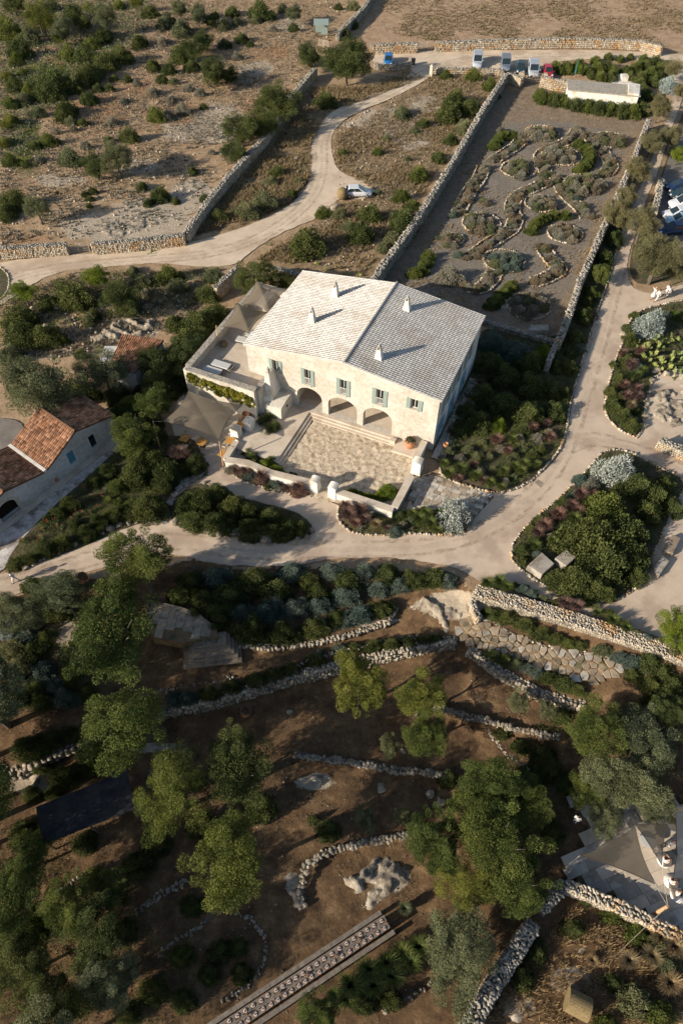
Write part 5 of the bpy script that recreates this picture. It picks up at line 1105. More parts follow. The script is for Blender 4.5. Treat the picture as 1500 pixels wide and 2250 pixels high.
P('40 100 60 36 D;222 72 44 34 D;195 12 30 20 P;262 6 26 20 P;110 5 40 24 O;35 125 32 30 P;15 163 26 28 P;48 155 22 16 P;305 88 36 38 D;262 112 60 34 D;232 128 60 40 D;192 155 60 48 D;185 112 56 26 D;112 168 90 44 D;62 192 34 26 P;105 192 70 36 D;50 212 36 34 O;472 30 18 18 P;398 58 44 36 O;355 50 30 24 O;335 140 32 38 D;370 147 36 24 D;395 115 50 34 D;490 92 26 34 O;355 86 26 24 G;195 210 42 30 D;142 238 50 42 D;155 263 30 20 O;182 265 26 18 D;245 263 28 22 G;215 190 26 18 D;240 190 26 15 D;175 196 24 14 P;335 198 28 22 G;342 248 46 28 Y;282 291 50 30 D;240 304 26 18 D;272 218 20 18 G;105 302 46 26 Y;74 316 30 20 D;152 338 60 38 O;188 316 28 14 G;22 346 44 24 Y;55 358 24 12 D;87 346 24 18 G;10 308 28 40 P;30 430 70 30 D;15 460 44 40 D;310 406 26 22 D;350 422 46 34 D;325 442 24 20 D;385 438 20 16 D;450 432 24 20 D;203 417 24 13 D;185 424 16 14 D;197 433 22 14 D;196 449 18 8 D;127 422 13 7 D;465 331 20 12 G;423 373 22 22 D;447 232 20 10 D;415 190 26 12 G;370 250 30 22 G;400 235 36 24 G;375 215 22 18 G;300 180 20 14 G;355 170 30 18 D;278 170 22 16 D;250 170 22 12 Y;120 285 22 12 G;160 280 20 14 G','s')
P('572 15 60 30 D;620 14 24 20 O;530 80 30 22 D;645 58 26 16 D;743 12 20 12 D;778 8 30 20 O;755 68 30 30 D;775 48 26 20 D;520 45 22 30 O;500 95 20 34 D;715 213 54 20 D;610 372 36 26 D;595 392 32 20 O;640 422 28 20 D;655 395 22 14 O;580 435 60 26 O;540 455 60 22 O;480 470 40 24 D;885 242 36 36 O;930 266 32 22 D;912 285 24 16 O;985 240 56 50 D;1000 212 50 40 D;1035 228 46 44 D;1022 275 40 36 O;990 302 36 24 D;965 340 32 28 D;920 377 46 34 Y;830 330 26 10 Y;755 332 24 12 Y;895 346 20 12 O;880 425 44 28 Y;905 445 40 24 D;850 300 22 12 O;1078 180 38 26 Y;1040 160 40 16 Y;980 160 30 14 Y;675 525 86 64 D;745 467 36 18 O;790 506 62 48 D;812 464 58 32 D;888 478 66 80 D;862 520 40 36 O;842 540 30 26 O;710 462 40 26 Y;765 492 40 26 O;885 535 22 30 O;1090 205 20 26 O;830 420 22 14 O','s')
P('152 640 100 62 D;35 690 80 56 D;100 660 50 40 D;292 668 40 50 O;290 592 28 26 O;305 612 50 34 O;370 596 60 26 Y;388 622 50 22 O;198 698 34 40 O;205 690 30 40 D;100 732 80 38 D;45 730 80 54 D;18 772 60 44 O;320 640 26 20 G;350 610 40 20 D;430 700 90 60 D;420 745 100 70 D;475 680 70 50 D;385 705 50 40 D;455 640 60 30 D;440 770 80 60 D;310 858 46 36 Z;385 765 30 40 Z;345 845 90 60 D;280 890 80 50 Y;320 920 70 50 D;300 985 70 40 Y;140 745 30 20 Y;150 700 20 14 G;120 740 26 14 Y;175 775 30 20 Y;340 950 50 40 D;170 850 90 60 D;255 860 60 50 D;400 830 50 60 D;470 600 50 20 O','s')
P('20 60 60 40 Y;60 75 50 34 O;110 40 40 40 P;160 25 50 30 D;200 90 40 26 Y;150 110 50 26 Y;30 180 44 30 D;20 220 40 26 Y;80 240 40 24 O;20 260 40 30 P;330 20 40 26 D;365 35 36 24 O;420 140 36 26 D;380 175 24 16 O;440 200 26 16 G;490 50 30 26 O;510 20 30 24 D;560 40 26 16 O;600 60 20 12 G;520 120 26 14 G;550 95 20 12 D','s')
# left bank shrubs, aloes
P('233 1033 45 36 D;207 1055 34 30 D;297 1032 78 78 D;340 1012 66 60 D;364 1030 80 68 D;358 1058 56 46 D;427 1017 54 56 D;322 1108 86 70 D;288 1112 50 56 D;213 1147 50 46 D;187 1168 48 42 D;150 1105 56 30 D;128 1122 44 28 D;103 1140 30 22 D;60 1225 46 30 D;100 1202 52 40 D;135 1188 48 40 D;165 1150 40 36 D;250 1125 50 40 D;255 1065 50 36 Y;400 1030 44 36 D','f')
P('187 1075 30 26 A;202 1088 26 22 A;226 1090 24 20 A;172 1122 34 24 A;113 1150 36 28 A;128 1160 26 22 A;83 1178 30 22 A;52 1188 26 22 A;160 1140 22 16 A;200 1130 22 18 A;95 1165 22 18 A;215 1110 22 18 A;30 1237 42 36 D;240 1095 30 18 Y;260 1100 30 20 Y;270 1058 24 14 P','s')
P('393 996 50 26 R;410 1003 26 20 R;372 1003 24 18 R','g')
# rosemary mounds before the gate
P('440 1092 76 64 D;478 1080 60 50 D;405 1112 60 60 D;425 1140 72 44 D;470 1140 80 56 D;510 1108 66 54 D;546 1118 56 44 D;548 1160 76 50 D;596 1130 62 40 D;595 1165 60 40 D;630 1150 56 44 D;657 1156 44 40 D;620 1172 50 28 D;500 1152 50 44 D;580 1148 40 34 D','f')
# beds round the courtyard
P('508 1028 34 22 G;530 1036 30 22 K;547 1042 30 24 B;575 1052 34 26 R;600 1062 30 22 B;612 1070 24 20 G;655 1076 40 28 R;590 1068 22 18 D','s')
P('520 1034 26 22 R;540 1035 28 24 R;575 1045 36 30 R;632 1072 26 22 R;655 1070 38 32 R;565 1055 20 16 H','g')
P('560 1018 40 28 D;580 1020 44 32 L;605 1028 40 26 L;620 1040 30 16 L;640 1040 24 12 D;555 1000 34 30 D;545 990 26 20 D;595 1010 30 24 L','s')
P('595 905 42 40 L;580 925 40 34 D;600 935 44 36 D;575 950 20 14 L;570 912 24 24 D;590 950 30 20 D','s')
P('853 1075 42 42 L;830 1085 30 18 L;805 1088 30 14 L;775 1078 28 12 L;790 1083 24 12 L;835 1095 24 12 L;870 1080 24 24 L','s')
P('765 1130 44 40 R;790 1118 40 36 R;760 1110 36 26 R;800 1140 34 28 R;780 1150 30 24 R;825 1152 30 24 H;812 1130 22 20 G;850 1160 22 16 R','g')
P('820 1138 26 22 B;790 1155 26 20 G;868 1165 38 26 B;885 1150 22 18 G;900 1140 26 22 O;930 1120 34 24 D;975 1140 30 26 D;1015 1150 36 26 G;1000 1162 26 18 G;905 1163 18 14 K;955 1130 30 26 D;880 1130 34 26 D','s')
P('920 1140 36 34 F;945 1150 34 32 F;960 1165 28 20 F;935 1128 34 30 F;905 1128 28 24 F;965 1125 26 20 F','g')
plant(997,1122,74,84,'S','s','silvery blue shrub on a short trunk overlapping the paved apron',k=.9); plant(1432,702,76,62,'S','s','silvery blue bush at the bend right of the path fork',k=.8); plant(1356,1022,100,72,'S','s','large silvery green bush at the top of the teardrop bed',k=.75); plant(1470,180,36,40,'S','s','silvery blue bush right of the cistern hedge',k=.8)
# side garden: lit part
P('990 988 28 24 O;1030 985 30 26 O;1050 1000 30 24 O;1010 1005 26 22 G;1075 1000 26 22 O;1100 985 26 22 G;1130 1000 26 22 O;1150 985 24 20 O;1170 1000 30 24 D;1190 985 30 26 D;1140 960 30 24 G;1115 1010 26 20 O;1085 1030 26 20 O;1055 1035 26 20 G;1110 1055 26 20 G;1130 1045 24 20 O;1180 960 34 26 G;1205 950 30 24 K;1060 970 26 20 O;1160 1015 26 20 D;970 1005 20 18 G','s')
P('985 1040 34 28 F;1010 1030 36 32 F;1045 1045 34 28 F;1075 1060 30 26 F;1105 1035 30 28 F;1130 1025 30 26 F;1150 1020 34 30 F;1090 965 34 30 R;1165 940 34 28 R;1115 990 26 22 R;1145 1035 28 24 F;1060 1055 26 22 R;1005 1050 26 22 R;1175 1020 28 24 F;1100 1070 26 20 F;975 1018 26 22 F;1125 965 28 24 F;1210 960 26 24 R;1040 1020 26 20 R;1200 930 26 22 R;1080 940 24 20 F','g')
P('1095 930 40 44 L;1085 745 70 46 B;1130 765 80 50 B;1200 770 44 40 L;1165 790 70 50 D;1075 790 70 50 D;1115 820 80 54 D;1170 840 80 60 D;1060 860 70 60 D;1110 880 80 60 D;1160 900 80 60 D;1050 920 70 56 D;1210 850 50 50 D;1225 800 36 40 D;1220 900 50 50 D;1150 940 50 34 D;1030 900 50 50 D;1010 940 50 40 D;1240 860 30 40 D;1250 800 40 44 D;1265 740 40 44 D;1285 690 40 44 D;1300 640 34 40 Y;1255 770 30 30 D;1275 760 26 30 B;1290 660 30 30 D;1305 690 20 26 R;1330 560 40 40 D;1350 520 40 44 D;1370 460 40 50 D;1230 750 24 20 D','s')
# teardrop bed
P('1212 1262 34 24 D;1150 1205 44 34 D;1175 1185 30 24 D;1148 1230 26 26 D;1290 1170 150 90 D;1330 1110 110 80 Y;1400 1060 90 60 D;1440 1080 70 60 D;1370 1160 110 90 D;1340 1230 130 100 D;1270 1270 110 60 D;1390 1210 90 90 D;1310 1290 80 40 D;1255 1252 40 30 Y;1430 1120 60 60 D;1460 1060 50 40 D;1225 1270 60 50 D;1300 1060 40 34 G;1275 1050 36 30 B;1265 1085 34 26 B;1310 1040 30 26 G;1240 1100 40 30 D;1225 1115 30 26 D;1190 1140 44 30 D;1170 1160 34 26 D;1480 1110 50 50 D;1330 1300 60 34 D;1400 1260 60 50 D;1180 1215 30 20 B;1210 1175 26 20 G','s')
P('1275 1085 36 34 R;1255 1110 34 30 R;1225 1130 40 36 R;1195 1155 40 36 R;1180 1170 34 30 R;1290 1100 30 28 F;1260 1140 40 36 F;1240 1165 40 36 F;1215 1190 30 26 F;1270 1125 34 30 R;1300 1085 26 24 R;1250 1195 34 30 F;1175 1200 30 26 F;1310 1130 30 28 F','g')
# bed at the fork
P('1350 890 40 36 D;1370 910 44 40 D;1390 930 40 34 D;1345 860 34 40 D;1365 830 34 40 D;1380 790 34 40 D;1385 740 34 40 D;1400 800 30 30 B;1395 900 26 20 D;1410 720 30 20 D;1460 690 30 22 B;1490 690 30 26 Y;1395 690 26 20 D;1405 850 22 18 B;1350 800 20 40 D;1365 870 30 26 D;1380 720 26 26 D','s')
P('1375 870 30 26 R;1385 800 34 30 R;1395 855 36 30 R;1370 845 26 24 R;1400 870 30 26 R;1395 825 34 28 F;1405 770 30 26 R;1385 890 26 24 H;1410 815 26 24 F;1365 775 26 22 R','g')
P('1440 760 50 36 C;1470 790 50 34 C;1455 745 40 26 C;1490 780 40 34 C;1425 780 36 28 C;1495 815 40 26 C;1450 800 34 24 C;1480 740 30 26 C;1405 755 30 26 C','s')
P('338 545 14 10 C;330 552 14 9 C;310 547 12 8 C;590 533 14 10 C;612 545 14 11 C;620 555 12 10 C;575 570 16 10 C;640 573 12 8 C;697 576 14 9 C;718 590 18 14 C;698 578 12 8 C;760 598 16 10 C;788 600 16 12 C;740 585 10 8 C;800 610 10 9 C;420 630 16 12 C;440 650 16 12 C;475 615 18 12 C;810 586 9 6 C;670 573 10 6 C','s')
# orchard and hedge at the top right
P('1222 140 26 22 Y;1245 142 28 24 Y;1250 150 24 18 Y;1272 138 28 24 Y;1290 150 26 22 Y;1310 128 24 26 Y;1315 145 28 24 Y;1335 140 26 24 D;1338 120 20 24 Y;1350 150 28 22 Y;1320 165 26 24 Y;1345 165 30 24 D;1363 125 20 20 Y;1385 122 16 18 Y;1375 150 26 24 Y;1385 165 28 26 D;1400 142 28 24 Y;1415 125 22 22 Y;1420 140 28 26 D;1440 130 28 28 D;1455 145 30 30 D;1435 155 30 28 Y;1410 165 30 28 D;1405 180 30 28 D;1440 175 30 30 D;1415 195 34 34 D;1270 148 22 20 L;1280 142 20 16 P;1232 152 20 16 Y;1450 160 24 26 D;1300 162 20 16 D','s')
P('1190 205 36 44 Y;1215 212 36 46 D;1240 215 34 46 Y;1265 222 36 48 D;1290 226 36 48 Y;1315 230 36 50 D;1340 232 36 50 Y;1365 236 38 50 D;1390 238 38 50 Y;1412 232 36 54 D;1430 215 32 50 D','s')
# lower bank below the path
P('640 1250 70 36 B;560 1265 90 44 D;480 1262 80 44 B;420 1270 70 50 D;500 1300 100 56 D;600 1290 90 50 D;680 1270 60 46 D;700 1300 60 50 D;730 1250 60 40 B;765 1268 70 56 D;800 1250 50 40 B;850 1255 56 52 D;830 1290 60 40 B;760 1305 70 36 B;880 1280 60 40 B;900 1265 50 40 D;920 1270 50 46 D;955 1265 60 50 D;985 1270 46 44 B;700 1325 60 34 B;650 1330 70 44 B;580 1340 70 50 B;530 1340 60 44 B;480 1340 80 56 D;550 1380 90 60 D;620 1385 80 50 D;690 1375 70 40 D;740 1355 50 40 D;790 1345 70 46 B;830 1335 60 40 D;760 1360 40 36 B;850 1330 40 30 D;450 1310 70 50 D;430 1350 60 40 D;600 1320 60 40 B;395 1300 60 50 D;470 1380 60 50 D','s')
plant(555,1370,46,70,'D','s','dark conical cypress-like shrub standing in the shaded bank',k=1.6)
P('1080 1345 50 26 D;1115 1352 54 32 D;1155 1368 56 32 D;1190 1388 50 30 D;1220 1400 44 26 D;1250 1410 40 26 Y;1275 1415 34 22 D;1325 1425 44 28 O;1365 1440 44 30 B;1390 1450 50 36 B;1430 1450 60 50 D;1460 1475 50 44 D;1390 1480 40 30 D;1430 1500 50 40 D','s')
P('1085 1435 46 28 D;1110 1445 44 30 D;1135 1455 36 26 O;1160 1465 36 26 B;1180 1475 34 26 B;1205 1485 46 32 D;1240 1500 56 38 D;1270 1512 44 34 D','s')
P('1150 1290 34 24 B;1170 1302 32 24 B;1195 1312 26 18 O;1130 1285 26 20 D;1290 1325 26 18 Y;1310 1330 24 16 O;1335 1345 34 22 D;1400 1390 30 24 O;1420 1400 34 26 B;1450 1410 30 22 D;1350 1360 34 22 D;1375 1370 30 22 D;1220 1322 30 20 D;1480 1430 40 34 D','s')
P('1070 1280 36 34 F;1095 1278 40 36 F;1110 1288 34 30 F;1240 1325 40 22 R;1265 1332 40 22 R;1345 1362 34 32 F;1310 1345 26 20 F;1375 1380 30 26 F','g')
# terrace hedges
P('640 1465 50 26 D;600 1478 50 30 D;560 1490 54 28 D;510 1505 54 30 D;460 1520 50 30 D;410 1530 50 30 B;380 1532 40 34 B;690 1445 50 30 D;700 1432 30 28 B;745 1420 36 28 B;780 1415 36 26 D;820 1412 50 30 D;860 1408 50 30 D;900 1404 40 28 D;935 1400 40 26 D;960 1398 30 22 D','s')
# left silvery bank
P('30 1420 70 60 O;75 1425 60 60 D;40 1470 80 60 O;90 1470 60 60 B;30 1530 70 46 D;75 1510 60 46 D;115 1500 56 50 B;150 1480 50 60 Y;140 1530 70 40 B;90 1540 60 36 D;190 1520 50 50 D;100 1400 60 50 D;60 1390 60 50 B;20 1370 50 60 S;90 1310 60 40 D;70 1280 60 30 D;150 1280 60 40 O;120 1340 70 40 D','s')
P('60 1640 90 46 D;105 1625 60 50 D;150 1610 60 40 D;80 1680 50 30 D;180 1640 60 40 D;130 1700 80 46 D;190 1675 80 40 D;230 1660 60 36 D;60 1740 50 40 D;110 1735 50 36 D','f')
# deep foreground
P('985 1705 50 44 D;720 1822 60 50 D;690 1800 30 26 D;570 1770 80 70 D;440 1810 80 60 D;340 1850 70 60 D;420 1990 60 46 D;300 1900 80 60 D;480 2090 60 50 D;530 2140 50 46 D;460 2140 50 50 D;400 2100 60 50 Y;520 2080 50 44 D;330 2180 70 60 D;270 2050 60 60 D;60 2040 80 70 Y;20 2060 60 80 D;200 1930 60 50 Y;180 1850 60 50 D;100 1820 60 60 Y;40 1830 60 70 D;170 2200 70 60 D;400 2200 60 50 D;280 2230 60 50 D;860 2200 60 40 D;800 2210 60 40 D;1200 1650 60 50 D;1180 1700 60 60 D;1110 1600 40 30 D;1150 1630 44 36 D;1240 1560 50 40 D;1220 1680 60 60 D;1250 1720 50 60 D;1220 1830 50 60 D;1480 1500 60 50 D;1440 1540 60 50 D;1300 1970 60 30 D;1350 2010 60 30 Y;1260 2040 60 40 D;1400 2050 60 50 Y;1440 2080 70 50 O;1180 2090 50 60 D;1150 2150 60 60 D;1470 2120 60 60 O;1330 2250 60 40 Y;1400 2200 90 70 O;1450 2230 80 60 Y;1350 2160 50 40 D','s')
P('920 2080 60 50 F;885 2095 56 50 F;850 2115 60 50 F;810 2130 64 54 F;770 2165 70 60 F;735 2185 40 36 F;860 2145 60 54 F;820 2165 60 54 F;900 2115 60 50 F;760 2195 60 44 F;1450 2060 50 44 H;1480 2080 60 50 H;1430 2100 50 44 H;1300 2110 30 26 H;1470 2160 60 50 H;1380 2110 50 40 H','g')
# labyrinth rings and bands
RG=[]
for cx,cy,rx,nm in RINGS:
    s=scl(cx,cy); r_=rx/s; x0,y0=flat(cx,cy); ring=[np.array((x0+r_*math.cos(a)*random.uniform(.97,1.03),y0+r_*math.sin(a)*random.uniform(.97,1.03))) for a in np.linspace(0,2*PI,60)[:-1]]
    edging('stone_ring','pale low '+nm+' of the labyrinth garden',ring,.13,M_stone,hgt=.12,cat='stone ring')
    kd='B' if 'silvery' in nm else 'G'; n=0; tries=0; pts=[]
    while n<9 and tries<200:
        tries+=1; a=random.uniform(0,2*PI); q=math.sqrt(random.random())*r_*.72; p=(x0+q*math.cos(a),y0+q*math.sin(a))
        if all(math.hypot(p[0]-u[0],p[1]-u[1])>r_*.42 for u in pts):
            pts.append(p); px,py=proj(p[0],p[1],.3); w_=r_*s*random.uniform(.6,.85); plant(px,py,w_,w_*.7,random.choice((kd,kd,'K','O')) ,'c'); n+=1
for (cx,cy) in ((1100,285),(1265,430),(1075,440),(1030,505),(1225,575),(1000,470),(1310,380),(1020,560)):
    s=scl(cx,cy)
    for k in range(2): w_=s*random.uniform(.9,1.6); plant(cx+random.uniform(-13,13),cy+random.uniform(-6,6),w_,w_*.62,random.choice('GGKOB'),'c')
BANDS=[[(1150,298),(1138,318),(1112,335),(1085,352)],[(1062,368),(1052,395),(1032,418),(1015,448),(1005,470)],[(1268,286),(1257,303),(1240,315),(1205,326),(1182,345),(1192,368),(1202,386)],[(1290,300),(1312,322),(1332,345),(1345,366),(1330,382)],[(1195,402),(1170,415),(1148,422),(1130,436),(1122,460),(1134,482),(1124,505),(1100,520),(1070,538),(1040,560)],[(1222,392),(1235,420),(1252,440),(1272,455),(1290,480)],[(1190,542),(1210,572),(1232,592),(1208,608),(1172,620)],[(1085,602),(1075,620),(1052,638),(1030,632)],[(972,522),(990,540)]]
for bi_,B in enumerate(BANDS):
    Wd=[np.array(flat(*p)) for p in B]; Wd=smooth_poly(Wd,False,2)
    if bi_<8:
        off=1.05
        for sgn in (1,-1):
            row=[]
            for i,p in enumerate(Wd):
                d_=Wd[min(i+1,len(Wd)-1)]-Wd[max(i-1,0)]; d_=d_/np.linalg.norm(d_); row.append(p+np.array([-d_[1],d_[0]])*off*sgn)
            edging('stone_edging',('left' if sgn>0 else 'right')+f' stone line of the {ORD[bi_]} winding herb band from the top of the labyrinth garden',row,.14,M_stone,closed=False,hgt=.13)
    for p in resample(Wd,1.15):
        for k in range(1 if random.random()<.45 else 2):
            q=p+np.array([random.uniform(-.75,.75),random.uniform(-.5,.5)]); px,py=proj(q[0],q[1],.35); s=scl(px,py); w_=s*random.uniform(.9,1.7); plant(px,py,w_,w_*.62,random.choice('GGKKOG'),'c')
for cs,kd in (([(1100,302),(1090,312),(1083,322)],'Y'),([(1270,318),(1288,328),(1296,345),(1290,362),(1272,374)],'Y'),([(1168,508),(1175,495),(1192,483),(1215,475),(1240,475)],'Y'),([(1122,632),(1105,645),(1090,660),(1080,672)],'Y'),([(940,565),(935,580),(925,595),(908,603)],'Y'),([(1125,300),(1110,300)],'Y')):
    for p in resample([np.array(flat(*c)) for c in cs],1.3):
        px,py=proj(p[0],p[1],.5); s=scl(px,py); plant(px,py,s*2.2,s*1.5,kd,'s')
plant(988,600,66,40,'G','s','large grey dome-shaped lavender beside the green crescent',k=.5)
# ivy on the terrace wall
V=[];
r=np.random.default_rng(5); cen=[];rad=[]
for k in range(95):
    a=r.uniform(-5.2,2.5); cen.append((a,-3.60-r.uniform(0,.12),3.85-r.uniform(0,1.)**1.6*1.3-.6*(a+5.2)/7.7)); rad.append(r.uniform(.10,.36))
Vv,Fv,vv=leaf_cloud(5200,cen,rad,.2,.15,5); iv=link('ivy',np_mesh('ivy',Vv,Fv,LEAF['V'],vv),loc=(-9.85,56,0)); iv.rotation_euler=(0,0,HZ); tag(iv,'yellow-green vine trailing along the outside of the raised terrace wall','vine')

# trees just outside the left edge: their shadows fall into the picture
for cx,cy,w_ in ((-60,1520,210),(-170,1650,220),(-90,1740,220),(-300,1780,230),(-200,1860,200),(60,2320,180)):
    plant(cx,cy,w_,w_,random.choice('DYO'),'t')
finish_labels()
# low ground cover filling the beds
def carpet(name,label,poly,kd,dens=260,hgt=.28,L=.10,wd=.045,world=True):
    A=np.array([p[:2] for p in poly],float); ar=abs(area2(poly))/2; n=int(ar*dens); out=[]
    while sum(map(len,out))<n:
        q=np.stack([rng.uniform(A[:,0].min(),A[:,0].max(),n),rng.uniform(A[:,1].min(),A[:,1].max(),n)],1); out.append(q[inside(q[:,0],q[:,1],[tuple(p[:2]) for p in poly])])
    q=np.concatenate(out)[:n]; hm=fbm(q[:,0],q[:,1],1.6,17,4); keep=hm+rng.normal(0,.18,n)>-.34; q=q[keep]; hm=hm[keep]; n=len(q)
    z=hh(q[:,0],q[:,1])+.05+np.clip(hgt*(.6+.9*hm),.03,1)*rng.random(n)**.4
    c=np.stack([q[:,0],q[:,1],z],1); ax=rng.normal(0,.7,(n,3))+np.array([0,0,.7]); ax/=np.linalg.norm(ax,axis=1)[:,None]; sd_=np.cross(ax,rng.normal(0,1,(n,3))); sd_/=np.linalg.norm(sd_,axis=1)[:,None]
    l=L*rng.uniform(.6,1.4,n)[:,None]; w_=wd*rng.uniform(.7,1.3,n)[:,None]
    V=np.stack([c-ax*l*.5,c+sd_*w_*.5,c+ax*l*.5,c-sd_*w_*.5],1).reshape(-1,3)
    tag(link(name,np_mesh(name,V,np.arange(4*n).reshape(-1,4),LEAF[kd],np.clip(.5+hm*.6+rng.normal(0,.2,n),0,1))),label,'ground cover',kind='stuff')
def inset(poly,d_=.93):
    c=np.mean([p[:2] for p in poly],0); return [tuple(c+(np.array(p[:2])-c)*d_) for p in poly]
carpet('ground_cover','dark green ground cover filling the teardrop bed',inset(BEDS['island'],.96),'D')
carpet('ground_cover','green ground cover between the rosemary mounds',inset(BEDS['left_mound'],.94),'D',300,.4)
carpet('ground_cover','mixed ground cover under the right courtyard wall',inset(BEDS['wall_right'],.93),'Y')
carpet('ground_cover','mixed ground cover in the shaded side garden',inset(BEDS['side_yard'],.97),'Y',150,.35,.12,.055)
carpet('ground_cover','green ground cover in the bed at the path fork',inset(BEDS['right_top'],.93),'D',150,.3,.12,.055)
carpet('ground_cover','grassy ground cover over the aloe bank',inset(BEDS['left_lane'],.95),'Y',220,.3)
carpet('ground_cover','dark ground cover over the bank below the path',[G(*p)[:2] for p in ((400,1245),(560,1262),(700,1248),(1000,1262),(1005,1290),(880,1300),(860,1345),(760,1385),(640,1405),(540,1405),(490,1370),(440,1345),(380,1320))],'B',230,.4)
carpet('ground_cover','low dark scrub on the left bank beside the silvery shrubs',[G(*p)[:2] for p in ((0,1345),(200,1300),(170,1400),(230,1540),(60,1570),(-60,1560),(-60,1380))],'O',180,.35)
carpet('ground_cover','dark understorey in the bottom left woodland',[G(*p)[:2] for p in ((-60,1800),(120,1860),(300,1880),(330,2050),(450,2110),(380,2260),(-60,2260))],'D',160,.5)
carpet('ground_cover','dark understorey below the right-hand trees',[G(*p)[:2] for p in ((1150,1600),(1260,1560),(1520,1500),(1520,1700),(1330,1760),(1240,1830),(1190,1950),(1080,1900))],'D',140,.45)
carpet('low_scrub','low grey-green scrub covering the top left corner of the hillside',[G(*p)[:2] for p in ((-120,-40),(330,-40),(330,60),(260,130),(150,215),(70,270),(60,340),(-120,380))],'O',26,.5,.3,.14)
carpet('low_scrub','brownish thyme scrub patches on the stony hillside',[G(*p)[:2] for p in ((330,-40),(760,-40),(700,80),(560,250),(420,330),(200,420),(-120,480),(60,340),(260,130),(330,60))],'K',14,.25,.26,.12)
carpet('low_scrub','weedy green scrub on the bank below the gravel road',[G(*p)[:2] for p in ((30,640),(160,605),(480,592),(450,660),(360,700),(200,700),(60,780),(-100,800),(-100,690))],'Y',40,.35,.2,.09)
carpet('low_scrub','grey-brown low scrub right of the gravel track',[G(*p)[:2] for p in ((950,180),(1090,180),(1040,260),(960,370),(900,470),(800,560),(600,560),(730,460),(840,430),(740,360),(740,300),(850,230))],'K',24,.28,.2,.09)
# ---------------- loose stuff ----------------
def scatter_pts(n,poly):
    A=np.array(poly,float); out=[]
    while sum(len(o) for o in out)<n:
        q=np.stack([rng.uniform(A[:,0].min(),A[:,0].max(),n),rng.uniform(A[:,1].min(),A[:,1].max(),n)],1); out.append(q[inside(q[:,0],q[:,1],poly)])
    return np.concatenate(out)[:n]
def to_ground(q,dz=0.):
    x=np.zeros(len(q)); z=np.zeros(len(q)); u=(q[:,0]-750)/FPX; v_=(1125-q[:,1])/FPX; dy=cp+v_*sp; dzr=-sp+v_*cp
    for _ in range(10):
        t=(z-CAMH)/dzr; x=u*t; y=dy*t; z=.5*z+.5*h0(x,y)
    return x,y,hh(x,y)
# dry grass blades
def tufts(name,lab,poly,n,kd,hgt,per=7,wd=.02):
    q=scatter_pts(n,poly); 
    cl=fbm(q[:,0]*.03,q[:,1]*.06,1.,77,3)+rng.normal(0,.25,n); q=q[cl>-.12]
    x,y,z=to_ground(q); n=len(x); X=np.repeat(x,per);Y=np.repeat(y,per);Zz=np.repeat(z,per)-.06; m_=n*per
    a=rng.uniform(0,2*PI,m_); l=hgt*rng.uniform(.5,1.3,m_); o=l*rng.uniform(.15,.8,m_); w_=wd*rng.uniform(.7,1.5,m_)
    bx=X+np.cos(a)*.05;by=Y+np.sin(a)*.05; tx=bx+np.cos(a)*o; ty=by+np.sin(a)*o; sx=-np.sin(a)*w_; sy=np.cos(a)*w_
    V=np.stack([np.stack([bx-sx,by-sy,Zz],1),np.stack([bx+sx,by+sy,Zz],1),np.stack([tx+sx*.4,ty+sy*.4,Zz+l],1),np.stack([tx-sx*.4,ty-sy*.4,Zz+l],1)],1).reshape(-1,3)
    o=link(name,np_mesh(name,V,np.arange(4*m_).reshape(-1,4),LEAF[kd],rng.random(m_))); tag(o,lab,'grass',kind='stuff')
tufts('dry_grass','long brown dry grass between the left wall and the gravel track',[(425,515),(480,450),(600,320),(690,195),(820,190),(905,160),(930,172),(720,250),(680,320),(683,390),(640,445),(520,500)],9000,'H',.45,7,.035)
tufts('dry_grass','dry weeds among white rocks right of the track',[(940,170),(1100,170),(1055,250),(975,350),(920,440),(800,600),(560,570),(700,490),(745,450),(845,430),(735,370),(735,300),(860,225)],8000,'H',.4,6,.035)
tufts('dry_scrub','low brown tufts over the open hillside',[(0,0),(780,0),(690,150),(590,260),(400,490),(0,540)],9000,'G',.26,7,.05)
tufts('field_stubble','short dry stubble on the brown field',[(800,60),(850,0),(1500,0),(1500,110),(1250,86),(950,92)],7000,'H',.3,6,.045)
tufts('sparse_grass','sparse dry grass in the labyrinth garden margins',[(1115,190),(1430,262),(1240,730),(1080,700),(820,620),(900,520)],5000,'H',.16,6,.03)
tufts('ground_litter','dry grass and leaf litter over the red terraces',[(0,1560),(400,1480),(900,1300),(1050,1330),(1500,1560),(1500,2250),(0,2250)],12000,'K',.10,6,.014)
tufts('slope_weeds','rough weeds on the slope under the terrace wall',[(1180,2080),(1260,1980),(1500,2080),(1500,2250),(1060,2250)],2500,'H',.4,8,.014)
tufts('bank_weeds','green and dry weeds in the scrub below the gravel road',[(30,660),(150,600),(490,590),(470,640),(420,690),(360,740),(60,800),(0,800)],5000,'K',.3,6,.03)
def gravel(name,lab,poly,n,s0,s1,m):
    q=scatter_pts(n,poly); x,y,z=to_ground(q); s=s0+(s1-s0)*rng.random(n)**4
    o=link(name,stones_mesh(name,np.stack([x,y,z-.04+s*.3],1),np.stack([s,s*rng.uniform(.6,1,n),s*rng.uniform(.4,.8,n)],1),rng.uniform(0,6,n),m,.35,.4)); tag(o,lab,'stones',kind='stuff')
gravel('loose_stones','loose pale stones strewn over the hillside',[(0,0),(780,0),(690,150),(590,260),(400,500),(0,545)],5000,.03,.20,M_stone)
gravel('loose_stones','loose stones strewn over the red terraces',[(0,1560),(400,1480),(900,1320),(1050,1340),(1500,1560),(1500,2250),(0,2250)],5000,.015,.07,M_stonew)
gravel('loose_stones','loose white stones in the scrub right of the track',[(730,280),(950,170),(1090,170),(970,350),(800,600),(560,570),(745,450)],2500,.03,.18,M_stone)
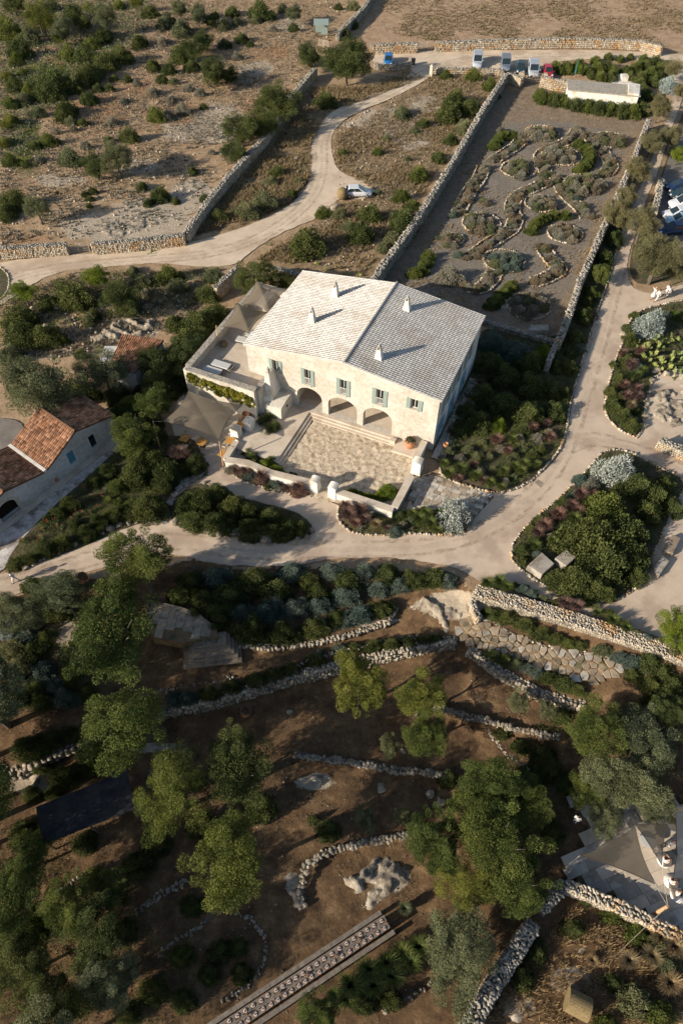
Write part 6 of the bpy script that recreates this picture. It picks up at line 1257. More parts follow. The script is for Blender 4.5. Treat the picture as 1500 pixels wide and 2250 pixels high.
gravel('loose_stones','scattered stones in the scrub below the gravel road',[(0,700),(200,610),(480,600),(350,740),(60,800)],900,.04,.25,M_stone)

gravel('loose_grit','loose grit and pebbles along the gravel paths',[(40,1250),(290,1158),(440,1168),(560,1190),(690,1190),(740,1150),(880,1180),(1040,1165),(1160,1065),(1240,980),(1260,870),(1330,640),(1378,580),(1380,640),(1360,720),(1325,900),(1400,985),(1300,985),(1120,1200),(1150,1260),(1000,1245),(850,1218),(540,1240),(400,1210),(200,1250),(40,1300)],3500,.012,.05,M_road)
gravel('loose_grit','loose grit and pebbles along the upper gravel road',[(0,580),(410,538),(560,492),(680,400),(690,290),(860,190),(940,112),(1480,118),(1400,128),(1200,150),(960,152),(745,270),(730,350),(835,410),(745,430),(640,500),(520,580),(100,600)],3000,.012,.04,M_road)
# ---------------- shade sails and poles ----------------
def sail(label,cor,m,sag=.16,n=16,group=None,cr=0.):
    """cor: corner points (x,y,z) world; 3 or 4, concave edges"""
    C4=[np.array(c,float) for c in cor]; ct=np.mean(C4,0); b=MB(); 
    if len(C4)==3: C4=[C4[0],C4[1],C4[2],(C4[2]+C4[0])/2]
    vs=[]
    for i in range(n+1):
        for j in range(n+1):
            u,v_=i/n,j/n; p=C4[0]*(1-u)*(1-v_)+C4[1]*u*(1-v_)+C4[2]*u*v_+C4[3]*(1-u)*v_
            e=0
            for t,d_ in ((u,v_),(u,1-v_),(v_,u),(v_,1-u)): e+=4*t*(1-t)*max(0,1-d_*1.6)*sag
            q=p+(ct-p)*min(e,.6); q=q+np.array([0,0,cr*(abs(u+v_-1)-abs(u-v_)-((1-u)*(1-v_)+u*v_-u*(1-v_)-(1-u)*v_))]); vs.append(q-ct)
    fs=[(i*(n+1)+j,(i+1)*(n+1)+j,(i+1)*(n+1)+j+1,i*(n+1)+j+1) for i in range(n) for j in range(n)]
    t=b.add(vs,fs).obj('shade_sail',m,smooth=False); t.location=ct; tag(t,label,'shade sail',group)
    k=n+1; loop=[vs[i*k] for i in range(k)]+[vs[n*k+j] for j in range(1,k)]+[vs[i*k+n] for i in range(n-1,-1,-1)]+[vs[j] for j in range(n-1,-1,-1)]
    MB().tube(loop,.025,5,0,False).obj('hem',M_sailb,t); return t
def W3(px,py,z): return (*flat(px,py,z),z)
def pole(label,top,base,zt,zb,r=.07,name='timber_pole',cat='pole'):
    a=Vector(W3(*base,zb)); b_=Vector(W3(*top,zt)); o=MB().tube([(0,0,-.1),tuple(b_-a)],[r,r*.8],10).obj(name,M_pole,smooth=False); o.location=a; return tag(o,label,cat)
pole('leaning timber pole at the left corner of the cafe sail',(336,925),(352,985),3.0,0)
pole('timber pole at the front corner of the cafe sail',(482,969),(491,1026),3.0,0)
sail('large taupe four-pointed shade sail over the cafe tables',[W3(356,926,2.6),W3(481,966,3.1),W3(533,890,2.5),W3(414,858,3.9)],M_sail,.13,20,None,.55)
c=sail('taupe four-pointed shade sail nearest the terrace sunbeds',[W3(488,718,4.9),W3(547,733,6.6),W3(588,686,5.0),W3(520,665,6.3)],M_sail,.17,16,None,-.7)
sail('taupe four-pointed shade sail furthest back beside the farmhouse roof',[W3(532,668,4.9),W3(590,686,6.6),W3(633,634,5.2),W3(562,616,6.5)],M_sail,.17,16,None,-.7)
pole('timber pole standing in the terrace parapet',(475,715),(478,741),5.1,4.2,.06); pole('pair-pole holding the nearer upper sail',(520,664),(523,686),6.2,4.2,.07); pole('timber pole holding the furthest upper sail',(562,615),(565,638),6.4,4.2,.07)
ZT=float(h0(16,9))+.26
sail('dark triangular shade net over the wedding terrace',[W3(1273,1880,ZT+2.6),W3(1438,1943,ZT+2.8),W3(1394,1815,ZT+2.9)],M_sailb,.12,14)
sail('brown triangular shade net right of the dark one',[W3(1392,1808,ZT+3.0),W3(1453,1902,ZT+3.1),W3(1464,1810,ZT+2.8)],M_sailb,.10,12)
sail('slate grey shade cloth at the right edge of the wedding terrace',[W3(1482,1785,ZT+2.4),W3(1478,1930,ZT+2.4),W3(1600,1950,ZT+2.6),W3(1600,1770,ZT+2.6)],M_sailc,.07,12)
mt_=Vector(W3(1466,1991,ZT+2.2)); pole('thick leaning timber mast in front of the terrace wall',(1466,1991),(1428,2014),ZT+2.2,ZT-.2,.14,'timber_mast')
def rope(label,a,b_,r=.014):
    a=Vector(a);b_=Vector(b_); m_=(a+b_)/2-Vector((0,0,(b_-a).length*.02)); o=MB().tube([(0,0,0),tuple(m_-a),tuple(b_-a)],r,4).obj('guy_rope',M_gate); o.location=a; tag(o,label,'rope')
rope('guy rope from the mast to the dark triangular net',mt_,W3(1438,1943,ZT+2.8)); rope('guy rope from the mast to the brown triangular net',mt_,W3(1453,1902,ZT+3.1))
rope('long guy rope from the mast down to the rocks below the wall',mt_,(*GH(1344,2106)[:2],GH(1344,2106)[2]+.1))
rope('rope from the left corner of the dark net into the tree',W3(1273,1880,ZT+2.6),W3(1238,1908,ZT+.6))
rope('rope between the left timber pole and the cafe sail',W3(336,925,2.98),W3(356,926,2.9),.02)
# ---------------- furniture ----------------
def cafe_table(label,px,rz):
    x,y=flat(*px,.75); t=thing('cafe_table',label,'table',(x,y,.04),rz,'orange wooden cafe tables')
    for k in range(4): MB().box(-.46+k*.23+.006,-.46+(k+1)*.23-.006,-.46,.46,.70,.735).obj('plank',M_wood2,t)
    MB().tube([(0,0,.03),(0,0,.70)],.035,8).obj('pedestal',M_iron,t); MB().box(-.25,.25,-.25,.25,0,.03).obj('foot',M_iron,t)
def cafe_chair(label,x,y,rz):
    t=thing('cafe_chair',label,'chair',(x,y,.04),rz,'chairs at the cafe tables')
    b=MB()
    MB().box(-.2,.2,-.2,.2,.43,.46).obj('seat',M_gate,t)
    for sx in (-.18,.18):
        for sy in (-.18,.18): MB().tube([(sx*1.1,sy*1.1,0),(sx,sy,.43 if sy<0 else .85)],.016,5).obj('leg',M_gate,t)
    MB().box(-.2,.2,.165,.19,.62,.85).obj('backrest',M_gate,t)
for l,px,rz,who in (('leftmost orange table under the edge of the cafe sail',(406,963),-.4,'leftmost'),('second orange table from the left, with a tray on it',(443,971),-.45,'second'),('orange table beside the white pillar, furthest back',(528,934),-.35,'furthest back'),('orange table between the pole and the white pillar',(506,968),-.3,'middle right'),('orange table in front of the timber pole',(491,997),-.5,'front')):
    cafe_table(l,px,rz); x,y=flat(*px,.75)
    cafe_chair(f'pale cafe chair behind the {who} orange table',x-.15,y+.75,rz+.1); cafe_chair(f'pale cafe chair in front of the {who} orange table',x+.2,y-.78,rz+PI+.15)
def hloc(a,b_,z): x,y=hl(a,b_); return (x,y,z)
for i,(a,b_,l) in enumerate(((-3.3,-1.75,'white cushioned sunbed nearest the front parapet of the raised terrace'),(-2.9,-.6,'white cushioned sunbed behind the nearest one on the raised terrace'))):
    t=thing('sunbed',l,'sunbed',hloc(a,b_,TZ+.02),HZ,'sunbeds on the raised terrace')
    MB().box(-1.2,1.2,-.45,.45,.18,.28).obj('frame',M_wood,t); MB().box(-1.17,.85,-.42,.42,.281,.42).obj('mattress',M_cush,t)
    for sx in (-1.1,1.1):
        for sy in (-.4,.4): MB().box(sx-.04,sx+.04,sy-.04,sy+.04,0,.18).obj('leg',M_wood,t)
x,y,z=hloc(-4.6,2.6,TZ+.02); o=MB().lathe([(0,0),(.38,.02),(.46,.2),(.40,.38),(0,.45)],20).obj('pouf',M_straw,smooth=True); o.location=(x,y,z); tag(o,'round straw pouf on the raised terrace','pouf')
for i,(a,b_) in enumerate(((-2.6,4.0),(-2.0,5.2))):
    t=thing('sunbed',('dark-framed white lounger under the nearer upper sail','dark-framed white lounger further under the nearer upper sail')[i],'sunbed',hloc(a,b_,TZ+.02),HZ+.1,'loungers under the upper sails')
    MB().box(-1.1,1.1,-.45,.45,.15,.26).obj('frame',M_iron,t); MB().box(-1.07,1.07,-.42,.42,.261,.4).obj('mattress',M_cush,t)
def pot(label,px,r_,h,plant_=None,z=None,loc=None):
    if loc is None:
        x,y,zz=GH(*px) if z is None else (*flat(*px,z),z); loc=(x,y,zz)
    t=thing('terracotta_pot',label,'pot',loc); p=[(r_*.55,0),(r_*.9,h*.35),(r_,h*.62),(r_*.82,h*.9),(r_*.86,h),(r_*.72,h),(r_*.7,h*.88),(0,h*.86)]
    MB().lathe(p,20).obj('jar',M_pot,t,True)
    if plant_:
        o=link('foliage',TUFT[0],t); o.location=(0,0,h*.85); o.scale=(r_*1.1,r_*1.1,r_*1.3); o.material_slots[0].link='OBJECT'; o.material_slots[0].material=LEAF[plant_]
pot('big terracotta pot with a grey-green plant on the platform by the arches',None,.55,1.15,'O',loc=hloc(18.75,-.75,.285))
pot('terracotta jar half hidden beyond the cafe tables',(542,922),.5,.9); pot('large terracotta jar leaning on the cottage wall',(117,1050),.45,1.0); pot('second terracotta jar beside the leaning one at the cottage',(124,1058),.35,.8)
pot('terracotta jar at the path edge left of the biggest tree',(185,1278),.55,.9,'Z'); pot('round terracotta pot alone on the red terrace',(538,1557),.5,.8,'K')
for i,(a,b_) in enumerate(((22.1,3.6),(22.2,4.6),(22.3,8.2),(22.6,11.2),(22.1,1.0))): pot(f'{ORD[i]} terracotta pot from the front along the shaded side wall',None,.3,.5,'D' if i%2 else None,loc=hloc(a,b_,.1))
P_=[hl(21.1,-.6),hl(22.4,-.9),hl(22.6,12),hl(21.1,12)]
pp,_=sheet('side_path',P_,.075,M_joint,world=True,sm=False); struct(pp,'narrow stone path along the shaded side wall of the farmhouse')
pieces(pp,'paving_slab',grid_cells(P_,P_[0],HZ+PI/2,.9,.6),lambda x,y:.075,.04,M_slab,.02)
for k in range(3):
    o=MB().box(-1.2,1.2,-.9,.9,0,.18*(3-k)).obj('door_step',M_slab); o.location=hloc(22.3+k*.05,9.8-k*1.9,.08); o.rotation_euler=(0,0,HZ); o.scale=(.6,.8,1); tag(o,f'grey stone slab step outside the {("rear","middle","front")[k]} blue side door','step')
# straw bales
x,y,z=GH(752,437); t=MB().lathe([(.02,0)]+[(.82*math.sin(k*PI/12)**.8,.82-.82*math.cos(k*PI/12)) for k in range(1,12)]+[(.02,1.64)],20).obj('straw_ball',M_straw,smooth=True); t.location=(x,y,z); tag(t,'big round brown straw ball beside the white parked car','straw ball')
x,y,z=GH(1262,2208); t=thing('straw_bale','round golden straw bale lying on the slope at the bottom','straw bale',(x,y,z),R(-25)); b=MB().tube([(-.75,0,.75),(.75,0,.75)],.75,28); b.obj('bale',M_straw,t)
for k in range(7): MB().tube([(-.7+k*.233,.0,.75),(-.66+k*.233,0,.75)],.758,28,0,False).obj('straw_band',M_straw,t)
# green umbrella / rolled sail in the orchard
x,y=flat(1261,170); t=thing('closed_parasol','tall closed dark green parasol standing before the orchard','parasol',(x,y,0)); MB().tube([(0,0,0),(0,0,3.3)],.04,6).obj('pole',M_gate,t); MB().tube([(0,0,.7),(0,0,1.2),(0,0,3.2)],[.26,.22,.05],8).obj('folded_canopy',plain('dark_green_canvas',(.02,.09,.07),.8),t)
x,y=flat(907,143); t=thing('wheelie_bin','dark green bin at the end of the low road wall','bin',(x,y,0)); MB().hexa([(-.3,-.3,.05),(.3,-.3,.05),(.3,.3,.05),(-.3,.3,.05)],[(-.36,-.36,1.0),(.36,-.36,1.0),(.36,.36,1.0),(-.36,.36,1.0)]).obj('body',M_iron,t); MB().box(-.38,.38,-.4,.38,1.003,1.08).obj('lid',M_iron,t)
# ---------------- cars ----------------
M_tyre=plain('tyre_rubber',(.02,.02,.02),.8); M_rim=plain('alloy_rim',(.4,.4,.42),.35,.7); M_cglass=plain('car_window_glass',(.02,.03,.035),.08,0,.8); M_lamp=plain('headlight_glass',(.6,.6,.6),.15); M_tail=plain('red_tail_light',(.35,.02,.02),.3)
def paint(nm,c): 
    m=plain(nm,c,.28,.1,.6); return m
PAINT={'white':paint('white_car_paint',(.64,.65,.66)),'blue':paint('bright_blue_paint',(.015,.16,.42)),'silver':paint('silver_van_paint',(.42,.46,.50)),'grey':paint('blue_grey_paint',(.16,.19,.23)),'dark':paint('dark_teal_paint',(.02,.045,.06)),'red':paint('red_car_paint',(.42,.02,.03)),'navy':paint('navy_paint',(.012,.03,.09)),'pale':paint('pale_blue_paint',(.25,.42,.52))}
def car(label,px,yaw,col,L=4.0,Wd=1.75,H=1.47,van=False):
    x,y=flat(*px,.7); t=thing('parked_van' if van else 'parked_car',label,'van' if van else 'car',(x,y,.03),yaw,'vehicles parked round the estate')
    hw=Wd/2; k=L/4.; zb=.24; belt=.92 if not van else 1.1
    st=[(-2,.80,.42,.62),(-1.93,.9,.32,.84),(-1.7,.97,.22,belt),(-.8,1,zb,belt),(.4,1,zb,belt-.01),(1.1,1,.22,belt-.1),(1.65,.95,.24,belt-.22),(1.92,.86,.32,belt-.33),(2,.74,.42,.52)]
    vs=[];fs=[];n=10
    for X,wf,z0,z1 in st:
        w_=hw*wf; h_=z1-z0
        vs+=[(X*k,a*w_,z0+h_*c) for a,c in ((-.82,0),(-.97,.18),(-1,.5),(-.97,.82),(-.86,1),(.86,1),(.97,.82),(1,.5),(.97,.18),(.82,0))]
    for i in range(len(st)-1): fs+=[(i*n+j,i*n+(j+1)%n,(i+1)*n+(j+1)%n,(i+1)*n+j) for j in range(n)]
    fs+=[tuple(range(n))[::-1],tuple((len(st)-1)*n+j for j in range(n))]
    body=MB().add(vs,fs).obj('body',PAINT[col],t,True); md=body.modifiers.new('e','EDGE_SPLIT'); md.split_angle=R(50)
    if van: g=[(-1.93,1.0,belt-.02),(-1.90,.93,H-.06),(.35,.93,H-.06),(1.12,.98,belt-.08)]
    else: g=[(-1.86,.9,belt-.03),(-1.35,.74,H),(.10,.74,H),(1.08,.92,belt-.09)]
    c=MB(); T=[]
    for X,wf,z in g: T.append([(X*k,-hw*wf*.97,z),(X*k,hw*wf*.97,z)])
    mid=[(T[1][0][0]+.02,T[1][0][1],T[1][0][2]),(T[2][0][0],T[2][0][1],T[2][0][2])]
    c.add([T[0][0],T[1][0],T[2][0],T[3][0],T[0][1],T[1][1],T[2][1],T[3][1]],[(0,3,2,1),(4,5,6,7),(1,2,6,5),(0,1,5,4),(2,3,7,6)])
    cb=c.obj('cabin',PAINT[col],t); md=cb.modifiers.new('b','BEVEL'); md.width=.07; md.segments=3
    def quad(a,b_,c_,d_,u0,u1,v0,v1,name,off=.012,m=M_cglass,par=t):
        a,b_,c_,d_=map(Vector,(a,b_,c_,d_)); nn=(b_-a).cross(d_-a).normalized()*off
        Pq=lambda u,v_:(a*(1-u)*(1-v_)+b_*u*(1-v_)+c_*u*v_+d_*(1-u)*v_)+nn
        q=[Pq(u0,v0),Pq(u1,v0),Pq(u1,v1),Pq(u0,v1)]; MB().hexa(q,[p+nn*.6 for p in q]).obj(name,m,par)
    quad(T[3][0],T[3][1],T[2][1],T[2][0],.08,.92,.06,.90,'windscreen')
    quad(T[0][1],T[0][0],T[1][0],T[1][1],.1,.9,.25,.88,'rear_window')
    for s,(a,b_,c_,d_) in ((0,(T[0][0],T[3][0],T[2][0],T[1][0])),(1,(T[3][1],T[0][1],T[1][1],T[2][1]))):
        if van: rr=((.62,.92),(.36,.60)) if s==0 else ((.08,.38),(.40,.64))
        else: rr=((.12,.47),(.50,.88)) if s==0 else ((.12,.50),(.53,.88))
        for u0,u1 in rr: quad(a,b_,c_,d_,u0,u1,.18,.86,'side_window')
    for sx in (-1.25*k,1.28*k):
        for sy in (-1,1):
            y0=sy*(hw-.10); wh=MB().tube([(sx,y0-.1,.32),(sx,y0-.085,.32),(sx,y0+.085,.32),(sx,y0+.1,.32)],[.28,.32,.32,.28],18).obj('wheel',M_tyre,t)
            MB().tube([(sx,y0+sy*.101,.32),(sx,y0+sy*.115,.32)],[.2,.18],12).obj('rim',M_rim,wh)
    for sy in (-1,1):
        MB().hexa([(1.86*k,sy*hw*.60-.14,.56),(1.97*k,sy*hw*.6-.14,.56),(1.97*k,sy*hw*.6+.14,.56),(1.86*k,sy*hw*.6+.14,.56)],[(1.74*k,sy*hw*.64-.13,.74),(1.90*k,sy*hw*.64-.13,.70),(1.90*k,sy*hw*.62+.13,.70),(1.74*k,sy*hw*.64+.13,.74)]).obj('headlight',M_lamp,t)
        MB().box(-1.975*k,-1.90*k,sy*hw*.78-.09,sy*hw*.78+.09,.68,.84).obj('tail_light',M_tail,t)
        MB().box(.85*k,1.0*k,sy*(hw+.10)-.07,sy*(hw+.10)+.07,belt,belt+.13).obj('mirror',PAINT[col],t)
    MB().box(1.985*k,2.02*k,-.26,.26,.36,.48).obj('number_plate',M_frame,t)
    if van:
        for q in (-.8,-.1,.6): MB().box(q*k-.02,q*k+.02,-hw*.8,hw*.8,H-.02,H+.03).obj('roof_rack',M_rim,t)
car('white hatchback parked beside the track among dry weeds',(786,420),R(2),'white')
car('bright blue hatchback parked behind the low wall',(853,131),R(-95),'blue')
car('tall silver van, leftmost of the parked row',(1048,134),R(-97),'silver',4.6,1.85,1.95,True)
car('blue-grey van, second of the parked row',(1110,141),R(-97),'grey',4.5,1.85,1.9,True)
car('dark small car between the two vans',(1143,148),R(-100),'dark',3.9,1.7)
car('silver-blue van right behind the branch gate',(1171,154),R(-97),'silver',4.8,1.9,1.95,True)
car('red small car at the right end of the parked row',(1203,156),R(-92),'red',3.9,1.7)
car('dark blue car at the top of the right car park',(1492,408),R(172),'navy'); car('dark teal car second from the top in the right car park',(1500,425),R(172),'dark')
car('white van-like car at the right edge of the car park',(1504,446),R(186),'white',4.5,1.85,1.75,True); car('white car parked left of the pale one in the car park',(1488,468),R(184),'white',4.3)
car('pale blue car parked below the white ones',(1494,482),R(184),'pale'); car('nearly black car at the near end of the car park',(1478,502),R(188),'navy',4.3)
# ---------------- people ----------------
def skinmesh(name,nodes,edges,m,parent,lev=2):
    me=bpy.data.meshes.new(name); me.from_pydata([n[0] for n in nodes],edges,[]); me.materials.append(m); o=link(name,me,parent)
    md=o.modifiers.new('skin','SKIN'); 
    if not me.skin_vertices: me.skin_vertices.new()
    for i,n in enumerate(nodes):
        me.skin_vertices[0].data[i].radius=(n[1],n[1]) if not isinstance(n[1],tuple) else n[1]
    me.skin_vertices[0].data[0].use_root=True
    md.use_smooth_shade=True; s=o.modifiers.new('sub','SUBSURF'); s.levels=1; s.render_levels=1; return o
def person(label,loc,yaw,pose='walk',dress=False,hair=M_hair,arm=0,hgt=1.7):
    t=thing('person',label,'person',loc,yaw); k=hgt/1.7; t.scale=(k,k,k)
    st=.26 if pose=='walk' else .03; seat=pose=='sit'
    hz=.92 if not seat else .50; N=[];E=[]
    def nd(x,y,z,r): N.append(((x,y,z),r)); return len(N)-1
    def ch(*ids):
        for a,b_ in zip(ids,ids[1:]): E.append((a,b_))
    pel=nd(0,0,hz,.12); ab=nd(.01,0,hz+.17,.105); che=nd(.02,0,hz+.36,.125); nk=nd(.02,0,hz+.54,.05); hd0=nd(.035,0,hz+.63,.075); hd=nd(.045,0,hz+.71,.095); hd2=nd(.03,0,hz+.77,.06)
    ch(pel,ab,che,nk,hd0,hd,hd2); hands=[];
    for s in (-1,1):
        hp=nd(0,s*.09,hz-.04,.095)
        if seat: kn=nd(.42,s*.12,hz-.02,.062); an=nd(.44,s*.12,.10,.04); to=nd(.58,s*.13,.05,.035)
        else: kn=nd(.06+s*st*.45,s*.09,.49,.06); an=nd(s*st*1.0-.03,s*.085,.09+(.05 if s<0 and pose=='walk' else 0),.04); to=nd(s*st*1.0+.13,s*.095,.045,.034)
        ch(pel,hp,kn,an,to)
        sh=nd(.01,s*.17,hz+.44,.06)
        if arm and s==arm: el=nd(.16,s*.33,hz+.55,.042); wr=nd(.3,s*.42,hz+.74,.03)
        elif seat: el=nd(.10,s*.25,hz+.20,.042); wr=nd(.32,s*.16,hz+.12,.03)
        else: el=nd(-.02-s*st*.3,s*.235,hz+.18,.042); wr=nd(.08-s*st*.6,s*.24,hz-.05,.03)
        pm=tuple(np.array(N[wr][0])+(np.array(N[wr][0])-np.array(N[el][0]))*.28); pl=nd(*pm,.034); ch(che,sh,el,wr,pl); hands.append((np.array(N[el][0]),np.array(pm),s))
    skinmesh('body',N,E,M_skin,t)
    for eb,pm,s in hands:
        d_=(pm-eb)/np.linalg.norm(pm-eb); sd_=np.cross(d_,(0,1,0)); sd_/=np.linalg.norm(sd_)+1e-9
        b=MB()
        for q,(o_f,l) in enumerate(((-.03,.06),(-.01,.075),(.01,.07),(.03,.055))): a=pm+sd_*o_f+d_*.02; b.tube([a,a+d_*l*.55,a+d_*l*.9+np.array([0,-s*.02,0])],[.009,.009,.007],5)
        a=pm+sd_*.032-d_*.02; b.tube([a,a+sd_*.03+d_*.02,a+sd_*.04+d_*.05],[.011,.010,.008],5); b.obj('fingers',M_skin,t)
    # head details
    b=MB().lathe([(0,.115),(.06,.10),(.10,.05),(.112,-.02),(.105,-.07),(.08,-.10)],14,(.015,0,hz+.74)); 
    hr=b.obj('hair',hair,t,True)
    if dress: MB().lathe([(.0,-.02),(.085,-.06),(.075,-.28),(.055,-.33)],10,(-.075,0,hz+.73)).obj('hair_length',hair,t,True)
    MB().tube([(.135,0,hz+.70),(.165,0,hz+.68),(.135,0,hz+.665)],[.012,.016,.01],6).obj('nose',M_skin,t)
    for s in (-1,1):
        MB().lathe([(0,-.012),(.012,0),(0,.012)],6,(.128,s*.035,hz+.712)).obj('eye',M_shoe,t); MB().lathe([(0,-.03),(.016,0),(0,.03)],6,(.03,s*.10,hz+.70)).obj('ear',M_skin,t)
    # clothing
    q=lambda i:N[i][0]
    top=[((0,0,hz-.06),.135),((.01,0,hz+.17),.122),((.02,0,hz+.38),.142),((.02,0,hz+.47),.085)]; TE=[(0,1),(1,2),(2,3)]
    for (eb,pm,s) in hands:
        i=len(top); top+=[((.01,s*.18,hz+.44),.078),(tuple(eb),.06),(tuple(eb+(pm-eb)*(.65 if not dress else .15)),.05)]; TE+=[(2,i),(i,i+1),(i+1,i+2)]
    skinmesh('shirt' if not dress else 'dress_top',top,TE,M_white,t)
    if dress:
        if seat: MB().lathe([(.15,.12),(.24,-.02),(.42,-.30),(.55,-.44)],18,(.18,0,hz)).obj('skirt',M_white,t,True)
        else: MB().lathe([(.125,.16),(.17,0),(.23,-.22),(.29,-.48)],18,(.01,0,hz)).obj('skirt',M_white,t,True)
    else:
        tn=[((0,0,hz),.13)]; te=[]
        for s in (-1,1):
            ids=[]
            pts=[((0,s*.09,hz-.05),.108)]+([((.42,s*.12,hz-.02),.078),((.44,s*.12,.13),.055)] if seat else [((.06+s*st*.45,s*.09,.49),.078),((s*st*1.0-.03,s*.085,.13),.058)])
            i=len(tn); tn+=pts; te+=[(0,i),(i,i+1),(i+1,i+2)]
        skinmesh('trousers',tn,te,M_white,t)
    for s in (-1,1):
        x_,y_,z_=(.50,s*.125,.03) if seat else (s*st+.04,s*.09,.03); MB().hexa([(x_-.10,y_-.04,0),(x_+.15,y_-.045,0),(x_+.15,y_+.045,0),(x_-.10,y_+.04,0)],[(x_-.09,y_-.035,.07),(x_+.12,y_-.035,.055),(x_+.12,y_+.035,.055),(x_-.09,y_+.035,.07)]).obj('shoe',M_shoe,t)
    return t
x,y=flat(37,1279); person('man in white shirt and trousers walking alone on the lower left path',(x,y,.02),R(195))
for px,l,dr,hr,a in (((1431,657),'woman in a short white dress walking at the left of the group, arm raised',True,M_hairf,-1),((1440,662),'man in all white walking in front of the group',False,M_hair,0),((1460,650),'woman in a white dress walking behind the front pair',True,M_hair,0),((1462,655),'man in white shirt and pale trousers walking last in the group',False,M_hair,0)):
    x,y=flat(*px); person(l,(x,y,.02),R(200),'walk',dr,hr,a)
for px,l,dr,po,yw,hr in (((1461,1862),'person in white standing between the two nets on the wedding terrace',False,'stand',90,M_hair),((1457,1898),'woman in a wide white dress seated at the tip of the brown net',True,'sit',100,M_hair),((1470,1945),'woman in a white dress seated beside the grey shade cloth',True,'sit',80,M_hair),((1478,1965),'woman in a broad white dress seated nearest the mast',True,'sit',-30,M_hair),((1432,1872),'person in white half hidden between the nets',False,'stand',10,M_hair),((1258,1808),'dark-haired person in a white top standing in the tree shade',False,'stand',60,M_hair),((1490,1880),'person in white standing under the grey shade cloth',False,'stand',0,M_hair)):
    x,y,z=G(*px); zz=float(h0(x,y))+.26
    if po=='sit':
        o=MB().box(-.28,.28,-.28,.28,0,.42).obj('stool',M_wood); o.location=(x,y,zz); tag(o,'low wooden stool under the '+l.split(' seated')[0],'stool')
    person(l,(x,y,zz),R(yw),po,dr,hr)
x,y,z=G(1412,1850); t=thing('white_table','white round table between the shade nets on the wedding terrace','table',(x,y,float(h0(x,y))+.26)); MB().lathe([(.6,.72),(.6,.75),(0,.752)],20).obj('tabletop',M_cush,t); MB().tube([(0,0,0),(0,0,.72)],.05,8).obj('leg',M_iron,t)
# ---------------- banquet table ----------------
a3=np.array(G(850,2024,.75)); b3=np.array(G(511,2250,.75)); zt_=float(h0(*a3[:2])); dv=(b3-a3)[:2]; dv/=np.linalg.norm(dv); ang=math.atan2(dv[1],dv[0])
TBL=thing('banquet_table','very long weathered plank table set for dinner on the red ground','table',(a3[0],a3[1],zt_-.03),ang)
TL=19.; tw=.46
for r_ in range(4):
    x0=0.
    while x0<TL:
        x1=min(TL,x0+random.uniform(2.6,3.4)); y0=-tw+r_*tw/2; o=MB().box(x0+.005,x1-.005,y0+.008,y0+tw/2-.008,.70,.745+random.uniform(-.004,.004)).obj('plank',M_wood,TBL); x0=x1
for k in range(7):
    for s in (-1,1): MB().box(.5+k*3-.05,.5+k*3+.05,s*.36-.05,s*.36+.05,0,.699).obj('leg',M_wood,TBL)
loc=lambda px,py,z:(lambda q:(q@dv,q@np.array([-dv[1],dv[0]])))(np.array(G(px,py,z)[:2])-a3[:2])
for nm,e0,e1 in (('upper',(838,2007),(457,2250)),('lower',(868,2050),(565,2245))):
    p0=loc(*e0,.45); p1=loc(*e1,.45); yb=(p0[1]+p1[1])/2; B_=thing('long_bench',f'long grey plank bench along the {"uphill" if nm=="upper" else "downhill"} side of the banquet table','bench',(a3[0],a3[1],zt_-.03),ang)
    x0=p0[0]
    while x0<TL:
        x1=min(TL,x0+random.uniform(2.,2.6)); MB().box(x0+.01,x1-.01,yb-.15,yb+.15,.40+random.uniform(-.006,.006),.45).obj('plank',M_wood,B_)
        for xx in (x0+.3,x1-.3): MB().box(xx-.04,xx+.04,yb-.12,yb+.12,0,.395).obj('leg',M_wood,B_)
        x0=x1
M_mat=mat('woven_rattan_mat',(.16,.07,.035),(.30,.14,.07),30,.5,60,.9,obj=True); M_china=plain('grey_plate_glaze',(.45,.42,.38),.25); M_nap=plain('brown_linen_napkin',(.09,.04,.028),.9); M_gl=plain('smoky_glass',(.10,.08,.07),.1,0,.8); M_flower=plain('pink_flower',(.55,.18,.14),.7)
mm=MB().lathe([(0,0),(.185,0),(.185,.012),(.165,.016),(0,.014)],24).mesh('woven_placemat',M_mat); pm_=MB().lathe([(0,0),(.08,0),(.13,.014),(.128,.020),(.075,.008),(0,.007)],24).mesh('dinner_plate',M_china,True)
nm_=MB().hexa([(-.03,-.11,0),(.03,-.11,0),(.035,.11,0),(-.035,.11,0)],[(-.025,-.10,.025),(.025,-.10,.025),(.03,.10,.02),(-.03,.10,.02)]).mesh('folded_napkin',M_nap); gm_=MB().lathe([(0,0),(.03,0),(.036,.09),(.033,.09),(.028,.006),(0,.006)],12).mesh('tumbler',M_gl)
U_=[(1058,882),(1013,910),(972,935),(932,963),(893,988),(850,1017),(806,1047),(762,1080),(715,1110),(672,1140),(628,1167),(588,1198),(547,1224),(507,1248),(468,1275),(428,1297),(378,1328),(338,1360),(290,1388),(243,1420),(197,1450),(147,1482)]
L_=[(1075,925),(1035,952),(993,978),(955,1006),(914,1033),(868,1064),(823,1092),(775,1125),(732,1155),(687,1187),(640,1215),(603,1243),(565,1268),(520,1300),(482,1323),(440,1352),(397,1380),(350,1408),(305,1440),(262,1473),(215,1497)]
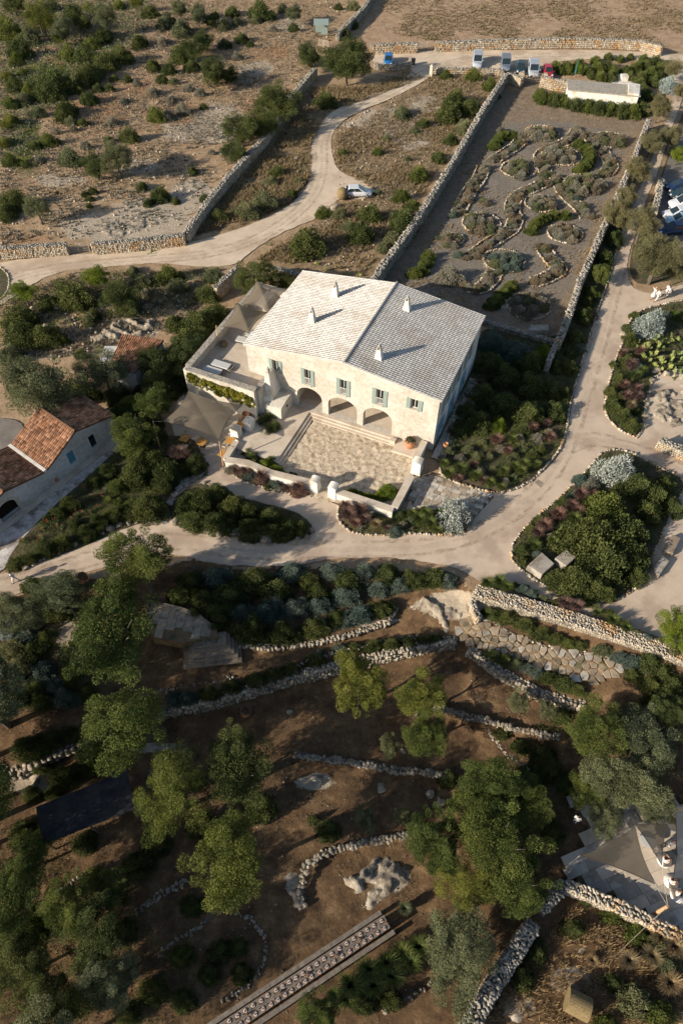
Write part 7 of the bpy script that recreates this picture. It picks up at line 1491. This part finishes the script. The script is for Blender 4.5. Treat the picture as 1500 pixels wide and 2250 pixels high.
for row,sd_ in ((U_,'uphill'),(L_,'downhill')):
    for i,(u,v_) in enumerate(row):
        px,py=450+u/2.727,1700+v_/2.727; q=loc(px,py,.75); yy=(-.235 if sd_=='uphill' else .235)
        yy=q[1] if abs(q[1])<.3 else math.copysign(.24,q[1]); w3=a3[:2]+dv*q[0]+np.array([-dv[1],dv[0]])*yy; z=zt_-.03+.75
        nth=ORD[i]+' from the lit end on the '+sd_+' side of the banquet table'
        o=link('woven_placemat',mm,loc=(w3[0],w3[1],z)); tag(o,'round woven placemat, '+nth,'placemat','placemats on the banquet table')
        o=link('dinner_plate',pm_,loc=(w3[0],w3[1],z+.017)); tag(o,'grey plate, '+nth,'plate','plates on the banquet table')
        o=link('folded_napkin',nm_,loc=(w3[0],w3[1],z+.030)); o.rotation_euler=(0,0,ang+PI/2+random.uniform(-.3,.3)); tag(o,'folded brown napkin, '+nth,'napkin','napkins on the banquet table')
        g=w3+dv*.2+np.array([-dv[1],dv[0]])*(-.12 if yy>0 else .12); o=link('tumbler',gm_,loc=(g[0],g[1],z)); tag(o,'small smoky tumbler, '+nth,'glass','tumblers on the banquet table')
for i,(u,v_) in enumerate(((1080,888),(925,990),(785,1090),(615,1210),(450,1320),(250,1440))):
    q=loc(450+u/2.727,1700+v_/2.727,.8); w3=a3[:2]+dv*q[0]; t=thing('flower_vase',f'small vase of wild flowers, {ORD[i]} from the lit end of the banquet table','vase',(w3[0],w3[1],zt_+.72),0,'flower vases on the banquet table')
    MB().lathe([(0,0),(.04,0),(.05,.06),(.025,.12)],10).obj('vase',M_gl,t,True); o=link('foliage',TUFT[i%4],t); o.scale=(.10,.10,.14); o.location=(0,0,.1); o.material_slots[0].link='OBJECT'; o.material_slots[0].material=LEAF['L']
    b=MB()
    for k in range(7): a=k*2.4; b.lathe([(0,-.012),(.02,0),(0,.015)],6,(.05*math.cos(a),.05*math.sin(a),.2+.02*math.sin(k*5)))
    b.obj('flower',M_flower,t)
x,y,z=G(888,1998); t=thing('wicker_basket','dark wicker basket of branches at the lit end of the banquet table','basket',(x,y,float(h0(x,y)))); MB().lathe([(.25,0),(.36,.5),(.33,.5),(.22,.05)],14).obj('basket',M_straw,t); o=link('branches',GRASS[0],t); o.location=(0,0,.3); o.scale=(.6,.6,.6); o.material_slots[0].link='OBJECT'; o.material_slots[0].material=LEAF['O']
